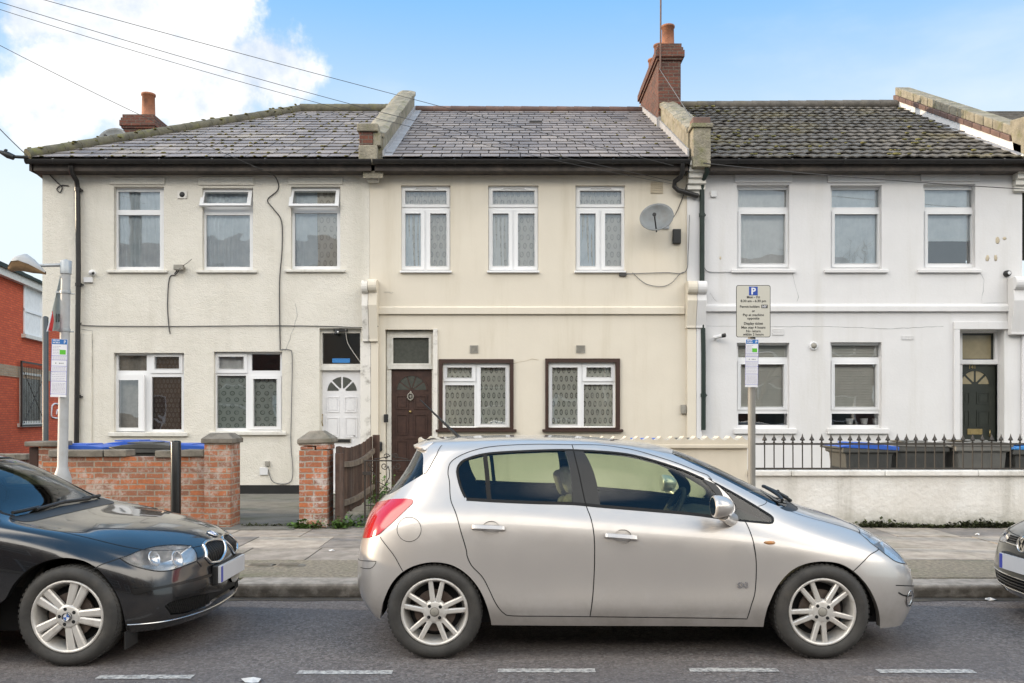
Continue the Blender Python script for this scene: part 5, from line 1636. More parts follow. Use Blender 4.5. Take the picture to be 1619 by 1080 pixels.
# lantern: pale canopy over an amber bowl
m = MB(); mb2 = MB()
st = [(72, 429, .015, .02), (64, 424, .05, .045), (52, 417, .10, .085), (38, 412, .13, .10), (26, 413, .12, .085), (17, 421, .07, .04), (15, 424, .02, .01)]
rings = []
for (px, py, hw, hh) in st:
    c = P(px, py, LY - .05)
    ring = []
    for k in range(9):
        a = math.pi * k / 8
        ring.append((c.x + .035 * math.sin(a) * (1 if px < 50 else 0), c.y + hw * math.cos(a), c.z - .02 + hh * math.sin(a)))
    rings.append(ring)
vs = [v for r_ in rings for v in r_]
m.add(vs, [(i * 9 + k, i * 9 + k + 1, (i + 1) * 9 + k + 1, (i + 1) * 9 + k) for i in range(len(st) - 1) for k in range(8)], 0, True)
lh = m.build('lamp_head', M['lampgrey'], lp)
rings = []
for (px, py, hw, hh) in st[:]:
    c = P(px, py, LY - .05)
    rings.append([(c.x, c.y + hw * .93 * math.cos(math.pi * k / 8), c.z - .018 - hh * 1.15 * math.sin(math.pi * k / 8)) for k in range(9)])
vs = [v for r_ in rings for v in r_]
mb2.add(vs, [(i * 9 + k, (i + 1) * 9 + k, (i + 1) * 9 + k + 1, i * 9 + k + 1) for i in range(len(st) - 1) for k in range(8)], 0, True)
M['bowl'] = matte('amber_lamp_bowl', (0.30, 0.19, 0.10), (0.20, 0.13, 0.07), 18.0, 0.25)
mb2.build('bowl', M['bowl'], lh)
# warning triangle seen from behind, one corner bent to show its red edge
A3, B3, C3 = P(95.5, 436, 10.60), P(75, 524, 10.28), P(111, 522, 10.98)
m = MB()
nn = (C3 - B3).cross(A3 - B3).normalized()
if nn.dot(Vector((0, 0, H)) - A3) < 0: nn = -nn
def tri(mb, ps, off, mi, th=.004):
    v = [p + nn * off for p in ps] + [p + nn * (off - th) for p in ps]
    n = len(ps)
    mb.add(v, [tuple(range(n)), tuple(range(2 * n - 1, n - 1, -1))] + [(i, n + i, n + (i + 1) % n, (i + 1) % n) for i in range(n)], mi)
tri(m, [A3, B3, C3], 0, 0)
tri(m, [B3.lerp(A3, .02), B3.lerp(A3, .36), B3.lerp(A3, .22).lerp(C3, .15), B3.lerp(C3, .18)], .005, 1, .003)
tri(m, [B3 - (C3 - B3) * .05, B3.lerp(A3, .33) - (C3 - B3) * .04, B3.lerp(A3, .33), B3.lerp(A3, .01)], .006, 2, .003)
ws = m.build('warning_sign', [M['signback'], M['signred'], M['signwhite']], lp)
tx = (C3 - B3).normalized(); ty = nn.cross(tx).normalized()
org = B3.lerp(C3, .33) + (A3 - B3) * .16 + nn * .006
text_mesh('10', .15, Matrix.Translation(org) @ Matrix((tx, ty, nn)).transposed().to_4x4(), M['ink'], ws)
for py in (462, 522):
    m = MB(); c = lpt(tz(py)); m.lathe([(.062, -.018), (.064, 0), (.062, .018)], c, 'z', 16); m.box(c.x - .11, c.x - .05, c.y - .02, c.y + .04, c.z - .012, c.z + .012); m.tube([c + Vector((.05, 0, -.02)), c + Vector((.11, 0, -.02))], .008, 6)
    m.build('sign_clamp', M['galv'], lp)

def notice(parent, c, w, h, tilt):
    """pay-by-phone notice: blue head with P, green block, ruled small print"""
    T = Matrix.Translation(c) @ Matrix.Rotation(R(tilt), 4, 'Y')
    def bx(mb, u0, u1, v0, v1, d0, d1, mi=0): mb.box(u0 * w - w / 2, u1 * w - w / 2, -d1, -d0, (v0 - .5) * h, (v1 - .5) * h, mi, T)
    m = MB()
    bx(m, 0, 1, 0, 1, 0, .004, 0); bx(m, .015, .985, .91, .995, .004, .0052, 1); bx(m, .52, .9, .735, .815, .004, .0052, 2)
    for v in (.71, .635, .53, .435, .27, .05): bx(m, .02, .98, v, v + .006, .004, .005, 3)
    bx(m, .0, .02, .03, .91, .004, .005, 3); bx(m, .98, 1.0, .03, .91, .004, .005, 3)
    q = random.Random(5)
    for v0, v1, st_ in ((.08, .25, .022), (.29, .42, .03), (.46, .52, .022), (.65, .70, .02), (.74, .89, .026)):
        v = v0
        while v < v1:
            u = .08
            while u < (.9 if v0 < .7 else .48):
                l = q.uniform(.05, .14); bx(m, u, min(u + l, .92), v, v + .008, .004, .0046, 4); u += l + .025
            v += st_
    for u in (.27, .50, .60, .72): bx(m, u, u + .05, .575, .592, .004, .0052, 5)
    o = m.build('parking_notice', [M['signwhite'], M['signlblue'], M['signgreen'], M['inkblue'], M['inkgrey'], M['ink']], parent)
    Rx = Matrix.Rotation(R(90), 4, 'X')
    text_mesh('P', h * .075, T @ Matrix.Translation((w * .33, -.0056, h * .425)) @ Rx, M['signwhite'], o, bold=.001)
    text_mesh('PAY BY\nMOBILE', h * .036, T @ Matrix.Translation((-w * .2, -.0056, h * .462)) @ Rx, M['signwhite'], o, bold=.0005)
    return o
notice(lp, P(93.5, 582, LY - .07), 25 / 129.2, 91 / 129.2, 1.5)

# ---------------------------------------------------------------- parking sign on its own post
SY = 8.9
pk = thing('parking_sign', 'parking restriction sign on a thin grey post behind the front of the silver car', 'parking sign', (fx(1188.5, SY), SY, PAVE))
sp = Vector((fx(1188.5, SY), SY, 0))
m = MB(); m.tube([(sp.x, SY, .05), (sp.x, SY, fz(458, SY))], .038, 18); m.lathe([(.04, 0), (.03, .012), (.001, .016)], (sp.x, SY, fz(458, SY)), 'z', 18)
m.build('post', M['brownpost'], pk)
def rrect(w, h, r, n=5):
    out = []
    for cx, cz, a0 in ((w / 2 - r, h / 2 - r, 0), (-w / 2 + r, h / 2 - r, 90), (-w / 2 + r, -h / 2 + r, 180), (w / 2 - r, -h / 2 + r, 270)):
        for k in range(n + 1):
            a = R(a0 + 90 * k / n); out.append((cx + r * math.cos(a), cz + r * math.sin(a)))
    return out
pw_, ph_ = 54 / 152.5, 82 / 152.5
pc = P(1189, 493, SY)
m = MB(); YF = SY - .045
off = lambda poly: [(p[0] + pc.x, p[1] + pc.z) for p in poly]
m.prism(off(rrect(pw_, ph_, .022)), 'y', YF - .003, YF, 1)
m.prism(off(rrect(pw_ - .012, ph_ - .012, .018)), 'y', YF - .0042, YF - .003, 0)
sq = (-.045, .045, ph_ / 2 - .105, ph_ / 2 - .015)
m.prism(off([(sq[0], sq[2]), (sq[1], sq[2]), (sq[1], sq[3]), (sq[0], sq[3])]), 'y', YF - .0052, YF - .0042, 2)
tzp = lambda f: pc.z + ph_ / 2 - ph_ * f
m.box(pc.x + .083, pc.x + .147, YF - .0052, YF - .0042, tzp(.442), tzp(.376), 1)
pl = m.build('sign_plate', [M['signgrey'], M['ink'], M['signblue']], pk)
text_mesh('P', .095, face_mat(pc.x, YF - .006, pc.z + sq[2] + .011), M['signwhite'], pl, bold=.003)
for body, f, sz, dx in (('Mon - Fri', .252, .036, 0), ('8.30 am - 6.30 pm', .325, .036, 0), ('Permit holders', .432, .034, -.038), ('or', .515, .034, 0), ('Pay at machine', .592, .036, 0), ('opposite', .657, .036, 0),
                        ('Display ticket', .757, .036, 0), ('Max stay 4 hours', .832, .036, 0), ('No return', .903, .036, 0), ('within 2 hours', .966, .036, 0)):
    text_mesh(body, sz, face_mat(pc.x + dx, YF - .0048, tzp(f)), M['ink'], pl, bold=.0006)
text_mesh('HY', .034, face_mat(pc.x + .115, YF - .0058, tzp(.432)), M['signwhite'], pl, bold=.001)
notice(pk, P(1188.5, 574.5, SY - .045), 20 / 152.5, 75 / 152.5, .8)
for py in (475, 520, 545, 600):
    m = MB(); m.lathe([(.040, -.012), (.043, 0), (.040, .012)], (sp.x, SY, fz(py, SY)), 'z', 16); m.build('sign_clamp', M['galv'], pk)

# ---------------------------------------------------------------- posts
BYp = 10.75
m = MB(); c = (fx(278, BYp), BYp, PAVE)
m.tube([c, (c[0], c[1], fz(699, BYp)), (c[0], c[1], fz(697, BYp)), (c[0], c[1], fz(696.5, BYp))], [.062, .062, .055, .01], 20)
tag(m.build('bollard', M['blackgloss'], origin=c), 'plain black round post standing in front of the brick wall', 'bollard')
PYp = 13.0
m = MB(); c = (fx(72, PYp), PYp, 0)
m.tube([c, (c[0], c[1], fz(502, PYp)), (c[0], c[1], fz(500, PYp))], [.042, .042, .02], 14)
M['darkpost'] = matte('dark_grey_post', (0.055, 0.065, 0.07), (0.045, 0.053, 0.058), 4.0, 0.45)
tag(m.build('sign_post', M['darkpost'], origin=c), 'dark grey metal post rising behind the brick corner pillar', 'post')
tp_ = Vector((-8.79, 11.8, 0)); TT = 7.76
up = thing('utility_pole', 'brown wooden utility pole just off the left edge, seen reflected in an upstairs window', 'utility pole', tuple(tp_))
m = MB(); m.tube([tp_, tp_ + Vector((0, 0, 4)), tp_ + Vector((0, 0, TT + .4))], [.15, .13, .11], 14); m.build('pole', M['bark'], up)
m = MB(); m.tube([tp_ + Vector((-.35, 0, TT)), tp_ + Vector((.35, 0, TT))], .03, 6)
for k in (-.3, -.1, .1, .3): m.lathe([(.03, 0), (.04, .04), (.02, .08)], tp_ + Vector((k, 0, TT + .02)), 'z', 8)
m.build('crossarm', M['black'], up)

# ---------------------------------------------------------------- cables
def cable(label, pts, r, mat, sag=0.0, smooth=True, group='overhead cables'):
    pts = [Vector(p) for p in pts]
    if len(pts) == 2 and sag:
        a, b = pts
        pts = [a.lerp(b, t / 20) - Vector((0, 0, sag * 4 * (t / 20) * (1 - t / 20))) for t in range(21)]
    elif smooth:
        pts = spline(pts, 6)
    m = MB(); m.tube(pts, r, 6)
    o = m.build('cable', M[mat])
    return tag(o, label, 'cable', group)
top = tp_ + Vector((0, 0, TT))
cable('highest thin cable crossing the white cloud down to the beige house roof', [top + Vector((.3, 0, .10)), P(1065, 262, 15.3)], .0045, 'cable', .05)
cable('upper line of the close pair of cables crossing the cloud towards the middle house', [top + Vector((.1, 0, .02)), P(1062, 286, 15.7)], .0045, 'cable', .18)
cable('lower line of the close pair of cables crossing the cloud towards the middle house', [top + Vector((-.1, 0, .0)), P(1064, 291, 15.72)], .004, 'cable', .24)
cable('steepest dark cable passing the left chimney down to the cream house gutter', [top + Vector((-.3, 0, 0)), P(400, 262, 15.36)], .0045, 'cable', .10)
cable('short cable sloping down to the black bracket at the left gutter corner', [P(-30, 172, 13.0), P(43, 246, 15.35)], .008, 'cablegrey', .02)
cable('thin cable running below the white house gutter to the right edge', [P(1112, 258, 15.36), P(1640, 300, 15.2)], .008, 'cable', .04)
cable('pale cable from the left chimney across the slates to the gutter', [P(230, 221, 18.6), P(290, 240, 16.9), P(357, 254, 15.38)], .010, 'cablewhite')
wallc = 'cables fixed to the house walls'
YW = HY - .02
cable('dark cable dropping from the gutter down the cream wall past its right upper window', [P(398, 262, 15.38), P(430, 275, 15.6), P(440, 290, YW), P(438, 302, YW), P(423, 316, YW), P(432, 330, YW), P(445, 350, YW), P(446, 395, YW), P(442, 450, YW), P(443, 553, YW)], .010, 'cable', group=wallc)
cable('long horizontal cable along the cream wall between the two floors', [P(129, 510, YW), P(140, 515, YW), P(265, 516, YW), P(420, 515, YW), P(520, 516, YW), P(570, 518, YW - .02), P(598, 516, YW - .14)], .008, 'cable', group=wallc)
cable('cable hanging from the lamp bracket on the cream wall', [P(285, 424, YW - .1), P(278, 434, YW), P(268, 440, YW), P(265, 480, YW), P(267, 515, YW), P(269, 528, YW)], .010, 'cable', group=wallc)
cable('cable running down beside the lower right cream house window to the socket', [P(443, 553, YW), P(457, 553, YW), P(462, 565, YW), P(461, 640, YW), P(460, 700, YW), P(463, 750, YW), P(455, 764, YW), P(432, 762, YW), P(424, 742, YW)], .008, 'cablegrey', group=wallc)
cable('cable looping at the top left corner of the cream wall', [P(74, 272, YW), P(90, 288, YW), P(98, 296, YW), P(95, 304, YW), P(90, 299, YW), P(97, 293, YW), P(108, 294, YW)], .010, 'cable', group=wallc)
cable('white cable hanging across the fanlight over the white door', [P(546, 516, HY - .02), P(549, 540, HY + .07), P(558, 556, HY + .07), P(570, 573, HY + .07)], .007, 'cablewhite', group=wallc)
cable('dark cable running down the white wall end from the dish', [P(1060, 350, YW - .2), P(1070, 335, YW), P(1082, 305, YW), P(1086, 292, YW)], .008, 'cable', group=wallc)
cable('thin cable stretched along the beige wall from the junction to the party wall', [P(985, 433, YW), P(1050, 431, YW), P(1083, 430, YW), P(1088, 400, YW - .04), P(1090, 340, YW - .04)], .007, 'cablegrey', group=wallc)
cable('slack grey cable sagging under the thin one on the beige wall', [P(1000, 431, YW), P(1020, 448, YW), P(1045, 453, YW), P(1062, 447, YW), P(1075, 433, YW), P(1083, 430, YW)], .006, 'cablegrey', group=wallc)
cable('grey cable along the white wall below the first window', [P(1113, 422, YW), P(1122, 430, YW), P(1160, 430, YW)], .006, 'cablegrey', group=wallc)
cable('cable stretched from the tall aerial mast down to the party wall', [P(1042, 108, 18.4), P(1092, 185, 15.9)], .006, 'cablegrey', .0)
m = MB(); m.tube([P(44, 249, 15.36), P(25, 248, 15.25), P(20, 247, 15.22)], .028, 10); m.tube([P(22, 249, 15.22), P(12, 245, 15.2), P(0, 240, 15.18)], [.05, .06, .03], 10); m.blob(P(9, 238, 15.2), .035, .03, .03)
tag(m.build('cable_bracket', M['black'], origin=P(44, 249, 15.36)), 'black cable bracket sticking out from the left gutter corner', 'cable bracket')

# ---------------------------------------------------------------- dishes, aerial, boxes and cameras
def dish(label, c, r, aim, foot, seed=0):
    o = thing('satellite_dish', label, 'satellite dish', tuple(c), 'satellite dishes')
    aim = Vector(aim).normalized()
    T = Matrix.Translation(c) @ aim.to_track_quat('Z', 'Y').to_matrix().to_4x4()
    m = MB()
    pr = [(r * t / 8, .16 * r * (t / 8) ** 2 * 1.6) for t in range(9)]
    pr += [(r * 1.02, .16 * r * 1.6 - .008)] + [(max(.001, r * t / 8), .16 * r * (t / 8) ** 2 * 1.6 - .010) for t in range(8, -1, -1)]
    pr[0] = (.001, 0)
    m.lathe(pr, (0, 0, 0), 'z', 32, 0, True, T @ Matrix.Diagonal((1.0, .88, 1, 1)))
    m.build('reflector', M['dish'], o)
    m = MB(); tip = T @ Vector((0, -r * .25, r * 1.0)); m.tube([T @ Vector((0, -r * .86, .0)), tip], .013, 8)
    m.tube([tip, tip + (c - tip) * .12], [.035, .03], 10)
    m.build('lnb_arm', M['black'], o)
    m = MB(); m.tube([T @ Vector((0, 0, -.01)), T @ Vector((0, 0, -.1)), Vector(foot)], .022, 10); m.box(foot[0] - .07, foot[0] + .07, foot[1] - .012, foot[1] + .012, foot[2] - .09, foot[2] + .09); m.build('bracket', M['galv'], o)
    return o
dish('grey satellite dish on the beige house beside the right upper window', P(1039, 346, 15.35), .30, (-.34, -1, .30), P(1052, 354, HY - .01))
dish('pale satellite dish behind the hip of the left roof beside the chimney', P(180, 224, 21.4), .38, (-.1, -1, .35), (-9.6, 21.88, 8.3))
m = MB(); c = P(1044, 110, 18.38); m.tube([c, P(1044.5, 60, 18.38), (P(1045, 0, 18.38).x, 18.38, 11.6)], .018, 8); m.tube([c + Vector((-.02, 0, .1)), c + Vector((.02, .1, .1))], .02, 6)
m.tube([(c.x - .5, 18.38, 11.3), (c.x + .5, 18.38, 11.3)], .01, 5)
tag(m.build('aerial_mast', M['ridge'], origin=c), 'tall thin aerial mast strapped to the tall brick chimney', 'aerial')

def wallbox(name, label, cat, px0, py0, px1, py1, d, mat, bev=.006, Y=HY):
    q = rect((px0, py0, px1, py1), Y)
    m = MB(); m.box(q[0], q[1], Y - d, Y - .001, q[2], q[3])
    o = m.build(name, M[mat] if isinstance(mat, str) else mat, bevel=bev, origin=((q[0] + q[1]) / 2, Y, q[2]))
    return tag(o, label, cat)
m = MB(); q = rect((281, 302, 296, 314)); m.plate(*q, [], HY - .02, HY)
m.lathe([(.001, -.024), (.045, -.024), (.05, -.02)], ((q[0] + q[1]) / 2, HY, (q[2] + q[3]) / 2), 'y', 16, 1)
m.build('extractor_vent', [M['whiteflake'], M['black']], LH)
cm = thing('security_camera', 'white dome security camera beside the left drainpipe', 'security camera', P(147, 432, HY - .05))
m = MB(); c = P(147, 432, HY); m.lathe([(.055, -.03), (.05, -.07), (.03, -.10), (.001, -.11)], c, 'y', 16); m.lathe([(.06, 0), (.06, -.03), (.055, -.03)], c, 'y', 16); m.build('housing', M['whiteplastic'], cm)
m = MB(); m.blob(P(147, 432, HY - .10), .028, .02, .028); m.build('lens', M['black'], cm)
wallbox('junction_box', 'small white junction box under the dome camera', 'junction box', 134, 439, 148, 447, .05, 'whiteplastic')
cm = thing('security_camera', 'white bullet security camera left of the parking sign', 'security camera', P(1137, 532, HY - .05))
m = MB(); m.tube([P(1129, 534, HY - .06), P(1142, 531, HY - .16)], .035, 14); m.tube([P(1131, 537, HY), P(1133, 534, HY - .08)], .015, 8); m.build('housing', M['whiteplastic'], cm)
m = MB(); m.tube([P(1142, 531, HY - .155), P(1147, 530, HY - .19)], .037, 14); m.build('lens', M['black'], cm)
cm = thing('security_camera', 'black dome security camera high on the white wall at the right', 'security camera', P(1590, 433, HY - .05))
m = MB(); c = P(1591, 433, HY); m.lathe([(.06, 0), (.06, -.04), (.05, -.08), (.02, -.10), (.001, -.10)], c, 'y', 16); m.build('housing', M['black'], cm)
m = MB(); m.lathe([(.03, -.10), (.001, -.115)], c, 'y', 12); m.build('lens', M['whiteplastic'], cm)
wallbox('alarm_box', 'small black box on the beige wall under the satellite dish', 'wall box', 1063, 363, 1076, 386, .06, 'black', .012)
wallbox('doorbell', 'black doorbell beside the brown front door', 'doorbell', 607, 655, 614, 668, .03, 'black', .01)
wallbox('entry_lamp', 'round black lamp on the wall left of the brown front door', 'wall lamp', 597, 698, 605, 714, .09, 'black', .03)
wallbox('meter_socket', 'small white socket box near the ground on the cream wall', 'socket box', 411, 739, 424, 751, .03, 'whiteplastic')
wallbox('gas_stub', 'small brown tap above the socket box on the cream wall', 'tap', 420, 729, 427, 737, .05, 'vent')
wallbox('junction_box', 'black junction box on the beige wall just right of the upper window', 'junction box', 979, 429, 990, 437, .04, 'cable')
wallbox('key_safe', 'grey box on the party wall beside the scalloped wall', 'key safe', 1076, 640, 1084, 654, .06, 'vent')
wallbox('sensor_box', 'white sensor box at the top left of the white wall', 'sensor', 1123, 303, 1132, 312, .05, 'whiteplastic')
fl_ = thing('flood_lamp', 'weathered lamp bracket on the cream wall between the upper windows', 'lamp', P(287, 424, HY))
m = MB(); m.box(fx(278), fx(293), HY - .12, HY - .03, fz(428), fz(420)); m.tube([P(292, 424, HY), P(292, 424, HY - .07)], .018, 8); m.build('housing', M['vent'], fl_, bevel=.01)
m = MB(); m.tube([P(286, 422, HY - .1), P(296, 416, HY - .12), P(303, 410, HY - .05)], .006, 5); m.tube([P(280, 428, HY - .08), P(276, 433, HY - .06)], .012, 6); m.build('stay', M['cable'], fl_)
dl = thing('door_lamp', 'black lamp over the white front door fanlight', 'lamp', P(534, 522, HY))
m = MB(); m.box(fx(527), fx(549), HY + .0, HY + .06, fz(524), fz(520.5)); m.tube([P(532, 522, HY + .02), P(531, 529, HY - .02)], .032, 10); m.build('housing', M['black'], dl)
m = MB(); m.blob(P(534, 525, HY - .04), .02, .02, .02); m.build('bulb', M['whiteplastic'], dl)

# ---------------------------------------------------------------- weeds, moss and litter
def leaf_clump(name, label, cat, spots, mats, n, size, zz, seed, kind=None):
    q = random.Random(seed); m = MB()
    for (cx, cy, sx, sy, hh) in spots:
        for k in range(n):
            x, y = cx + q.gauss(0, sx), cy + q.gauss(0, sy)
            z = zz + abs(q.gauss(0, hh))
            s = size * q.uniform(.5, 1.3); a = q.uniform(0, 6.28); tl = q.uniform(-.2, 1.0)
            u = Vector((math.cos(a), math.sin(a), tl)) * s; v = Vector((-math.sin(a), math.cos(a), q.uniform(-.3, .3))) * s * .45
            c = Vector((x, y, z))
            m.add([c, c + u * .5 + v, c + u, c + u * .5 - v], [(0, 1, 2, 3)], 0)
            if k % 4 == 0: m.tube([(x, y, zz - .02), c], .003, 4)
    o = m.build(name, mats)
    return tag(o, label, cat, kind=kind)
leaf_clump('weed', 'green weeds growing at the foot of the brick gate pillar', 'weeds', [(wx(492), WF - .06, .11, .03, .05), (wx(478), WF - .04, .05, .03, .03)], M['leaf'], 90, .05, PAVE, 1, 'stuff')
leaf_clump('weed', 'green weeds growing at the foot of the fence post', 'weeds', [(wx(545), WF + .05, .08, .07, .05), (wx(560), WF + .2, .08, .10, .07), (wx(538), WF - .05, .05, .03, .04)], M['leaf'], 90, .05, PAVE, 2, 'stuff')
leaf_clump('garden_plant', 'leafy plants growing behind the iron gate', 'plant', [(fx(605, 13.4), 13.4, .14, .25, .16), (fx(600, 14.4), 14.4, .12, .25, .20), (fx(612, 12.6), 12.6, .08, .15, .10)], M['leaf'], 150, .06, .12, 3)
q = random.Random(9)
sp_ = [(x, WF + .04 - q.random() * .05, .05, .025, .008 + .03 * abs(math.sin(x * 2.3)) ** 2) for x in [wx(1362) + .05 * k for k in range(52)]]
leaf_clump('moss_strip', 'dark moss and weeds along the foot of the white garden wall', 'moss', sp_, M['leafdark'], 44, .04, PAVE, 4, 'stuff')
leaf_clump('path_moss', 'thin moss along the edge of the left front path', 'moss', [(wx(386) + .05 * k, WF + .1 + q.random() * .05, .04, .02, .006) for k in range(16)] + [(wx(400) + .08 * k, 15.5, .06, .05, .01) for k in range(14)], M['leafdark'], 14, .03, PAVE + .01, 6, 'stuff')
def paper(label, px, py, s, seed, z=.004, mat='litter'):
    q = random.Random(seed); Y = F * (H - z) / (py - HZ); c = P(px, py, Y); m = MB()
    n = 9; pts = [(c.x + s * q.uniform(.6, 1.2) * math.cos(6.283 * k / n), c.y + s * .7 * q.uniform(.5, 1.2) * math.sin(6.283 * k / n), z + q.uniform(0, .02)) for k in range(n)]
    m.add(pts + [(c.x, c.y, z + .025)], [(k, (k + 1) % n, n) for k in range(n)], 0)
    tag(m.build('litter', M[mat]), label, 'litter')
paper('white scrap of paper on the road at the bottom edge, left of centre', 400, 1077, .07, 1)
paper('crumpled white paper in the gutter in front of the grey car', 1566, 949, .05, 2)
paper('small white scrap in the gutter just right of the silver car', 1530, 934, .02, 3)
paper('yellowish scrap lying on the paving near the kerb side of the pillar', 525, 872, .035, 4, PAVE + .004)
paper('pale scrap on the pavement under the white wall', 1545, 846, .03, 5, PAVE + .004)

# bare tree behind the viewer, reflected upstairs
def bare_tree(x, y, h, seed):
    o = thing('bare_tree', 'leafless tree behind the viewer, seen reflected in the white house window', 'tree', (x, y, .1))
    q = random.Random(seed); m = MB(); tr = MB()
    def br(p, d, l, r, dep, mb):
        pts = [p]; dd = d.copy()
        for k in range(4):
            dd = (dd + Vector((q.gauss(0, .13), q.gauss(0, .13), q.gauss(.04, .08)))).normalized()
            pts.append(pts[-1] + dd * l / 4)
        mb.tube(pts, [r, r * .9, r * .8, r * .72, r * .62], 5 if dep < 2 else 3, caps=False)
        if dep < 6:
            for k in range(3 if dep else 4):
                a = q.uniform(0, 6.28); sp = q.uniform(.35, .8)
                ax = dd.orthogonal().normalized(); ax.rotate(Matrix.Rotation(a, 3, dd))
                br(pts[q.choice((2, 3, 4)) if k else 4], (dd + ax * sp).normalized(), l * q.uniform(.6, .82), r * .58, dep + 1, m)
    br(Vector((x, y, .1)), Vector((0, 0, 1)), h * .34, .2, 0, tr)
    tr.build('trunk', M['bark'], o); m.build('branches', M['bark'], o)
bare_tree(10.6, -6.0, 11.0, 3)

# ---------------------------------------------------------------- cars
M['silver'] = paint_mat('silver_beige_paint', (0.53, 0.498, 0.465), 0.46, 0.30, .10, .35)
M['blackpaint'] = paint_mat('black_car_paint', (0.008, 0.0085, 0.010), 0.0, 0.16, .05, .10)
M['greypaint'] = paint_mat('dark_grey_car_paint', (0.075, 0.08, 0.075), 0.5, 0.28, .05, .2)
M['carglass'] = glass_mat('car_glass', (0.72, 0.80, 0.66), 0.0, 0.0, 0.0, 1.48)
M['lampglass'] = glass_mat('headlamp_glass', (0.95, 0.95, 0.95), 0.0, 0.0, 0.0, 1.25)
M['gap'] = matte('panel_gap', (0.010, 0.010, 0.010), (0.012, 0.012, 0.012), 3, 0.8)
M['cartrim'] = matte('black_car_trim', (0.026, 0.025, 0.024), (0.020, 0.020, 0.019), 6.0, 0.42)
M['tyre'] = matte('tyre_rubber', (0.060, 0.057, 0.052), (0.040, 0.038, 0.035), 9.0, 0.8, 0.25, 90.0, stain=(0.12, 0.105, 0.085, 0.5), sscale=4.0)
M['alloy'] = matte('alloy_wheel', (0.70, 0.675, 0.63), (0.62, 0.59, 0.54), 7.0, 0.38, metal=0.4, stain=(0.26, 0.20, 0.14, 0.5), sscale=9.0)
M['disc'] = matte('brake_disc', (0.16, 0.13, 0.11), (0.10, 0.07, 0.055), 12.0, 0.5, metal=0.6)
M['taillight'], nt_, b_ = new_mat('red_tail_lamp')
b_.inputs['Base Color'].default_value = (0.42, 0.006, 0.012, 1); b_.inputs['Roughness'].default_value = 0.12; b_.inputs['Coat Weight'].default_value = 1.0
b_.inputs['Subsurface Weight'].default_value = 0.0
M['chrome'] = matte('chrome', (0.72, 0.72, 0.72), (0.68, 0.68, 0.68), 3, 0.12, metal=1.0)
M['reflector'] = matte('lamp_reflector', (0.82, 0.81, 0.79), (0.50, 0.49, 0.48), 14, 0.2, metal=0.6)
M['mesh'] = matte('grille_mesh', (0.018, 0.018, 0.018), (0.012, 0.012, 0.012), 20, 0.5)
M['seat'] = matte('seat_fabric', (0.20, 0.185, 0.15), (0.13, 0.12, 0.10), 18, 0.9)
M['trimdark'] = matte('cabin_trim', (0.050, 0.045, 0.036), (0.035, 0.032, 0.026), 8, 0.7)
M['headlining'] = matte('headlining', (0.24, 0.24, 0.21), (0.2, 0.2, 0.18), 8, 0.9)
M['plate_face'] = matte('number_plate', (0.62, 0.62, 0.63), (0.58, 0.58, 0.59), 3, 0.35)
M['plate_blue'] = matte('plate_blue_band', (0.05, 0.07, 0.40), (0.05, 0.07, 0.38), 3, 0.35)
M['amber'] = matte('amber_lens', (0.55, 0.20, 0.05), (0.5, 0.3, 0.15), 30, 0.15)
M['emblemblue'] = matte('emblem_blue', (0.05, 0.13, 0.40), (0.05, 0.13, 0.40), 3, 0.3)


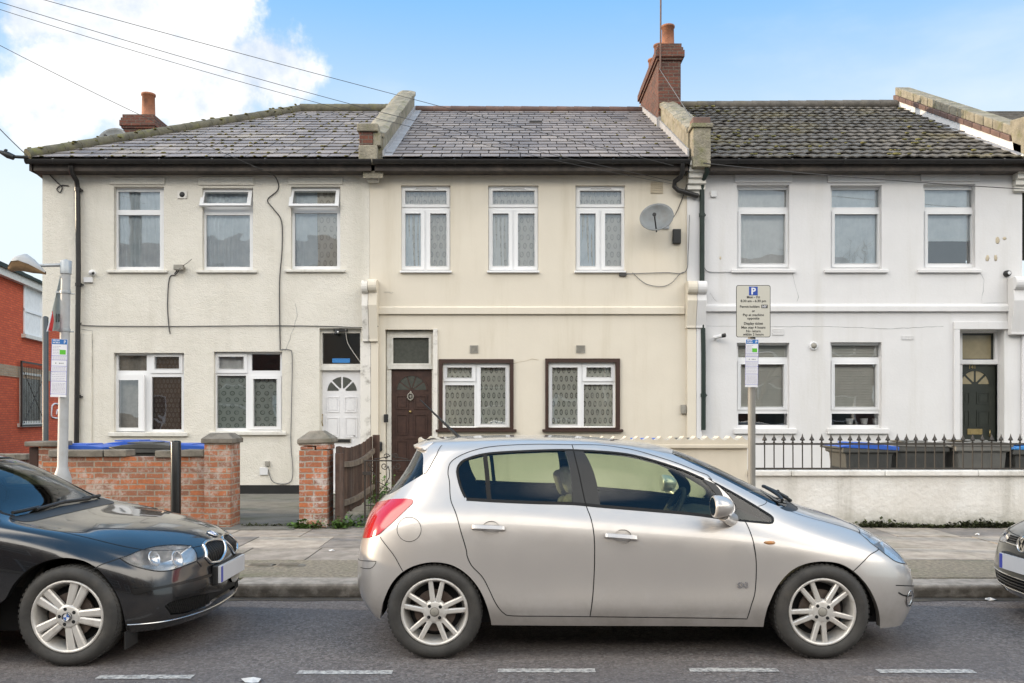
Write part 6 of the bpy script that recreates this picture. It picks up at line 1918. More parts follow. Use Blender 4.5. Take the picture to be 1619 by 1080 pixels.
class CarSurf:
    """smooth half body (y>=0) spanned by a control net of rows (bottom to roof) and columns (tail to nose)"""
    def __init__(s, net, it=3):
        s.N = np.array(net, float)                       # rows x cols x 3
        s.Rn, s.Cn = s.N.shape[:2]
        Q = s.N.copy()
        for _ in range(it):
            s.Q = Q
            s._pad()
            jj, ii = np.meshgrid(np.arange(s.Rn), np.arange(s.Cn), indexing='ij')
            p = s.ev(ii.ravel().astype(float), jj.ravel().astype(float))[0].reshape(s.N.shape)
            Q = Q + 0.85 * (s.N - p)
            Q[:, 0, 1] = 0; Q[:, -1, 1] = 0; Q[-1, :, 1] = 0
        s.Q = Q
        s._pad()

    def _pad(s):
        Q = s.Q
        m = np.array([1, -1, 1.0])
        G = np.zeros((s.Rn + 2, s.Cn + 2, 3))
        G[1:-1, 1:-1] = Q
        G[0, 1:-1] = 2 * Q[0] - Q[1]
        G[-1, 1:-1] = Q[-2] * m
        G[:, 0] = G[:, 2] * m
        G[:, -1] = G[:, -3] * m
        s.G = G

    def ev(s, u, v):
        u = np.clip(np.asarray(u, float), 0, s.Cn - 1); v = np.clip(np.asarray(v, float), 0, s.Rn - 1)
        i = np.minimum(u.astype(int), s.Cn - 2); j = np.minimum(v.astype(int), s.Rn - 2)
        fu, fv = u - i, v - j
        def w(t): return np.stack([(1 - t) ** 3, 3 * t ** 3 - 6 * t ** 2 + 4, -3 * t ** 3 + 3 * t ** 2 + 3 * t + 1, t ** 3], -1) / 6
        def dw(t): return np.stack([-(1 - t) ** 2, 3 * t ** 2 - 4 * t, -3 * t ** 2 + 2 * t + 1, t ** 2], -1) / 2
        wu, wv, du, dv = w(fu), w(fv), dw(fu), dw(fv)
        p = np.zeros((len(u), 3)); pu = p.copy(); pv = p.copy()
        for a in range(4):
            for b in range(4):
                g = s.G[j + a, i + b]
                p += g * (wv[:, a] * wu[:, b])[:, None]
                pu += g * (wv[:, a] * du[:, b])[:, None]
                pv += g * (dv[:, a] * wu[:, b])[:, None]
        n = np.cross(pv, pu)
        l = np.linalg.norm(n, axis=1, keepdims=True)
        n = n / np.maximum(l, 1e-9)
        return p, n

    def make_bvh(s, res=8):
        U = np.linspace(0, s.Cn - 1, (s.Cn - 1) * res + 1); V = np.linspace(0, s.Rn - 1, (s.Rn - 1) * res + 1)
        s.gu, s.gv = np.meshgrid(U, V)
        p, n = s.ev(s.gu.ravel(), s.gv.ravel())
        s.P = p
        nu, nv = len(U), len(V)
        tr = []
        for j in range(nv - 1):
            for i in range(nu - 1):
                a, b, c, d = j * nu + i, j * nu + i + 1, (j + 1) * nu + i + 1, (j + 1) * nu + i
                tr += [(a, b, c), (a, c, d)]
        s.tri = tr
        s.bvh = BVHTree.FromPolygons([tuple(x) for x in p], tr)
        s.uvs = np.stack([s.gu.ravel(), s.gv.ravel()], -1)

    def hit(s, o, d):
        loc, nor, idx, dist = s.bvh.ray_cast(o, d)
        if loc is None:                                  # just off the outline: nearest point to the ray
            best = None
            for t in np.linspace(4.0, 9.0, 160):
                q = o + d * t
                l2, n2, i2, d2 = s.bvh.find_nearest(q)
                if best is None or d2 < best[0]: best = (d2, l2, i2)
            loc, idx = best[1], best[2]
        a, b, c = s.tri[idx]
        A, B, Cc = Vector(s.P[a]), Vector(s.P[b]), Vector(s.P[c])
        v0, v1, v2 = B - A, Cc - A, loc - A
        d00, d01, d11, d20, d21 = v0.dot(v0), v0.dot(v1), v1.dot(v1), v2.dot(v0), v2.dot(v1)
        den = d00 * d11 - d01 * d01
        if abs(den) < 1e-14: return tuple(s.uvs[a])
        w1, w2 = (d11 * d20 - d01 * d21) / den, (d00 * d21 - d01 * d20) / den
        uv = s.uvs[a] * (1 - w1 - w2) + s.uvs[b] * w1 + s.uvs[c] * w2
        return float(uv[0]), float(uv[1])


def smooth_poly(pts, closed=True, n=5, corner=42):
    """densify a traced outline, keeping sharp corners sharp"""
    pts = [np.array(p, float) for p in pts]
    m = len(pts)
    sharp = []
    for i in range(m):
        if not closed and i in (0, m - 1): sharp.append(True); continue
        a, b, c = pts[i - 1], pts[i], pts[(i + 1) % m]
        v1, v2 = b - a, c - b
        v1 = v1 * np.array([2.2, 1.0]); v2 = v2 * np.array([2.2, 1.0])
        l = np.linalg.norm(v1) * np.linalg.norm(v2)
        ang = math.degrees(math.acos(max(-1, min(1, float(v1 @ v2) / l)))) if l > 1e-12 else 0
        sharp.append(ang > corner)
    out = []
    for i in range(m if closed else m - 1):
        p1, p2 = pts[i], pts[(i + 1) % m]
        p0 = pts[i - 1] if not sharp[i] else 2 * p1 - p2
        p3 = pts[(i + 2) % m] if not sharp[(i + 1) % m] else 2 * p2 - p1
        l = np.linalg.norm((p2 - p1) * np.array([2.2, 1.0]))
        k = max(2, min(14, int(l / 0.06)))
        for t in np.arange(k) / k:
            out.append(0.5 * (2 * p1 + (p2 - p0) * t + (2 * p0 - 5 * p1 + 4 * p2 - p3) * t ** 2 + (3 * p1 - p0 - 3 * p2 + p3) * t ** 3))
    if not closed: out.append(pts[-1])
    return [tuple(p) for p in out]


def inside(poly, pts):
    """points inside polygon, vectorised"""
    x, y = pts[:, 0], pts[:, 1]
    r = np.zeros(len(pts), bool)
    n = len(poly)
    for i in range(n):
        x1, y1 = poly[i]; x2, y2 = poly[(i + 1) % n]
        if y1 == y2: continue
        c = ((y1 > y) != (y2 > y)) & (x < (x2 - x1) * (y - y1) / (y2 - y1) + x1)
        r ^= c
    return r


class Car:
    def __init__(s, name, label, net, origin, flip=1, far=False):
        """origin: world (x of rear axle, y of centre line); flip=-1 drives towards -X"""
        s.S = CarSurf(net); s.S.make_bvh()
        s.ox, s.oy, s.fl, s.far = origin[0], origin[1], flip, far
        s.root = thing(name, label, 'car', (origin[0] + flip * 1.3, origin[1], 0), 'cars parked along the kerb')
        s.regions = []                                   # (part name, uv polygon, material, offset, label)
        s.lines = []

    def w(s, p, side=1):
        return Vector((s.ox + s.fl * p[0], s.oy - side * p[1], p[2]))

    def uv(s, px, py):
        """surface coordinates of the point seen at a photo pixel"""
        o = Vector((0, 0, H)); d = Vector(((px - CX) / F, 1, -(py - HZ) / F))
        sg = -1 if s.far else 1
        lo = Vector(((o.x - s.ox) * s.fl, sg * (s.oy - o.y), o.z)); ld = Vector((d.x * s.fl, -sg * d.y, d.z)).normalized()
        return s.S.hit(lo, ld)

    def trace(s, pts):
        out = []
        for p in pts:
            if p[0] == 'uv': out.append((p[1], p[2]))
            elif len(p) == 3: u, v = s.uv(p[0], p[1]); out.append((u + p[2], v))
            else: out.append(s.uv(*p))
        return out

    def region(s, name, pts, mat, off=0.0, label=None, near_only=False, corner=42):
        s.regions.append((name, smooth_poly(s.trace(pts), True, corner=corner), mat, off, label, near_only))

    def line(s, pts, w=.005):
        s.lines.append((smooth_poly(s.trace(pts), False), w))

    def outline(s, idx, w=.005):
        p = s.regions[idx][1]
        s.lines.append((p + [p[0]], w))

    def build(s, bodymat, cut=None, res=(7, 7), liner=True, arches=()):
        S = s.S
        C, Rw = S.Cn - 1, S.Rn - 1
        vs, es = [], []
        gu = np.linspace(0, C, C * res[0] + 1); gv = np.linspace(0, Rw, Rw * res[1] + 1)
        for v in gv:
            for u in gu: vs.append(Vector((u, v)))
        nb = len(vs)
        nu, nv = len(gu), len(gv)
        for i in range(nu - 1): es += [(i, i + 1), ((nv - 1) * nu + i, (nv - 1) * nu + i + 1)]
        for j in range(nv - 1): es += [(j * nu, (j + 1) * nu), (j * nu + nu - 1, (j + 1) * nu + nu - 1)]
        for r in s.regions:
            k = len(vs)
            pl = [(min(max(p[0], 0), C), min(max(p[1], 0), Rw)) for p in r[1]]
            vs += [Vector(p) for p in pl]
            es += [(k + i, k + (i + 1) % len(pl)) for i in range(len(pl))]
        ov, oe, of, *_ = geometry.delaunay_2d_cdt(vs, es, [], 0, 1e-5)
        uv = np.array([(v.x, v.y) for v in ov])
        p, n = S.ev(uv[:, 0], uv[:, 1])
        faces = [list(f) for f in of]
        cen = np.array([uv[f].mean(0) for f in faces])
        own = np.full(len(faces), -1)
        for k, r in enumerate(s.regions):
            ins = inside(r[1], cen)
            own[(own == -1) & ins] = k
        s.body = None
        inner = MB()
        bodyv = []
        def emit(name, fidx, mat, off, sides, label=None, parent=None):
            used = sorted({i for f in fidx for i in faces[f]})
            mp = {a: b for b, a in enumerate(used)}
            verts, nors, fcs = [], [], []
            for side in sides:
                o = len(verts)
                for i in used:
                    q = p[i] + n[i] * off
                    verts.append(tuple(s.w(q, side))); nn = Vector((s.fl * n[i][0], -side * n[i][1], n[i][2])); nors.append(nn)
                for f in fidx:
                    fc = [mp[i] + o for i in faces[f]]
                    fcs.append(fc if side * s.fl > 0 else fc[::-1])
            me = bpy.data.meshes.new(name)
            me.from_pydata(verts, [], fcs)
            # face winding must follow the outward normal
            flipf = []
            for pl in me.polygons:
                if pl.normal.dot(nors[pl.vertices[0]]) < 0: flipf.append(pl.index)
            if flipf:
                fs2 = [f[::-1] if k in set(flipf) else f for k, f in enumerate(fcs)]
                me2 = bpy.data.meshes.new(name); me2.from_pydata(verts, [], fs2); bpy.data.meshes.remove(me); me = me2
            me.materials.append(mat)
            me.polygons.foreach_set('use_smooth', [True] * len(me.polygons))
            me.update()
            me.normals_split_custom_set_from_vertices([tuple(x) for x in nors])
            ob = bpy.data.objects.new(name, me); COL.objects.link(ob); adopt(ob, parent or s.root)
            if label: ob['label'] = label
            return ob
        parts = {}
        for k in range(-1, len(s.regions)):
            fidx = [int(f) for f in np.nonzero(own == k)[0]]
            if k >= 0 and s.regions[k][0] == 'cut': continue
            if not fidx: continue
            if k == -1: name, mat, off, label, no = 'body', bodymat, 0, None, False
            else: name, _, mat, off, label, no = s.regions[k]
            if name in ('body', 'windscreen', 'rear_screen', 'bonnet', 'bumper', 'cowl', 'kidney', 'grille'):
                parts.setdefault(name, []).append(emit(name, fidx, mat, off, (1, -1), label))
            else:
                for side in ((-1 if s.far else 1,) if no else (1, -1)):
                    parts.setdefault(name, []).append(emit(name, fidx, mat, off, (side,), label))
            if liner and mat not in (M['carglass'], M['lampglass']):
                inner_f = [f for f in fidx if p[faces[f][0]][2] > .5]
                used = sorted({i for f in inner_f for i in faces[f]}); mp = {a: b for b, a in enumerate(used)}
                for side in (1, -1):
                    if used:
                        inner.add([s.w(p[i] - n[i] * .028, side) for i in used], [[mp[i] for i in faces[f]] for f in inner_f], 0, True)
        if inner.f:
            inner.m = [1 if (sum(inner.v[i][2] for i in f) / len(f)) > 1.22 else 0 for f in inner.f]
            inner.build('cabin_lining', [M['trimdark'], M['headlining']], s.root)
        # dark panel gaps, wheel-arch returns
        g = MB()
        for ln, w_ in s.lines:
            a = np.array(ln); a = a[(a[:, 0] >= -.01) & (a[:, 0] <= C + .01)]
            pp, nn = S.ev(a[:, 0], a[:, 1])
            for side in (1, -1):
                L = []
                for i in range(len(pp)):
                    t = pp[min(i + 1, len(pp) - 1)] - pp[max(i - 1, 0)]
                    b = np.cross(t, nn[i]); l = np.linalg.norm(b); b = b / l if l > 1e-9 else b
                    L.append((s.w(pp[i] + nn[i] * .0012 - b * w_ / 2, side), s.w(pp[i] + nn[i] * .0012 + b * w_ / 2, side)))
                for x, y in zip(L, L[1:]): g.quad(x[0], x[1], y[1], y[0])
        g.build('panel_gaps', M['gap'], s.root)
        for k, reg in enumerate(s.regions):
            if reg[0] != 'cut' or reg[4] != 'arch': continue
            a = np.array([q for q in reg[1] if q[1] > 0.03])
            pp, nn = S.ev(a[:, 0], a[:, 1])
            for side in (1, -1):
                r = MB()
                A = [s.w(q + m_ * .0, side) for q, m_ in zip(pp, nn)]
                B = [s.w((q[0], q[1] - .06, q[2]), side) for q in pp]
                for i in range(len(A) - 1):
                    r.add([A[i], A[i + 1], B[i + 1], B[i]], [(0, 1, 2, 3)], 0, True)
                r.build('arch_lip', bodymat, s.root)
        return parts

    def local(s, x, y, z): return s.w((x, y, z))

    def well(s, xc, zc, r, y0, y1):
        for side in (1, -1):
            m = MB()
            n = 22
            ring = [(xc + r * math.cos(math.pi * (k / n) * 1.1 - math.pi * .05), zc + r * math.sin(math.pi * (k / n) * 1.1 - math.pi * .05)) for k in range(n + 1)]
            a = [s.w((q[0], y1, q[1]), side) for q in ring]; b = [s.w((q[0], y0, q[1]), side) for q in ring]
            for k in range(n): m.quad(a[k], a[k + 1], b[k + 1], b[k])
            c = s.w((xc, y0, zc - r * .4), side)
            for k in range(n): m.add([b[k], b[k + 1], c], [(0, 1, 2)])
            m.build('wheel_well', M['gap'], s.root)

    def underbody(s, x0, x1, hw, z0, z1):
        m = MB(); a, b = s.w((x0, hw, z0)), s.w((x1, -hw, z1))
        m.box(min(a.x, b.x), max(a.x, b.x), min(a.y, b.y), max(a.y, b.y), z0, z1)
        m.build('underbody', M['gap'], s.root)

    def wheel(s, x, y, r, rim, width, spokes, bolts, rot, side=1, style='pair', capmat=None):
        cc = s.w((x, y, r), side)
        o = None
        sg = -side                                       # outward direction in world y
        T = Matrix.Translation(cc) @ Matrix.Diagonal((1, sg, 1, 1))
        rt = r - .004
        m = MB()                                         # tyre profile: (radius, outward distance)
        pr = [(rim - .004, -.005), (rim + .004, .012), (rim + .02, .02), (rim + (r - rim) * .5, .026), (r - .022, .016), (r - .008, .000), (r - .001, -.016), (r, -.05), (r, -width + .05), (r - .008, -width), (rim + .02, -width - .015), (rim - .004, -width + .005)]
        m.lathe(pr, (0, 0, 0), 'y', 56, 0, True, T)
        for k in range(56):
            a = 2 * math.pi * k / 56
            mt = T @ Matrix.Rotation(a, 4, 'Y')
            for hh in (-.155, -.115, -.075, -.035): m.box(r - .004, r + .002, hh, hh + .03, -.010, .010, 0, mt)
        wob = m.build('wheel', M['tyre'], s.root)
        m = MB()
        m.lathe([(rim - .002, -.012), (rim, .004), (rim - .004, .012), (rim - .014, .012), (rim - .02, .004), (rim - .026, -.02), (rim - .05, -.11), (rim - .05, -.16)], (0, 0, 0), 'y', 56, 0, True, T)
        ri = rim - .017
        def spoke(a0, w0, w1, rr0, rr1, d0, d1, th=.03):
            """tapered, bevelled bar from hub to rim around direction a0 = list of two angles"""
            ca, cb = a0
            p0 = Vector((rr0 * math.sin(ca), 0, rr0 * math.cos(ca))); p1 = Vector((rr1 * math.sin(cb), 0, rr1 * math.cos(cb)))
            d = (p1 - p0).normalized(); t = Vector((d.z, 0, -d.x))
            v = []
            for p_, w_, dd in ((p0, w0, d0), (p1, w1, d1)):
                for k, h_ in ((-1, -th), (-1, -.006), (-.6, 0), (.6, 0), (1, -.006), (1, -th)):
                    q = p_ + t * k * w_; v.append(T @ Vector((q.x, dd + h_, q.z)))
            m.add(v, [(i, i + 1, 7 + i, 6 + i) for i in range(5)] + [(6, 7, 8, 9, 10, 11)], 0, False)
        for k in range(spokes):
            a = rot + 2 * math.pi * k / spokes
            if style == 'pair':
                for e in (-1, 1):
                    spoke((a + e * .26, a + e * .20), .017, .015, .055, ri, .004, .004)
                m_ = .075
                m.prism([(m_ * math.sin(a - .5), m_ * math.cos(a - .5)), (.05 * math.sin(a - .3), .05 * math.cos(a - .3)), (.05 * math.sin(a + .3), .05 * math.cos(a + .3)), (m_ * math.sin(a + .5), m_ * math.cos(a + .5)), ((m_ + .03) * math.sin(a + .28), (m_ + .03) * math.cos(a + .28)), ((m_ + .012) * math.sin(a), (m_ + .012) * math.cos(a)), ((m_ + .03) * math.sin(a - .28), (m_ + .03) * math.cos(a - .28))], 'y', -.03, .002, 0, T)
            else:
                for e in (-1, 1):
                    spoke((a + e * .30, a + e * .17), .020, .028, .06, ri, .000, .004)
        m.lathe([(.03, .008), (.06, .006), (.075, 0), (.08, -.03)], (0, 0, 0), 'y', 28, 0, True, T)
        rimm = m
        m = MB(); m.lathe([(.001, .014), (.022, .013), (.027, .010), (.028, .004)], (0, 0, 0), 'y', 24, 0, True, T); 
        hc = m.build('hub_cap', capmat or M['vent'], wob)
        m = rimm
        for k in range(bolts):
            a = rot + 2 * math.pi * (k + .5) / bolts; q = Vector((.05 * math.sin(a), 0, .05 * math.cos(a)))
            m.lathe([(.001, .0085), (.010, .0085), (.0115, .0075)], (q.x, 0, q.z), 'y', 10, 1, True, T)
        m.build('rim', [M['alloy'], M['gap']], wob)
        m = MB(); m.lathe([(.03, -.045), (rim * .62, -.045), (rim * .62, -.06), (.03, -.06)], (0, 0, 0), 'y', 36, 0, False, T)
        m.build('brake_disc', M['disc'], wob)
        m = MB(); m.lathe([(.01, -.10), (rim - .045, -.10)], (0, 0, 0), 'y', 30, 0, False, T); m.build('backing', M['gap'], wob)
        return wob

    def cabin(s, xf, xr, yseat, zs, zh, dash_x, wheel_side=1, far_drop=.05):
        def seat(x, y, nm='seat', lean=16, hz=zh):
            m = MB(); c = s.w((x, y, 0))
            T = Matrix.Translation((c.x, c.y, zs)) @ Matrix.Diagonal((s.fl, 1, 1, 1)) @ Matrix.Rotation(R(-lean), 4, 'Y')
            m.box(-.07, .07, -.24, .24, .0, hz - zs - .20, 0, T)
            m.box(-.06, .42, -.24, .24, -.16, .02, 0, Matrix.Translation((c.x, c.y, zs)) @ Matrix.Diagonal((s.fl, 1, 1, 1)))
            o = m.build(nm, M['seat'], s.root, bevel=.05, seg=3)
            m = MB()
            T2 = T @ Matrix.Translation((.0, 0, hz - zs - .09))
            m.box(-.045, .045, -.13, .13, -.085, .105, 0, T2)
            h_ = m.build('headrest', M['seat'], o, bevel=.04, seg=3)
            m = MB()
            for k in (-.05, .05): m.tube([T2 @ Vector((0, k, -.16)), T2 @ Vector((0, k, -.05))], .006, 6)
            m.build('headrest_stalk', M['chrome'], o)
        for y in (yseat, -yseat): seat(xf - (.03 if y < 0 else 0), y, 'seat', 16, zh - (far_drop if y < 0 else 0))
        for y in (yseat, -yseat): seat(xr, y, 'rear_seat', 20, zh - .17)
        m = MB(); a = s.w((dash_x, 0, 0))
        pr = [(-.16, -.32), (-.16, -.02), (-.10, .05), (.12, .08), (.55, .02), (.55, -.32)]
        w_ = yseat + .30
        m.prism([(a.x + s.fl * q[0], zs + .22 + q[1]) for q in pr], 'y', s.oy - w_, s.oy + w_)
        m.build('dashboard', M['trimdark'], s.root, bevel=.02)
        m = MB(); c = s.w((dash_x - .24, yseat * wheel_side, zs + .34))
        T = Matrix.Translation(c) @ Matrix.Rotation(R(-62 * s.fl), 4, 'Y')
        for k in range(28):
            pass
        ring = [T @ Vector((.185 * math.cos(2 * math.pi * k / 28), .185 * math.sin(2 * math.pi * k / 28), 0)) for k in range(29)]
        m.tube(ring, .016, 8, caps=False)
        for a_ in (0, 2.2, -2.2): m.tube([T @ Vector((0, 0, -.02)), T @ Vector((.18 * math.sin(a_), .18 * math.cos(a_), 0))], .016, 6)
        m.lathe([(.001, .0), (.07, -.005), (.075, -.04), (.03, -.25)], (0, 0, 0), 'z', 16, 0, True, T)
        m.build('steering_wheel', M['trimdark'], s.root)
        m = MB(); c = s.w((dash_x - .12, 0, zh + .02)); m.box(c.x - .02, c.x + .02, c.y - .12, c.y + .12, c.z - .03, c.z + .03); m.build('mirror_inside', M['trimdark'], s.root, bevel=.01)


def badge_roundel(c, T, r, parent, kind):
    """little round badges: plain shapes set on a disc"""
    m = MB()
    m.lathe([(.001, .003), (r * .72, .003), (r * .74, .004), (r * .98, .005), (r, .002), (r, -.006)], (0, 0, 0), 'z', 32, 0, True, T)
    mats = [M['gap'] if kind == 'quarters' else M['chrome'], M['signwhite'], M['emblemblue'], M['chrome'], M['gap']]
    if kind == 'quarters':
        for k in range(4):
            a0 = k * math.pi / 2
            pts = [(0, 0)] + [(r * .66 * math.cos(a0 + math.pi / 2 * t / 6), r * .66 * math.sin(a0 + math.pi / 2 * t / 6)) for t in range(7)]
            m.prism(pts, 'z', .003, .0045, 1 if k % 2 else 2, T)
        m.lathe([(r * .66, .004), (r * .66, .006), (r * .74, .006), (r * .74, .004)], (0, 0, 0), 'z', 28, 3, True, T)
        m.lathe([(r * .93, .004), (r * .95, .007), (r, .006), (r, .001)], (0, 0, 0), 'z', 28, 3, True, T)
    elif kind == 'letters':
        m.lathe([(.001, .004), (r * .84, .004)], (0, 0, 0), 'z', 28, 4, False, T)
        def bar(p, q, w):
            d = Vector((q[0] - p[0], q[1] - p[1])); t = Vector((-d.y, d.x)).normalized() * w
            m.prism([(p[0] * r + t.x * r, p[1] * r + t.y * r), (p[0] * r - t.x * r, p[1] * r - t.y * r), (q[0] * r - t.x * r, q[1] * r - t.y * r), (q[0] * r + t.x * r, q[1] * r + t.y * r)], 'z', .004, .009, 3, T)
        for sx in (-1, 1):
            bar((sx * .34, .80), (sx * .0, .14), .075)
            bar((sx * .74, .42), (sx * .36, -.70), .075)
            bar((sx * .36, -.70), (0, .02), .075)
        m.lathe([(r * .84, .004), (r * .86, .010), (r * .98, .009), (r, .002)], (0, 0, 0), 'z', 28, 3, True, T)
    return m.build('badge', mats, parent)


def zz(x0, y0, k, pts):
    return [(x0 + p[0] / k, y0 + p[1] / k) + tuple(p[2:]) if p[0] != 'uv' else p for p in pts]


def zipnet(rows):
    return [[(p[0], p[1], p[2]) for p in r] for r in rows]


# ----------------------------------------------------------- silver hatchback
NET_S = zipnet([
    [(-.60, 0, .245), (-.585, .34, .24), (-.50, .60, .235), (-.36, .74, .228), (.05, .80, .22), (.55, .815, .215), (1.1, .815, .212), (1.65, .815, .21), (2.15, .815, .205), (2.6, .80, .19), (2.98, .72, .175), (3.17, .55, .165), (3.25, .28, .16), (3.27, 0, .16)],
    [(-.655, 0, .35), (-.64, .36, .35), (-.56, .63, .35), (-.385, .785, .345), (.05, .845, .335), (.55, .848, .33), (1.1, .848, .33), (1.65, .848, .33), (2.15, .848, .33), (2.6, .845, .33), (3.0, .755, .32), (3.225, .57, .31), (3.32, .29, .31), (3.34, 0, .31)],
    [(-.67, 0, .52), (-.655, .37, .52), (-.575, .645, .52), (-.39, .80, .52), (.05, .855, .51), (.55, .857, .50), (1.1, .857, .50), (1.65, .857, .50), (2.15, .857, .50), (2.6, .855, .50), (2.99, .77, .49), (3.215, .58, .48), (3.315, .29, .47), (3.34, 0, .47)],
    [(-.645, 0, .70), (-.63, .36, .70), (-.555, .635, .70), (-.375, .79, .70), (.05, .853, .69), (.55, .855, .68), (1.1, .855, .68), (1.65, .855, .675), (2.15, .85, .67), (2.6, .835, .655), (2.95, .75, .63), (3.15, .57, .61), (3.25, .285, .60), (3.275, 0, .60)],
    [(-.60, 0, .86), (-.585, .35, .86), (-.515, .615, .86), (-.345, .765, .855), (.05, .833, .85), (.55, .84, .84), (1.1, .84, .83), (1.65, .835, .81), (2.15, .82, .79), (2.58, .78, .765), (2.87, .69, .735), (3.03, .54, .72), (3.11, .28, .715), (3.13, 0, .715)],
    [(-.53, 0, .97), (-.515, .335, .97), (-.445, .59, .97), (-.295, .725, .97), (.05, .795, .965), (.55, .805, .95), (1.1, .80, .93), (1.65, .79, .905), (2.15, .77, .875), (2.5, .70, .855), (2.70, .58, .85), (2.79, .44, .85), (2.83, .23, .855), (2.84, 0, .858)],
    [(-.46, 0, 1.04), (-.445, .31, 1.04), (-.375, .555, 1.045), (-.24, .685, 1.05), (.06, .755, 1.05), (.55, .765, 1.035), (1.1, .76, 1.01), (1.65, .745, .985), (2.08, .72, .955), (2.32, .65, .945), (2.42, .54, .95), (2.46, .41, .955), (2.48, .21, .965), (2.485, 0, .97)],
    [(-.32, 0, 1.22), (-.31, .28, 1.22), (-.245, .50, 1.22), (-.14, .615, 1.22), (.10, .68, 1.22), (.55, .695, 1.21), (1.08, .69, 1.195), (1.55, .67, 1.165), (1.85, .64, 1.13), (1.98, .58, 1.13), (2.02, .48, 1.15), (2.04, .36, 1.165), (2.05, .18, 1.175), (2.055, 0, 1.18)],
    [(-.15, 0, 1.385), (-.145, .25, 1.385), (-.10, .43, 1.38), (-.02, .53, 1.37), (.15, .58, 1.37), (.55, .60, 1.375), (1.0, .60, 1.365), (1.3, .585, 1.34), (1.48, .56, 1.325), (1.56, .50, 1.325), (1.6, .42, 1.335), (1.62, .32, 1.345), (1.63, .16, 1.35), (1.635, 0, 1.352)],
    [(.02, 0, 1.418), (.03, .18, 1.418), (.06, .30, 1.416), (.15, .36, 1.415), (.3, .38, 1.42), (.6, .39, 1.424), (.9, .39, 1.42), (1.1, .37, 1.41), (1.22, .34, 1.40), (1.28, .28, 1.395), (1.31, .22, 1.395), (1.33, .15, 1.395), (1.335, .08, 1.395), (1.34, 0, 1.395)],
    [(.2, 0, 1.43), (.22, 0, 1.43), (.27, 0, 1.431), (.35, 0, 1.432), (.45, 0, 1.433), (.6, 0, 1.434), (.8, 0, 1.432), (.92, 0, 1.43), (1.0, 0, 1.427), (1.04, 0, 1.425), (1.06, 0, 1.425), (1.08, 0, 1.424), (1.09, 0, 1.424), (1.1, 0, 1.424)],
])
for r_ in NET_S:
    for c_, dx_ in ((0, .07), (1, .07), (2, .065), (3, .04)):
        if r_[c_][2] < 1.3: r_[c_] = (r_[c_][0] + dx_, r_[c_][1], r_[c_][2])
for c_ in range(5, 9):
    x_, y_, z_ = NET_S[1][c_]; NET_S[1][c_] = (x_, .862, z_ + .01)
    x_, y_, z_ = NET_S[2][c_]; NET_S[2][c_] = (x_, .848, z_ - .02)
SX = -.502
sc = Car('silver_hatchback', 'silver beige five door hatchback parked side on in the middle of the road edge', NET_S, (SX, 6.405))
K = 5.397
def z1(p): return zz(550, 680, K, p)
def z2(p): return zz(550, 860, K, p)
def z3(p): return zz(840, 680, K, p)
def z4(p): return zz(1120, 680, K, p)
def z5(p): return zz(1180, 860, K, p)
def arch(car, pts):
    t = car.trace(pts)
    t = [('uv', t[0][0], -.4)] + [('uv',) + tuple(q) for q in t] + [('uv', t[-1][0], -.4)]
    car.region('cut', t, None, 0, 'arch', corner=60)
arch(sc, z2([(280, 640), (284, 580), (300, 500), (370, 345), (470, 238), (600, 176), (750, 156), (900, 186), (1030, 272), (1130, 400), (1190, 540), (1222, 668)]))
arch(sc, z5([(148, 690), (160, 620), (190, 520), (260, 370), (370, 240), (500, 172), (650, 150), (800, 170), (920, 238), (1030, 352), (1100, 480), (1135, 600), (1138, 715)]))
# lamps
sc.region('tail_lamp', z1([(165, 945, -.55), (180, 850, -.55), (205, 720, -.6), (245, 640, -.5), (345, 598), (440, 588), (540, 590), (557, 610), (540, 640), (440, 735), (330, 835), (230, 908)]), M['taillight'], .004)
sc.region('headlamp', [(1342.3, 826.4), (1360.9, 832.5, .15), (1383, 842, .3), (1405, 857, .45), (1426.4, 871, .5), (1436.6, 893, .3), (1420.9, 889.6), (1402.3, 878.5), (1389.4, 868.3), (1375.7, 858), (1358, 843)], M['lampglass'], .003)
# glass and pillars
sc.region('rear_window', z1([(1016, 592), (985, 520), (940, 400), (935, 340), (955, 290), (1010, 250), (1100, 225), (1200, 203), (1400, 186), (1619, 176)]) + z3([(120, 172), (285, 172), (350, 628), (170, 617)]) + z1([(1300, 606)]), M['carglass'], -.003)
sc.region('pillar_trim', z3([(285, 170), (440, 176), (590, 650), (470, 648), (350, 630)]), M['cartrim'], .0005)
sc.region('front_window', z3([(440, 176), (620, 185), (850, 213), (1060, 268), (1250, 328), (1400, 388), (1478, 420), (1505, 470), (1575, 742), (1400, 718), (1000, 683), (590, 650)]), M['carglass'], -.003)
sc.region('pillar_trim', z3([(1478, 420), (1560, 455), (1640, 640), (1655, 755), (1575, 742), (1505, 470)]), M['cartrim'], .0005)
sc.region('quarter_window', z4([(54, 452), (150, 502), (300, 588), (420, 658), (520, 722), (550, 765), (541, 790), (480, 792), (310, 777), (145, 757)]), M['carglass'], -.002)
sc.region('windscreen', [('uv', 13.02, 6.14), ('uv', 11, 6.13), ('uv', 9.4, 6.12), ('uv', 9.05, 6.3), ('uv', 9.0, 7.0), ('uv', 9.05, 7.6), ('uv', 9.4, 7.92), ('uv', 11, 7.95), ('uv', 13.02, 7.95)], M['carglass'], -.002)
rs_ = sc.trace(z1([(352, 548), (645, 378), (622, 240)]))
sc.region('rear_screen', [('uv', -.02, rs_[0][1] - .05), ('uv', rs_[0][0] * .6, rs_[0][1] - .03), ('uv',) + rs_[0], ('uv',) + rs_[1], ('uv', rs_[2][0], 7.55), ('uv', 1.0, 7.62), ('uv', -.02, 7.64)], M['carglass'], -.002)
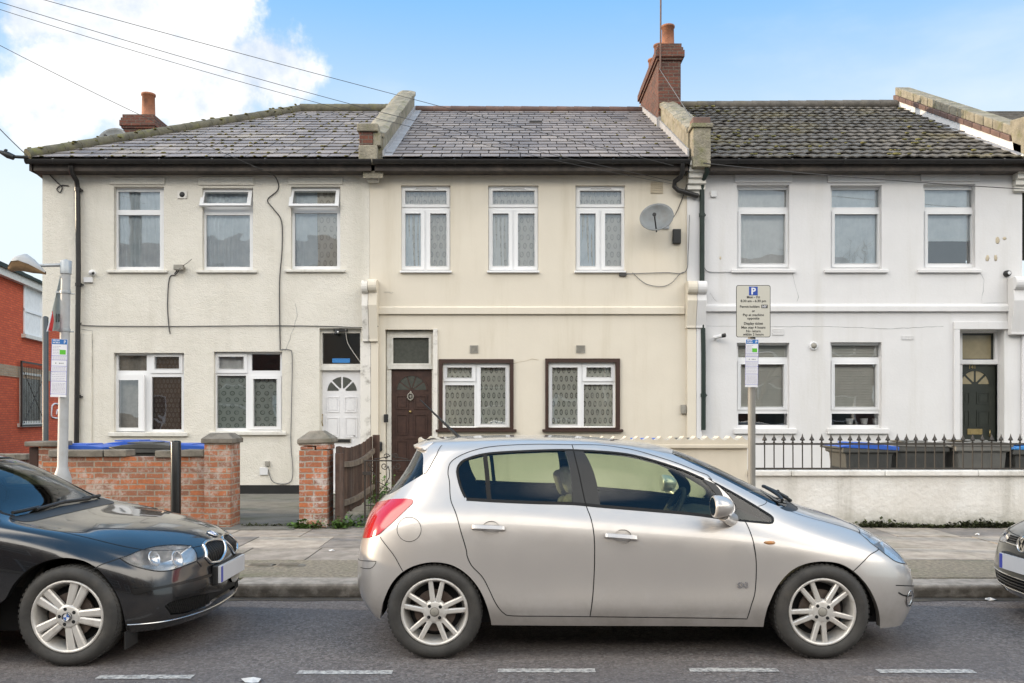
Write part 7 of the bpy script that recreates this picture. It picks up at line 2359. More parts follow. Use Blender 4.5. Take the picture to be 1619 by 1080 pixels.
sc.region('cowl', [('uv', 13.02, 5.93), ('uv', 11, 5.93), ('uv', 9.3, 5.9), ('uv', 9.05, 6.1), ('uv', 9.4, 6.12), ('uv', 11, 6.13), ('uv', 13.02, 6.14)], M['cartrim'], -.004)
iBump = len(sc.regions)
sc.region('bumper', zz(1180, 860, K, [(905, 240), (1000, 150), (1060, 90), (1128, 46)]) + [(1402.3, 878.5), (1420.9, 889.6), (1436.6, 893, .3), ('uv', 12.2, 3.75), ('uv', 13.02, 3.75), ('uv', 13.02, -.4), ('uv', 9.3, -.4)], M['silver'])
sc.region('bumper', [(639, 906), (624, 880), (601, 849), (592, 851, -.4), ('uv', -.02, 3.3), ('uv', -.02, -.4), ('uv', 4.0, -.4)], M['silver'])
sc.region('bonnet', [('uv', 13.02, 4.1), ('uv', 11.6, 4.12), ('uv', 10.7, 4.3), ('uv', 10.0, 4.8), ('uv', 9.5, 5.4), ('uv', 9.25, 5.9), ('uv', 11, 5.93), ('uv', 13.02, 5.93)], M['silver'])
iFc = len(sc.regions)
cxy = (550 + 523 / K, 680 + 848 / K)
sc.region('fuel_cap', [(cxy[0] + 19 * math.cos(2 * math.pi * k / 16), cxy[1] + 19.3 * math.sin(2 * math.pi * k / 16)) for k in range(16)], M['silver'], .0005, near_only=True)
for (hx, hy) in ((550 + 1222 / K, 680 + 838 / K), (840 + 782 / K, 680 + 910 / K)):
    sc.region('handle_recess', [(hx + 13.5 * math.cos(2 * math.pi * k / 14), hy + 11.5 * math.sin(2 * math.pi * k / 14)) for k in range(14)], M['silver'], -.014)
iRd = len(sc.regions)
BL = z3([(345, 125), (375, 240), (420, 430), (470, 650), (510, 760), (535, 900)]) + [(940, 887), (938, 932), (932.7, 975)]
sc.region('rear_door', z1([(865, 300), (855, 370), (870, 480), (910, 680), (960, 850), (1010, 1020)]) + z2([(1020, 110), (1060, 190), (1150, 285), (1210, 400), (1270, 520), (1330, 590), (1400, 613)]) + [(870, 974.3)] + BL[::-1] + z3([(0, 122)]) + z1([(1300, 135), (1150, 155), (1000, 200), (900, 255)]), M['silver'])
iFd = len(sc.regions)
sc.region('front_door', BL + [(1060, 976.5), (1181, 978.5)] + z5([(40, 530), (75, 400), (85, 180), (60, 0)]) + z4([(405, 1079), (380, 940), (340, 830), (310, 775), (145, 757), (54, 452)]) + z3([(1540, 425), (1500, 382), (1400, 345), (1250, 285), (1050, 220), (850, 165), (600, 130)]), M['silver'])
sc.outline(iRd, .006); sc.outline(iFd, .006); sc.outline(iFc, .0035)
sc.line(zz(1180, 860, K, [(905, 240), (1000, 150), (1060, 90), (1128, 46)]), .006)
sc.line([(1342.3, 826.4), (1358, 843), (1375.7, 858), (1389.4, 868.3), (1402.3, 878.5), (1420.9, 889.6), (1436.6, 893, .3)], .007)
sc.line([(601, 848.6), (612, 864), (624, 880), (637, 903)], .005)
sc.line(z1([(805, 130), (760, 210), (680, 348), (650, 374)]), .005)
sc.line(z4([(490, 585), (425, 650)]), .004)
sc.line([('uv', 13, 4.1), ('uv', 11.6, 4.12), ('uv', 10.7, 4.3), ('uv', 10.0, 4.8), ('uv', 9.5, 5.4), ('uv', 9.25, 5.9)], .004)
sc.line([(1416, 925.5), (1430, 926), (1446, 926)], .006); sc.line([(1420, 937), (1432, 942), (1446, 940)], .010)
sc.line([(567, 887, -.4), (580, 887), (595, 887.5), (592, 894), (584, 899), (575, 899.5, -.3)], .004)
# window rubbers
for pts, w_ in ((z1([(1005, 575), (940, 400), (935, 340), (955, 290), (1010, 250), (1200, 200), (1619, 175)]) + z3([(285, 170), (440, 175), (850, 212), (1250, 327), (1475, 419)]), .016),
                (z1([(1012, 590), (1300, 607), (1619, 620)]) + z3([(350, 628), (590, 650), (1000, 684), (1400, 720), (1650, 755)]), .022),
                (z1([(1172, 215), (1190, 400), (1210, 605)]), .03),
                (z4([(54, 452), (300, 588), (520, 722), (550, 765), (541, 790), (480, 792), (145, 757)]), .016)):
    sc.line(pts, w_)
P_ = sc.build(M['silver'], res=(7, 6))
sc.underbody(-.22, 3.0, .66, .20, .50)
sc.well(0, .31, .36, .42, .73); sc.well(2.52, .31, .36, .42, .74)
for x, y_, rot in ((0, .835, .06), (2.515, .835, math.pi + .10)):
    for side in (1, -1):
        sc.wheel(x, y_, .308, .221, .19, 5, 4, rot, side)
sc.cabin(1.06, .12, .36, .56, 1.235, 1.86, 1, .08)


def surf_pt(car, px, py, out=0.0, side=1):
    u, v = car.uv(px, py)
    p, n = car.S.ev([u], [v])
    n_ = Vector((car.fl * n[0][0], -side * n[0][1], n[0][2]))
    return car.w(p[0], side) + n_ * out, n_


def handle(car, pa, pb, parent, h=.030):
    for side, par in ((1, parent[0]), (-1, parent[1])):
        a, n = surf_pt(car, *pa, .012, side); b, _ = surf_pt(car, *pb, .012, side)
        m = MB()
        pts = [a - n * .008, a.lerp(b, .08) + n * .012, a.lerp(b, .5) + n * .018, a.lerp(b, .92) + n * .012, b - n * .008]
        up = Vector((0, 0, 1))
        sp = spline(pts, 4); vs = []
        for p in sp: vs += [p + up * h / 2 - n * .006, p + up * h * .42 + n * .001, p - up * h * .42 + n * .012, p - up * h / 2 - n * .002]
        fs = [(i * 4 + k, i * 4 + (k + 1) % 4, (i + 1) * 4 + (k + 1) % 4, (i + 1) * 4 + k) for i in range(len(sp) - 1) for k in range(4)]
        m.add(vs, fs, 0, False)
        m.build('handle', M['silver'], par, bevel=.004)
handle(sc, (550 + 1058 / K, 680 + 828 / K), (550 + 1345 / K, 680 + 840 / K), P_['rear_door'])
handle(sc, (840 + 622 / K, 680 + 898 / K), (840 + 906 / K, 680 + 920 / K), P_['front_door'])
def mirror(car, c_px, y_lat, mat, parent, sx=.13, sy=.20, sz=.145):
    Yw = car.oy - y_lat
    c = P(c_px[0], c_px[1], Yw)
    xl = (c.x - car.ox) * car.fl
    for side in (1, -1):
        cc = car.w((xl, y_lat, c.z), side)
        m = MB()
        T = Matrix.Translation(cc) @ Matrix.Diagonal((car.fl * sx, sy * .5, sz * .5, 1))
        m.lathe([(.001, -.5), (.86, -.5), (.95, -.46), (1.0, -.36), (.98, -.15), (.88, .12), (.66, .36), (.36, .48), (.001, .5)], (0, 0, 0), 'x', 20, 0, True, T)
        o = m.build('door_mirror', mat, car.root)
        m = MB(); m.lathe([(.001, -.505), (.80, -.505)], (0, 0, 0), 'x', 20, 0, False, T); m.build('mirror_glass', M['chrome'], o)
        m = MB(); ft = car.w((xl + .07, y_lat - .13, c.z - .10), side); f2 = car.w((xl + .10, y_lat - .19, c.z - .105), side)
        m.tube([cc + Vector((0, 0, -sz * .35)), cc.lerp(ft, .5) + Vector((0, 0, -.03)), ft, f2], [.042, .03, .04, .05], 10); m.build('mirror_arm', mat, o)
mirror(sc, (1143, 801), .945, M['silver'], None)
a, n = surf_pt(sc, 1216, 858.5, .003)
m = MB(); m.blob(a, .040, .006, .013, 0, 2, 8); m.build('side_repeater', M['amber'], sc.root)
a, n = surf_pt(sc, 1174, 929, .003)
text_mesh('SXI', .048, face_mat(a.x, a.y - .002, a.z), M['chrome'], sc.root, 'trim_badge', bold=.0015)
m = MB(); b0 = P(729, 694, 6.405); b0 = Vector((b0.x, 6.405, b0.z - .01)); m.tube([b0, b0 + Vector((-.03, 0, .035)), P(664, 632, 6.38)], [.028, .012, .004], 8)
m.build('roof_aerial', M['black'], sc.root)
# bonnet-edge wipers and lamp internals, rear wiper
m = MB()
for (ua, va, ub, vb) in ((9.6, 6.2, 11.6, 6.45), (11.2, 6.1, 13.0, 6.3)):
    p, n = sc.S.ev(np.linspace(ua, ub, 8), np.linspace(va, vb, 8))
    m.tube([sc.w(q + w_ * .03) for q, w_ in zip(p, n)], .012, 6); m.tube([sc.w(p[3] + n[3] * .04), sc.w(sc.S.ev([ub - .3], [6.0])[0][0] + np.array([0, 0, .02]))], .012, 6)
m.build('wiper', M['black'], sc.root)
for side in (1, -1):
    m = MB()
    u0, v0 = sc.uv(1395, 861)
    p, n = sc.S.ev([u0], [v0]); c = sc.w(p[0] - n[0] * .055, side); ax = Vector((1, -.25 * side, .1)).normalized()
    T = Matrix.Translation(c) @ ax.to_track_quat('Z', 'Y').to_matrix().to_4x4()
    m.lathe([(.01, -.03), (.045, -.02), (.065, .03), (.07, .035)], (0, 0, 0), 'z', 20, 0, True, T)
    # lamp bowl behind the lens
    poly = [r_ for r_ in sc.regions if r_[0] == 'headlamp'][0][1]
    pa = np.array(poly); pp, nn = sc.S.ev(pa[:, 0], pa[:, 1])
    ce = pp.mean(0) - nn.mean(0) * .10
    A = [sc.w(q - w_ * .004, side) for q, w_ in zip(pp, nn)]; B = [sc.w(q * .55 + ce * .45 - w_ * .045, side) for q, w_ in zip(pp, nn)]
    k_ = len(A)
    m.add(A + B + [sc.w(ce, side)], [(i, (i + 1) % k_, k_ + (i + 1) % k_, k_ + i) for i in range(k_)] + [(k_ + i, k_ + (i + 1) % k_, 2 * k_) for i in range(k_)], 0, True)
    m.build('lamp_reflector', M['reflector'], sc.root)
# front fog lamp, lower grille and number plate
m = MB(); pc_ = sc.w((3.345, 0, .42)); m.box(pc_.x - .0, pc_.x + .012, pc_.y - .26, pc_.y + .26, .37, .48); m.build('number_plate', M['plate_face'], sc.root)
for side in (1, -1):
    u0, v0 = sc.uv(1438, 946); p, n = sc.S.ev([u0], [v0]); m = MB(); c = sc.w(p[0] - n[0] * .02, side)
    T = Matrix.Translation(c) @ Vector((sc.fl * n[0][0], -side * n[0][1], n[0][2])).to_track_quat('Z', 'Y').to_matrix().to_4x4()
    m.lathe([(.001, .012), (.045, .018), (.052, .028), (.056, .024)], (0, 0, 0), 'z', 20, 0, True, T); m.build('fog_lamp', M['chrome'], sc.root)
# spoiler lip over the rear screen
m = MB()
us = np.linspace(0, 2.5, 12); p, n = sc.S.ev(us, np.full(12, 7.72)); p2, n2 = sc.S.ev(us, np.full(12, 8.25))
L = [(sc.w(a_ + np.array([-.03, 0, .022]), 1), sc.w(b_ + c_ * .006, 1), sc.w(a_ + np.array([-.025, 0, .0]), 1), sc.w(a_ + c2 * .004, 1)) for a_, b_, c_, c2 in zip(p, p2, n2, n)]
R_ = [(sc.w(a_ + np.array([-.03, 0, .022]), -1), sc.w(b_ + c_ * .006, -1), sc.w(a_ + np.array([-.025, 0, .0]), -1), sc.w(a_ + c2 * .004, -1)) for a_, b_, c_, c2 in zip(p, p2, n2, n)]
for S_ in (L, R_):
    vs = [v for q in S_ for v in q]
    m.add(vs, [f for i in range(11) for f in ((i * 4, (i + 1) * 4, (i + 1) * 4 + 1, i * 4 + 1), (i * 4, i * 4 + 2, (i + 1) * 4 + 2, (i + 1) * 4), (i * 4 + 2, i * 4 + 3, (i + 1) * 4 + 3, (i + 1) * 4 + 2))], 0, True)
    m.add(list(S_[-1]), [(0, 1, 3, 2)], 0)
m.build('roof_spoiler', M['silver'], sc.root)

# ----------------------------------------------------------- black hatchback (nose in the picture)
NET_B = zipnet([
    [(-.74, 0, .24), (-.72, .36, .24), (-.64, .62, .23), (-.45, .76, .22), (.05, .81, .2), (.6, .82, .2), (1.15, .82, .2), (1.7, .82, .2), (2.2, .82, .195), (2.68, .81, .19), (3.03, .75, .19), (3.24, .59, .19), (3.34, .30, .19), (3.36, 0, .19)],
    [(-.79, 0, .34), (-.77, .38, .34), (-.68, .65, .34), (-.47, .80, .33), (.05, .865, .32), (.6, .87, .32), (1.15, .87, .32), (1.7, .87, .32), (2.2, .87, .32), (2.67, .865, .31), (3.06, .79, .29), (3.29, .61, .28), (3.395, .30, .275), (3.42, 0, .275)],
    [(-.80, 0, .52), (-.78, .38, .52), (-.69, .66, .52), (-.47, .81, .51), (.05, .873, .49), (.6, .876, .48), (1.15, .876, .48), (1.7, .876, .48), (2.2, .876, .48), (2.66, .875, .47), (3.06, .80, .44), (3.295, .615, .425), (3.405, .305, .42), (3.43, 0, .42)],
    [(-.78, 0, .70), (-.76, .37, .70), (-.68, .64, .70), (-.46, .80, .69), (.05, .87, .68), (.6, .872, .66), (1.15, .872, .65), (1.7, .872, .65), (2.2, .87, .645), (2.66, .865, .625), (3.03, .785, .575), (3.265, .60, .555), (3.385, .30, .55), (3.415, 0, .55)],
    [(-.74, 0, .86), (-.72, .36, .86), (-.64, .62, .86), (-.43, .78, .855), (.05, .848, .85), (.6, .855, .835), (1.15, .855, .825), (1.7, .853, .815), (2.2, .845, .795), (2.63, .822, .752), (2.96, .735, .695), (3.19, .57, .675), (3.325, .29, .675), (3.37, 0, .68)],
    [(-.66, 0, .98), (-.645, .34, .98), (-.57, .60, .98), (-.39, .74, .98), (.05, .80, .97), (.6, .81, .945), (1.15, .81, .925), (1.7, .805, .905), (2.18, .795, .875), (2.50, .745, .84), (2.70, .62, .815), (2.82, .47, .82), (2.88, .24, .828), (2.90, 0, .832)],
    [(-.60, 0, 1.05), (-.585, .32, 1.05), (-.52, .56, 1.05), (-.34, .69, 1.05), (.06, .755, 1.05), (.6, .765, 1.03), (1.15, .765, 1.005), (1.7, .75, .98), (2.02, .735, .945), (2.18, .66, .905), (2.22, .55, .895), (2.24, .42, .893), (2.25, .21, .895), (2.255, 0, .897)],
    [(-.45, 0, 1.20), (-.44, .28, 1.20), (-.38, .50, 1.20), (-.22, .62, 1.20), (.12, .685, 1.20), (.6, .70, 1.19), (1.1, .695, 1.17), (1.5, .675, 1.14), (1.74, .645, 1.10), (1.86, .585, 1.085), (1.90, .48, 1.09), (1.92, .36, 1.095), (1.935, .18, 1.10), (1.94, 0, 1.10)],
    [(-.25, 0, 1.34), (-.24, .25, 1.34), (-.20, .43, 1.34), (-.08, .53, 1.335), (.2, .58, 1.335), (.6, .60, 1.335), (1.0, .60, 1.32), (1.22, .585, 1.29), (1.40, .56, 1.26), (1.49, .50, 1.255), (1.54, .42, 1.26), (1.56, .32, 1.265), (1.575, .16, 1.27), (1.58, 0, 1.272)],
    [(-.05, 0, 1.385), (-.04, .18, 1.385), (.0, .30, 1.385), (.12, .36, 1.38), (.3, .38, 1.385), (.6, .39, 1.385), (.88, .39, 1.375), (1.02, .37, 1.355), (1.12, .34, 1.335), (1.18, .28, 1.325), (1.21, .22, 1.325), (1.23, .15, 1.325), (1.235, .08, 1.325), (1.24, 0, 1.325)],
    [(.15, 0, 1.40), (.18, 0, 1.40), (.24, 0, 1.40), (.33, 0, 1.40), (.45, 0, 1.40), (.6, 0, 1.40), (.75, 0, 1.395), (.85, 0, 1.385), (.92, 0, 1.378), (.96, 0, 1.374), (.98, 0, 1.37), (.99, 0, 1.37), (.995, 0, 1.368), (1.0, 0, 1.368)],
])
for r_ in NET_B[:5]:
    for c_ in (10, 11, 12, 13): r_[c_] = (r_[c_][0] - (.015 if c_ == 10 else .035), r_[c_][1], r_[c_][2])
BX, BYC = -5.456, 6.255
bc = Car('black_hatchback', 'glossy black hatchback with a twin chrome ringed grille, only its front half in view', NET_B, (BX, BYC))
def b1(p): return zz(0, 680, 2.698, p)
def b7(p): return zz(150, 800, 4.908, p)
arch(bc, [(-14, 988), (-8, 960)] + b1([(22, 720), (60, 655), (130, 588), (220, 552), (300, 546), (380, 568), (450, 628), (505, 715), (530, 800), (538, 880)]))
bc.region('headlamp', b7([(190, 405), (340, 350), (480, 312), (640, 300), (745, 308), (782, 355), (790, 428), (700, 462), (600, 497), (500, 507), (400, 492), (280, 457)]), M['lampglass'], .003)
bc.region('kidney', b7([(838, 305), (868, 278), (935, 262), (995, 262), (1006, 300), (995, 385), (960, 428), (895, 440), (858, 400)]), M['mesh'], -.012)
bc.region('grille', b7([(540, 775), (600, 742), (740, 708), (860, 680), (1000, 640)]) + [('uv', 13.02, 2.05), ('uv', 13.02, 1.15), ('uv', 12.3, 1.12)] + b7([(860, 785), (700, 832), (590, 846)]), M['mesh'], -.02)
bc.region('rubbing_strip', b7([(286, 655), (300, 642), (480, 627), (700, 580), (920, 518), (922, 536), (700, 602), (480, 648), (320, 682), (292, 672)]), M['blackgloss'], .012)
bc.region('windscreen', [('uv', 13.02, 6.14), ('uv', 11, 6.13), ('uv', 9.5, 6.12), ('uv', 9.15, 6.3), ('uv', 9.1, 7.0), ('uv', 9.15, 7.6), ('uv', 9.5, 7.92), ('uv', 11, 7.95), ('uv', 13.02, 7.95)], M['carglass'], -.002)
bc.region('cowl', [('uv', 13.02, 5.90), ('uv', 11, 5.90), ('uv', 9.4, 5.86), ('uv', 9.1, 6.05), ('uv', 9.5, 6.12), ('uv', 11, 6.13), ('uv', 13.02, 6.14)], M['cartrim'], .002)
bc.region('front_window', [('uv', 6.3, 6.12), ('uv', 6.35, 7.0), ('uv', 6.45, 7.75), ('uv', 7.3, 7.72), ('uv', 8.2, 7.3), ('uv', 8.5, 6.6), ('uv', 8.55, 6.12)], M['carglass'], -.002)
bc.region('rear_window', [('uv', 3.9, 6.15), ('uv', 3.9, 7.0), ('uv', 4.2, 7.75), ('uv', 5.2, 7.82), ('uv', 6.2, 7.78), ('uv', 6.1, 7.0), ('uv', 6.05, 6.12)], M['carglass'], -.002)
bc.region('rear_screen', [('uv', -.02, 6.2), ('uv', 2.2, 6.2), ('uv', 2.4, 7.5), ('uv', -.02, 7.7)], M['carglass'], -.002)
bc.region('tail_lamp', [('uv', 1.4, 4.1), ('uv', 3.1, 4.1), ('uv', 3.0, 5.2), ('uv', 1.4, 5.2)], M['taillight'], .002)
bc.region('bumper', b7([(-10, 490), (60, 452), (190, 405), (280, 457), (400, 492), (500, 507), (600, 497), (700, 462), (790, 428)]) + b7([(825, 470), (960, 440), (1010, 400)]) + [('uv', 13.02, 2.75), ('uv', 13.02, -.4), ('uv', 9.2, -.4)], M['blackpaint'])
bc.region('bonnet', [('uv', 13.02, 4.0), ('uv', 12.0, 3.98), ('uv', 11.0, 4.05), ('uv', 10.2, 4.3), ('uv', 9.5, 4.75), ('uv', 9.1, 5.3), ('uv', 9.0, 5.8), ('uv', 9.4, 5.86), ('uv', 11, 5.90), ('uv', 13.02, 5.90)], M['blackpaint'])
bc.region('front_door', [('uv', 6.2, .5), ('uv', 6.25, 7.9), ('uv', 7.4, 7.85), ('uv', 8.4, 7.4), ('uv', 8.7, 6.2), ('uv', 7.95, 5.2), ('uv', 7.85, .5)], M['blackpaint'])
bc.region('rear_door', [('uv', 4.9, .5), ('uv', 4.3, 2.5), ('uv', 3.8, 4.5), ('uv', 3.8, 6.5), ('uv', 4.2, 7.9), ('uv', 6.25, 7.9), ('uv', 6.2, .5)], M['blackpaint'])
bc.outline(len(bc.regions) - 1, .005); bc.outline(len(bc.regions) - 2, .005)
bc.line(b7([(-10, 490), (60, 452), (190, 405)]), .005)
bc.line(b7([(190, 405), (280, 457), (400, 492), (500, 507), (600, 497), (700, 462), (790, 428), (825, 470)]), .007)
bc.line(b7([(190, 405), (340, 350), (480, 312), (640, 300), (745, 308), (782, 355), (790, 428)]), .006)
bc.line([('uv', 13, 4.0), ('uv', 12.0, 3.98), ('uv', 11.0, 4.05), ('uv', 10.2, 4.3), ('uv', 9.5, 4.75), ('uv', 9.1, 5.3), ('uv', 9.0, 5.8)], .005)
bc.line([('uv', 9.6, 6.12), ('uv', 9.2, 6.25), ('uv', 9.1, 7.0), ('uv', 9.15, 7.6), ('uv', 9.5, 7.92), ('uv', 13, 7.95)], .03)
PB = bc.build(M['blackpaint'], res=(7, 6))
bc.underbody(-.6, 3.15, .66, .18, .50)
bc.well(0, .33, .38, .42, .82); bc.well(2.66, .33, .37, .42, .76)
for x, rot in ((0, .3), (2.66, .36)):
    for side in (1, -1): bc.wheel(x, .852, .316, .231, .20, 5, 5, rot, side, 'vee', M['black'])
bc.cabin(1.15, .3, .37, .56, 1.14, 1.86)
# chrome kidney rings with upright slats
def ring_on(car, poly, r_, mat, name, out, parent):
    a = np.array(poly + [poly[0]]); pp, nn = car.S.ev(a[:, 0], a[:, 1])
    for side in (1, -1):
        m = MB(); m.tube([car.w(q + w_ * out, side) for q, w_ in zip(pp, nn)], r_, 8, caps=False)
        m.build(name, mat, parent)
kp = [r_ for r_ in bc.regions if r_[0] == 'kidney'][0][1]
ring_on(bc, kp, .011, M['chrome'], 'kidney_ring', .004, bc.root)
pa = np.array(kp); u0, u1, v0, v1 = pa[:, 0].min(), pa[:, 0].max(), pa[:, 1].min(), pa[:, 1].max()
for side in (1, -1):
    m = MB()
    for k in range(1, 11):
        u = u0 + (u1 - u0) * k / 11
        vs_ = np.linspace(v0, v1, 14); ins = inside(kp, np.stack([np.full(14, u), vs_], -1)); vs_ = vs_[ins]
        if len(vs_) < 2: continue
        p, n = bc.S.ev(np.full(len(vs_), u), vs_)
        m.tube([bc.w(q - w_ * .004, side) for q, w_ in zip(p, n)], .0042, 4)
    m.build('grille_slats', M['blackgloss'], bc.root)
gp_ = [r_ for r_ in bc.regions if r_[0] == 'grille'][0][1]
pa = np.array(gp_); gu0, gu1 = pa[:, 0].min(), 12.0
for side in (1, -1):
    m = MB()
    for k in range(26):
        u = gu0 + .05 + (gu1 - gu0) * k / 26
        vs_ = np.linspace(.5, 2.6, 30); ins = inside(gp_, np.stack([np.full(30, u), vs_], -1)); vs_ = vs_[ins]
        if len(vs_) < 2: continue
        p, n = bc.S.ev(np.full(len(vs_), u) + np.linspace(.06, -.06, len(vs_)), vs_)
        m.tube([bc.w(q - w_ * .012, side) for q, w_ in zip(p, n)], .004, 4)
    m.build('intake_slats', M['cartrim'], bc.root)
# chin line and headlamp insides, plate, badge
us = np.linspace(9.9, 13, 30); p, n = bc.S.ev(us, np.full(30, .62))
for side in (1, -1):
    m = MB(); m.tube([bc.w(q + w_ * .002, side) for q, w_ in zip(p, n)], .005, 6); m.build('chin_trim', M['chrome'], bc.root)
    m = MB(); q = bc.w((3.0, .70, .17), side); m.box(q.x, q.x + .012, q.y - .12, q.y + .05, .10, .21); m.build('air_deflector', M['cartrim'], bc.root)
def lamp_inside(car, poly, depth, bulbs):
    pa = np.array(poly); pp, nn = car.S.ev(pa[:, 0], pa[:, 1])
    ce = pp.mean(0) - nn.mean(0) * depth
    for side in (1, -1):
        m = MB()
        A = [car.w(q - w_ * .004, side) for q, w_ in zip(pp, nn)]; B = [car.w(q * .6 + ce * .4 - w_ * depth * .5, side) for q, w_ in zip(pp, nn)]
        k_ = len(A)
        m.add(A + B + [car.w(ce, side)], [(i, (i + 1) % k_, k_ + (i + 1) % k_, k_ + i) for i in range(k_)] + [(k_ + i, k_ + (i + 1) % k_, 2 * k_) for i in range(k_)], 0, True)
        for (px, py, rr) in bulbs:
            u, v = car.uv(px, py); p, n = car.S.ev([u], [v])
            c = car.w(p[0] - n[0] * .035, side); nv = Vector((car.fl * n[0][0], -side * n[0][1], n[0][2]))
            nv = (nv + Vector((car.fl * 1.2, 0, 0))).normalized()
            T = Matrix.Translation(c) @ nv.to_track_quat('Z', 'Y').to_matrix().to_4x4()
            m.lathe([(.001, -.02), (rr * .5, -.016), (rr * .9, .008), (rr, .014), (rr * 1.08, .008)], (0, 0, 0), 'z', 20, 0, True, T)
            m.lathe([(.001, .008), (rr * .35, .004), (rr * .4, -.01)], (0, 0, 0), 'z', 14, 1, True, T)
        m.build('lamp_reflector', [M['reflector'], M['lampglass']], car.root)
lamp_inside(bc, [r_ for r_ in bc.regions if r_[0] == 'headlamp'][0][1], .09, [(245, 878, .05), (283, 880, .055)])
m = MB(); c = Vector((BX + 3.425, BYC, .47)); m.box(c.x - .02, c.x, c.y - .265, c.y + .265, c.z - .058, c.z + .058, 0)
m.box(c.x, c.x + .0015, c.y - .262, c.y - .222, c.z - .055, c.z + .055, 1)
pl_ = m.build('number_plate', [M['plate_face'], M['plate_blue']], bc.root, bevel=.003)
m = MB(); m.box(c.x - .06, c.x - .0205, c.y - .28, c.y + .28, c.z - .075, c.z + .065); m.build('plate_holder', M['cartrim'], bc.root, bevel=.01)
p, n = bc.S.ev([13.0], [4.22]); nb = Vector((n[0][0], 0, n[0][2])).normalized()
badge_roundel(None, Matrix.Translation(bc.w(p[0]) + nb * .004) @ nb.to_track_quat('Z', 'Y').to_matrix().to_4x4(), .041, bc.root, 'quarters')
for xx in (0, 2.66):
    for side in (1, -1):
        cc = bc.w((xx, .852, .316), side)
        badge_roundel(None, Matrix.Translation(cc + Vector((0, -side * .0145, 0))) @ Vector((0, -side, 0)).to_track_quat('Z', 'Y').to_matrix().to_4x4(), .030, bc.root, 'quarters')
m = MB()
for (ua, va, ub, vb) in ((9.5, 6.16, 11.5, 6.2), (11.2, 6.15, 13.0, 6.2)):
    p, n = bc.S.ev(np.linspace(ua, ub, 8), np.linspace(va, vb, 8))
    for sd_ in (1, -1): m.tube([bc.w(q + w_ * .02, sd_) for q, w_ in zip(p, n)], .013, 6)
m.build('wiper', M['black'], bc.root)
mirror(bc, (-340, 800), .95, M['blackpaint'], None)

# ----------------------------------------------------------- grey hatchback at the right edge (far half of its nose in view)
VX, VYC = 7.215, 6.42
vc = Car('grey_hatchback', 'dark grey hatchback at the right edge with only the corner of its nose in view', NET_B, (VX, VYC), -1, True)
def v8(p): return zz(1499, 780, 5.4, p)
arch_uv = [('uv', 8.25, -.4), ('uv', 8.3, .5), ('uv', 8.5, 1.6), ('uv', 8.9, 2.4), ('uv', 9.2, 2.4), ('uv', 9.65, 1.6), ('uv', 9.85, .5), ('uv', 9.9, -.4)]
vc.region('cut', arch_uv, None, 0, 'arch', corner=60)
vc.region('headlamp', [('uv', 10.3, 3.25), ('uv', 10.4, 3.9), ('uv', 10.9, 3.98), ('uv', 11.7, 3.9), ('uv', 12.05, 3.75), ('uv', 12.0, 3.3), ('uv', 11.2, 3.15)], M['lampglass'], .002)
vc.region('grille', [('uv', 12.05, 3.35), ('uv', 12.05, 3.80), ('uv', 12.6, 3.82), ('uv', 13.02, 3.82), ('uv', 13.02, 3.35)], M['mesh'], -.015)
vc.region('grille', [('uv', 11.3, .75), ('uv', 11.35, 1.5), ('uv', 12.2, 1.52), ('uv', 13.02, 1.52), ('uv', 13.02, .75)], M['mesh'], -.02)
vc.region('windscreen', [('uv', 13.02, 6.14), ('uv', 11, 6.13), ('uv', 9.5, 6.12), ('uv', 9.15, 6.3), ('uv', 9.1, 7.0), ('uv', 9.15, 7.6), ('uv', 9.5, 7.92), ('uv', 11, 7.95), ('uv', 13.02, 7.95)], M['carglass'], -.002)
vc.region('front_window', [('uv', 6.3, 6.12), ('uv', 6.35, 7.0), ('uv', 6.45, 7.75), ('uv', 7.3, 7.72), ('uv', 8.2, 7.3), ('uv', 8.5, 6.6), ('uv', 8.55, 6.12)], M['carglass'], -.002)
vc.region('rear_window', [('uv', 3.9, 6.15), ('uv', 3.9, 7.0), ('uv', 4.2, 7.75), ('uv', 5.2, 7.82), ('uv', 6.2, 7.78), ('uv', 6.1, 7.0), ('uv', 6.05, 6.12)], M['carglass'], -.002)
vc.region('rear_screen', [('uv', -.02, 6.2), ('uv', 2.2, 6.2), ('uv', 2.4, 7.5), ('uv', -.02, 7.7)], M['carglass'], -.002)
vc.region('cowl', [('uv', 13.02, 5.90), ('uv', 11, 5.90), ('uv', 9.4, 5.86), ('uv', 9.1, 6.05), ('uv', 9.5, 6.12), ('uv', 11, 6.13), ('uv', 13.02, 6.14)], M['cartrim'], .002)
vc.region('bumper', [('uv', 9.6, 2.7), ('uv', 10.3, 3.2), ('uv', 11.2, 3.12), ('uv', 12.05, 3.3), ('uv', 13.02, 3.3), ('uv', 13.02, -.4), ('uv', 9.2, -.4)], M['greypaint'])
vc.region('bonnet', [('uv', 13.02, 3.85), ('uv', 12.0, 3.9), ('uv', 11.0, 4.0), ('uv', 10.2, 4.3), ('uv', 9.5, 4.75), ('uv', 9.1, 5.3), ('uv', 9.0, 5.8), ('uv', 9.4, 5.86), ('uv', 11, 5.90), ('uv', 13.02, 5.90)], M['greypaint'])
vc.outline(len(vc.regions) - 1, .006)
vc.line([('uv', 10.3, 3.2), ('uv', 11.2, 3.12), ('uv', 12.05, 3.3), ('uv', 13, 3.3)], .006)
vc.build(M['greypaint'], res=(6, 6))
vc.underbody(-.6, 3.15, .66, .18, .50)
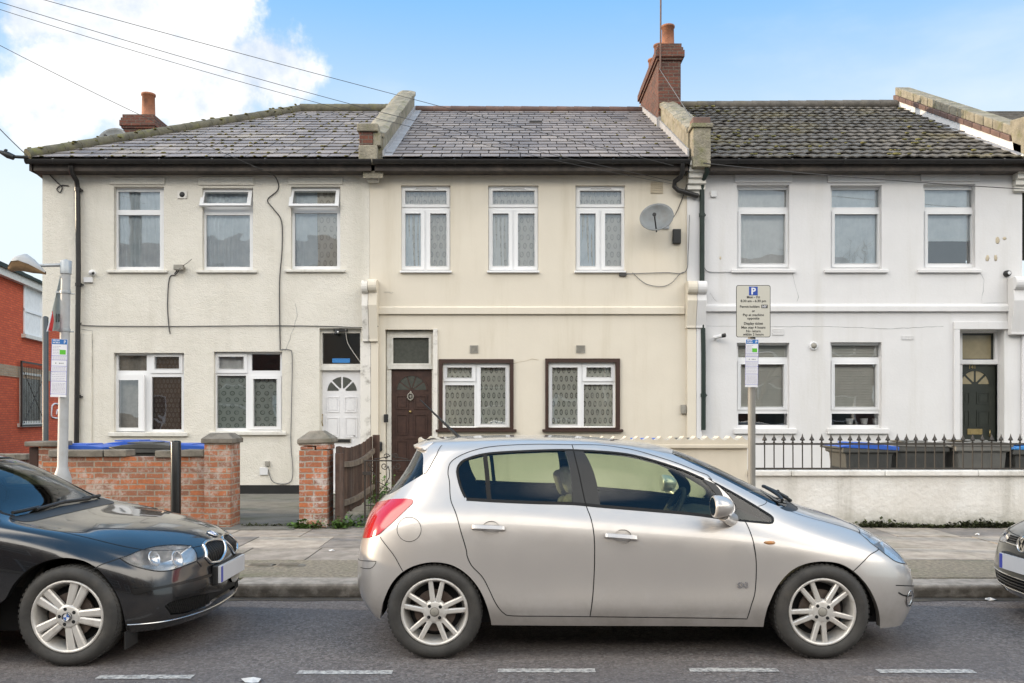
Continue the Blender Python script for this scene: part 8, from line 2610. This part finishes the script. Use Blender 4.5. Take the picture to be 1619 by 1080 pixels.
vc.well(0, .33, .38, .42, .82); vc.well(2.66, .33, .375, .42, .82)
for x, rot in ((0, .3), (2.66, .36)):
    for side in (1, -1): vc.wheel(x, .852, .316, .222, .20, 5, 5, rot, side, 'vee')
vc.cabin(1.15, .3, .37, .56, 1.14, 1.86)
lamp_inside(vc, [r_ for r_ in vc.regions if r_[0] == 'headlamp'][0][1], .08, [])
for side in (1, -1):
    m = MB()
    for v in (3.45, 3.6, 3.72):
        p, n = vc.S.ev(np.linspace(12.1, 13, 8), np.full(8, v)); m.tube([vc.w(q - w_ * .006, side) for q, w_ in zip(p, n)], .006, 5)
    m.build('grille_slats', M['blackgloss'], vc.root)
m = MB()
for v in (.95, 1.15, 1.35):
    for side in (1, -1):
        p, n = vc.S.ev(np.linspace(11.4, 13, 12), np.full(12, v)); m.tube([vc.w(q - w_ * .008, side) for q, w_ in zip(p, n)], .009, 5)
m.build('intake_slats', M['blackgloss'], vc.root)
m = MB()
for v, a0, rr in ((3.36, 12.05, .007), (1.54, 11.3, .006), (.70, 11.2, .007)):
    for side in (1, -1):
        p, n = vc.S.ev(np.linspace(a0, 13, 14), np.full(14, v)); m.tube([vc.w(q + w_ * .003, side) for q, w_ in zip(p, n)], rr, 6)
m.build('chrome_strip', M['chrome'], vc.root)
p, n = vc.S.ev([13.0], [3.52]); nb = Vector((-1, 0, .12)).normalized()
badge_roundel(None, Matrix.Translation(vc.w(p[0]) + nb * .012) @ (nb.to_track_quat('Z', 'Y').to_matrix().to_4x4()) , .062, vc.root, 'letters')
m = MB(); c = Vector((VX - 3.42, VYC, .455)); m.box(c.x, c.x + .02, c.y - .265, c.y + .265, c.z - .058, c.z + .058, 0)
m.box(c.x - .0015, c.x, c.y + .222, c.y + .262, c.z - .055, c.z + .055, 1)
m.build('number_plate', [M['plate_face'], M['plate_blue']], vc.root, bevel=.003)
m = MB(); m.box(c.x + .0205, c.x + .06, c.y - .28, c.y + .28, c.z - .07, c.z + .07); m.build('plate_holder', M['cartrim'], vc.root, bevel=.01)
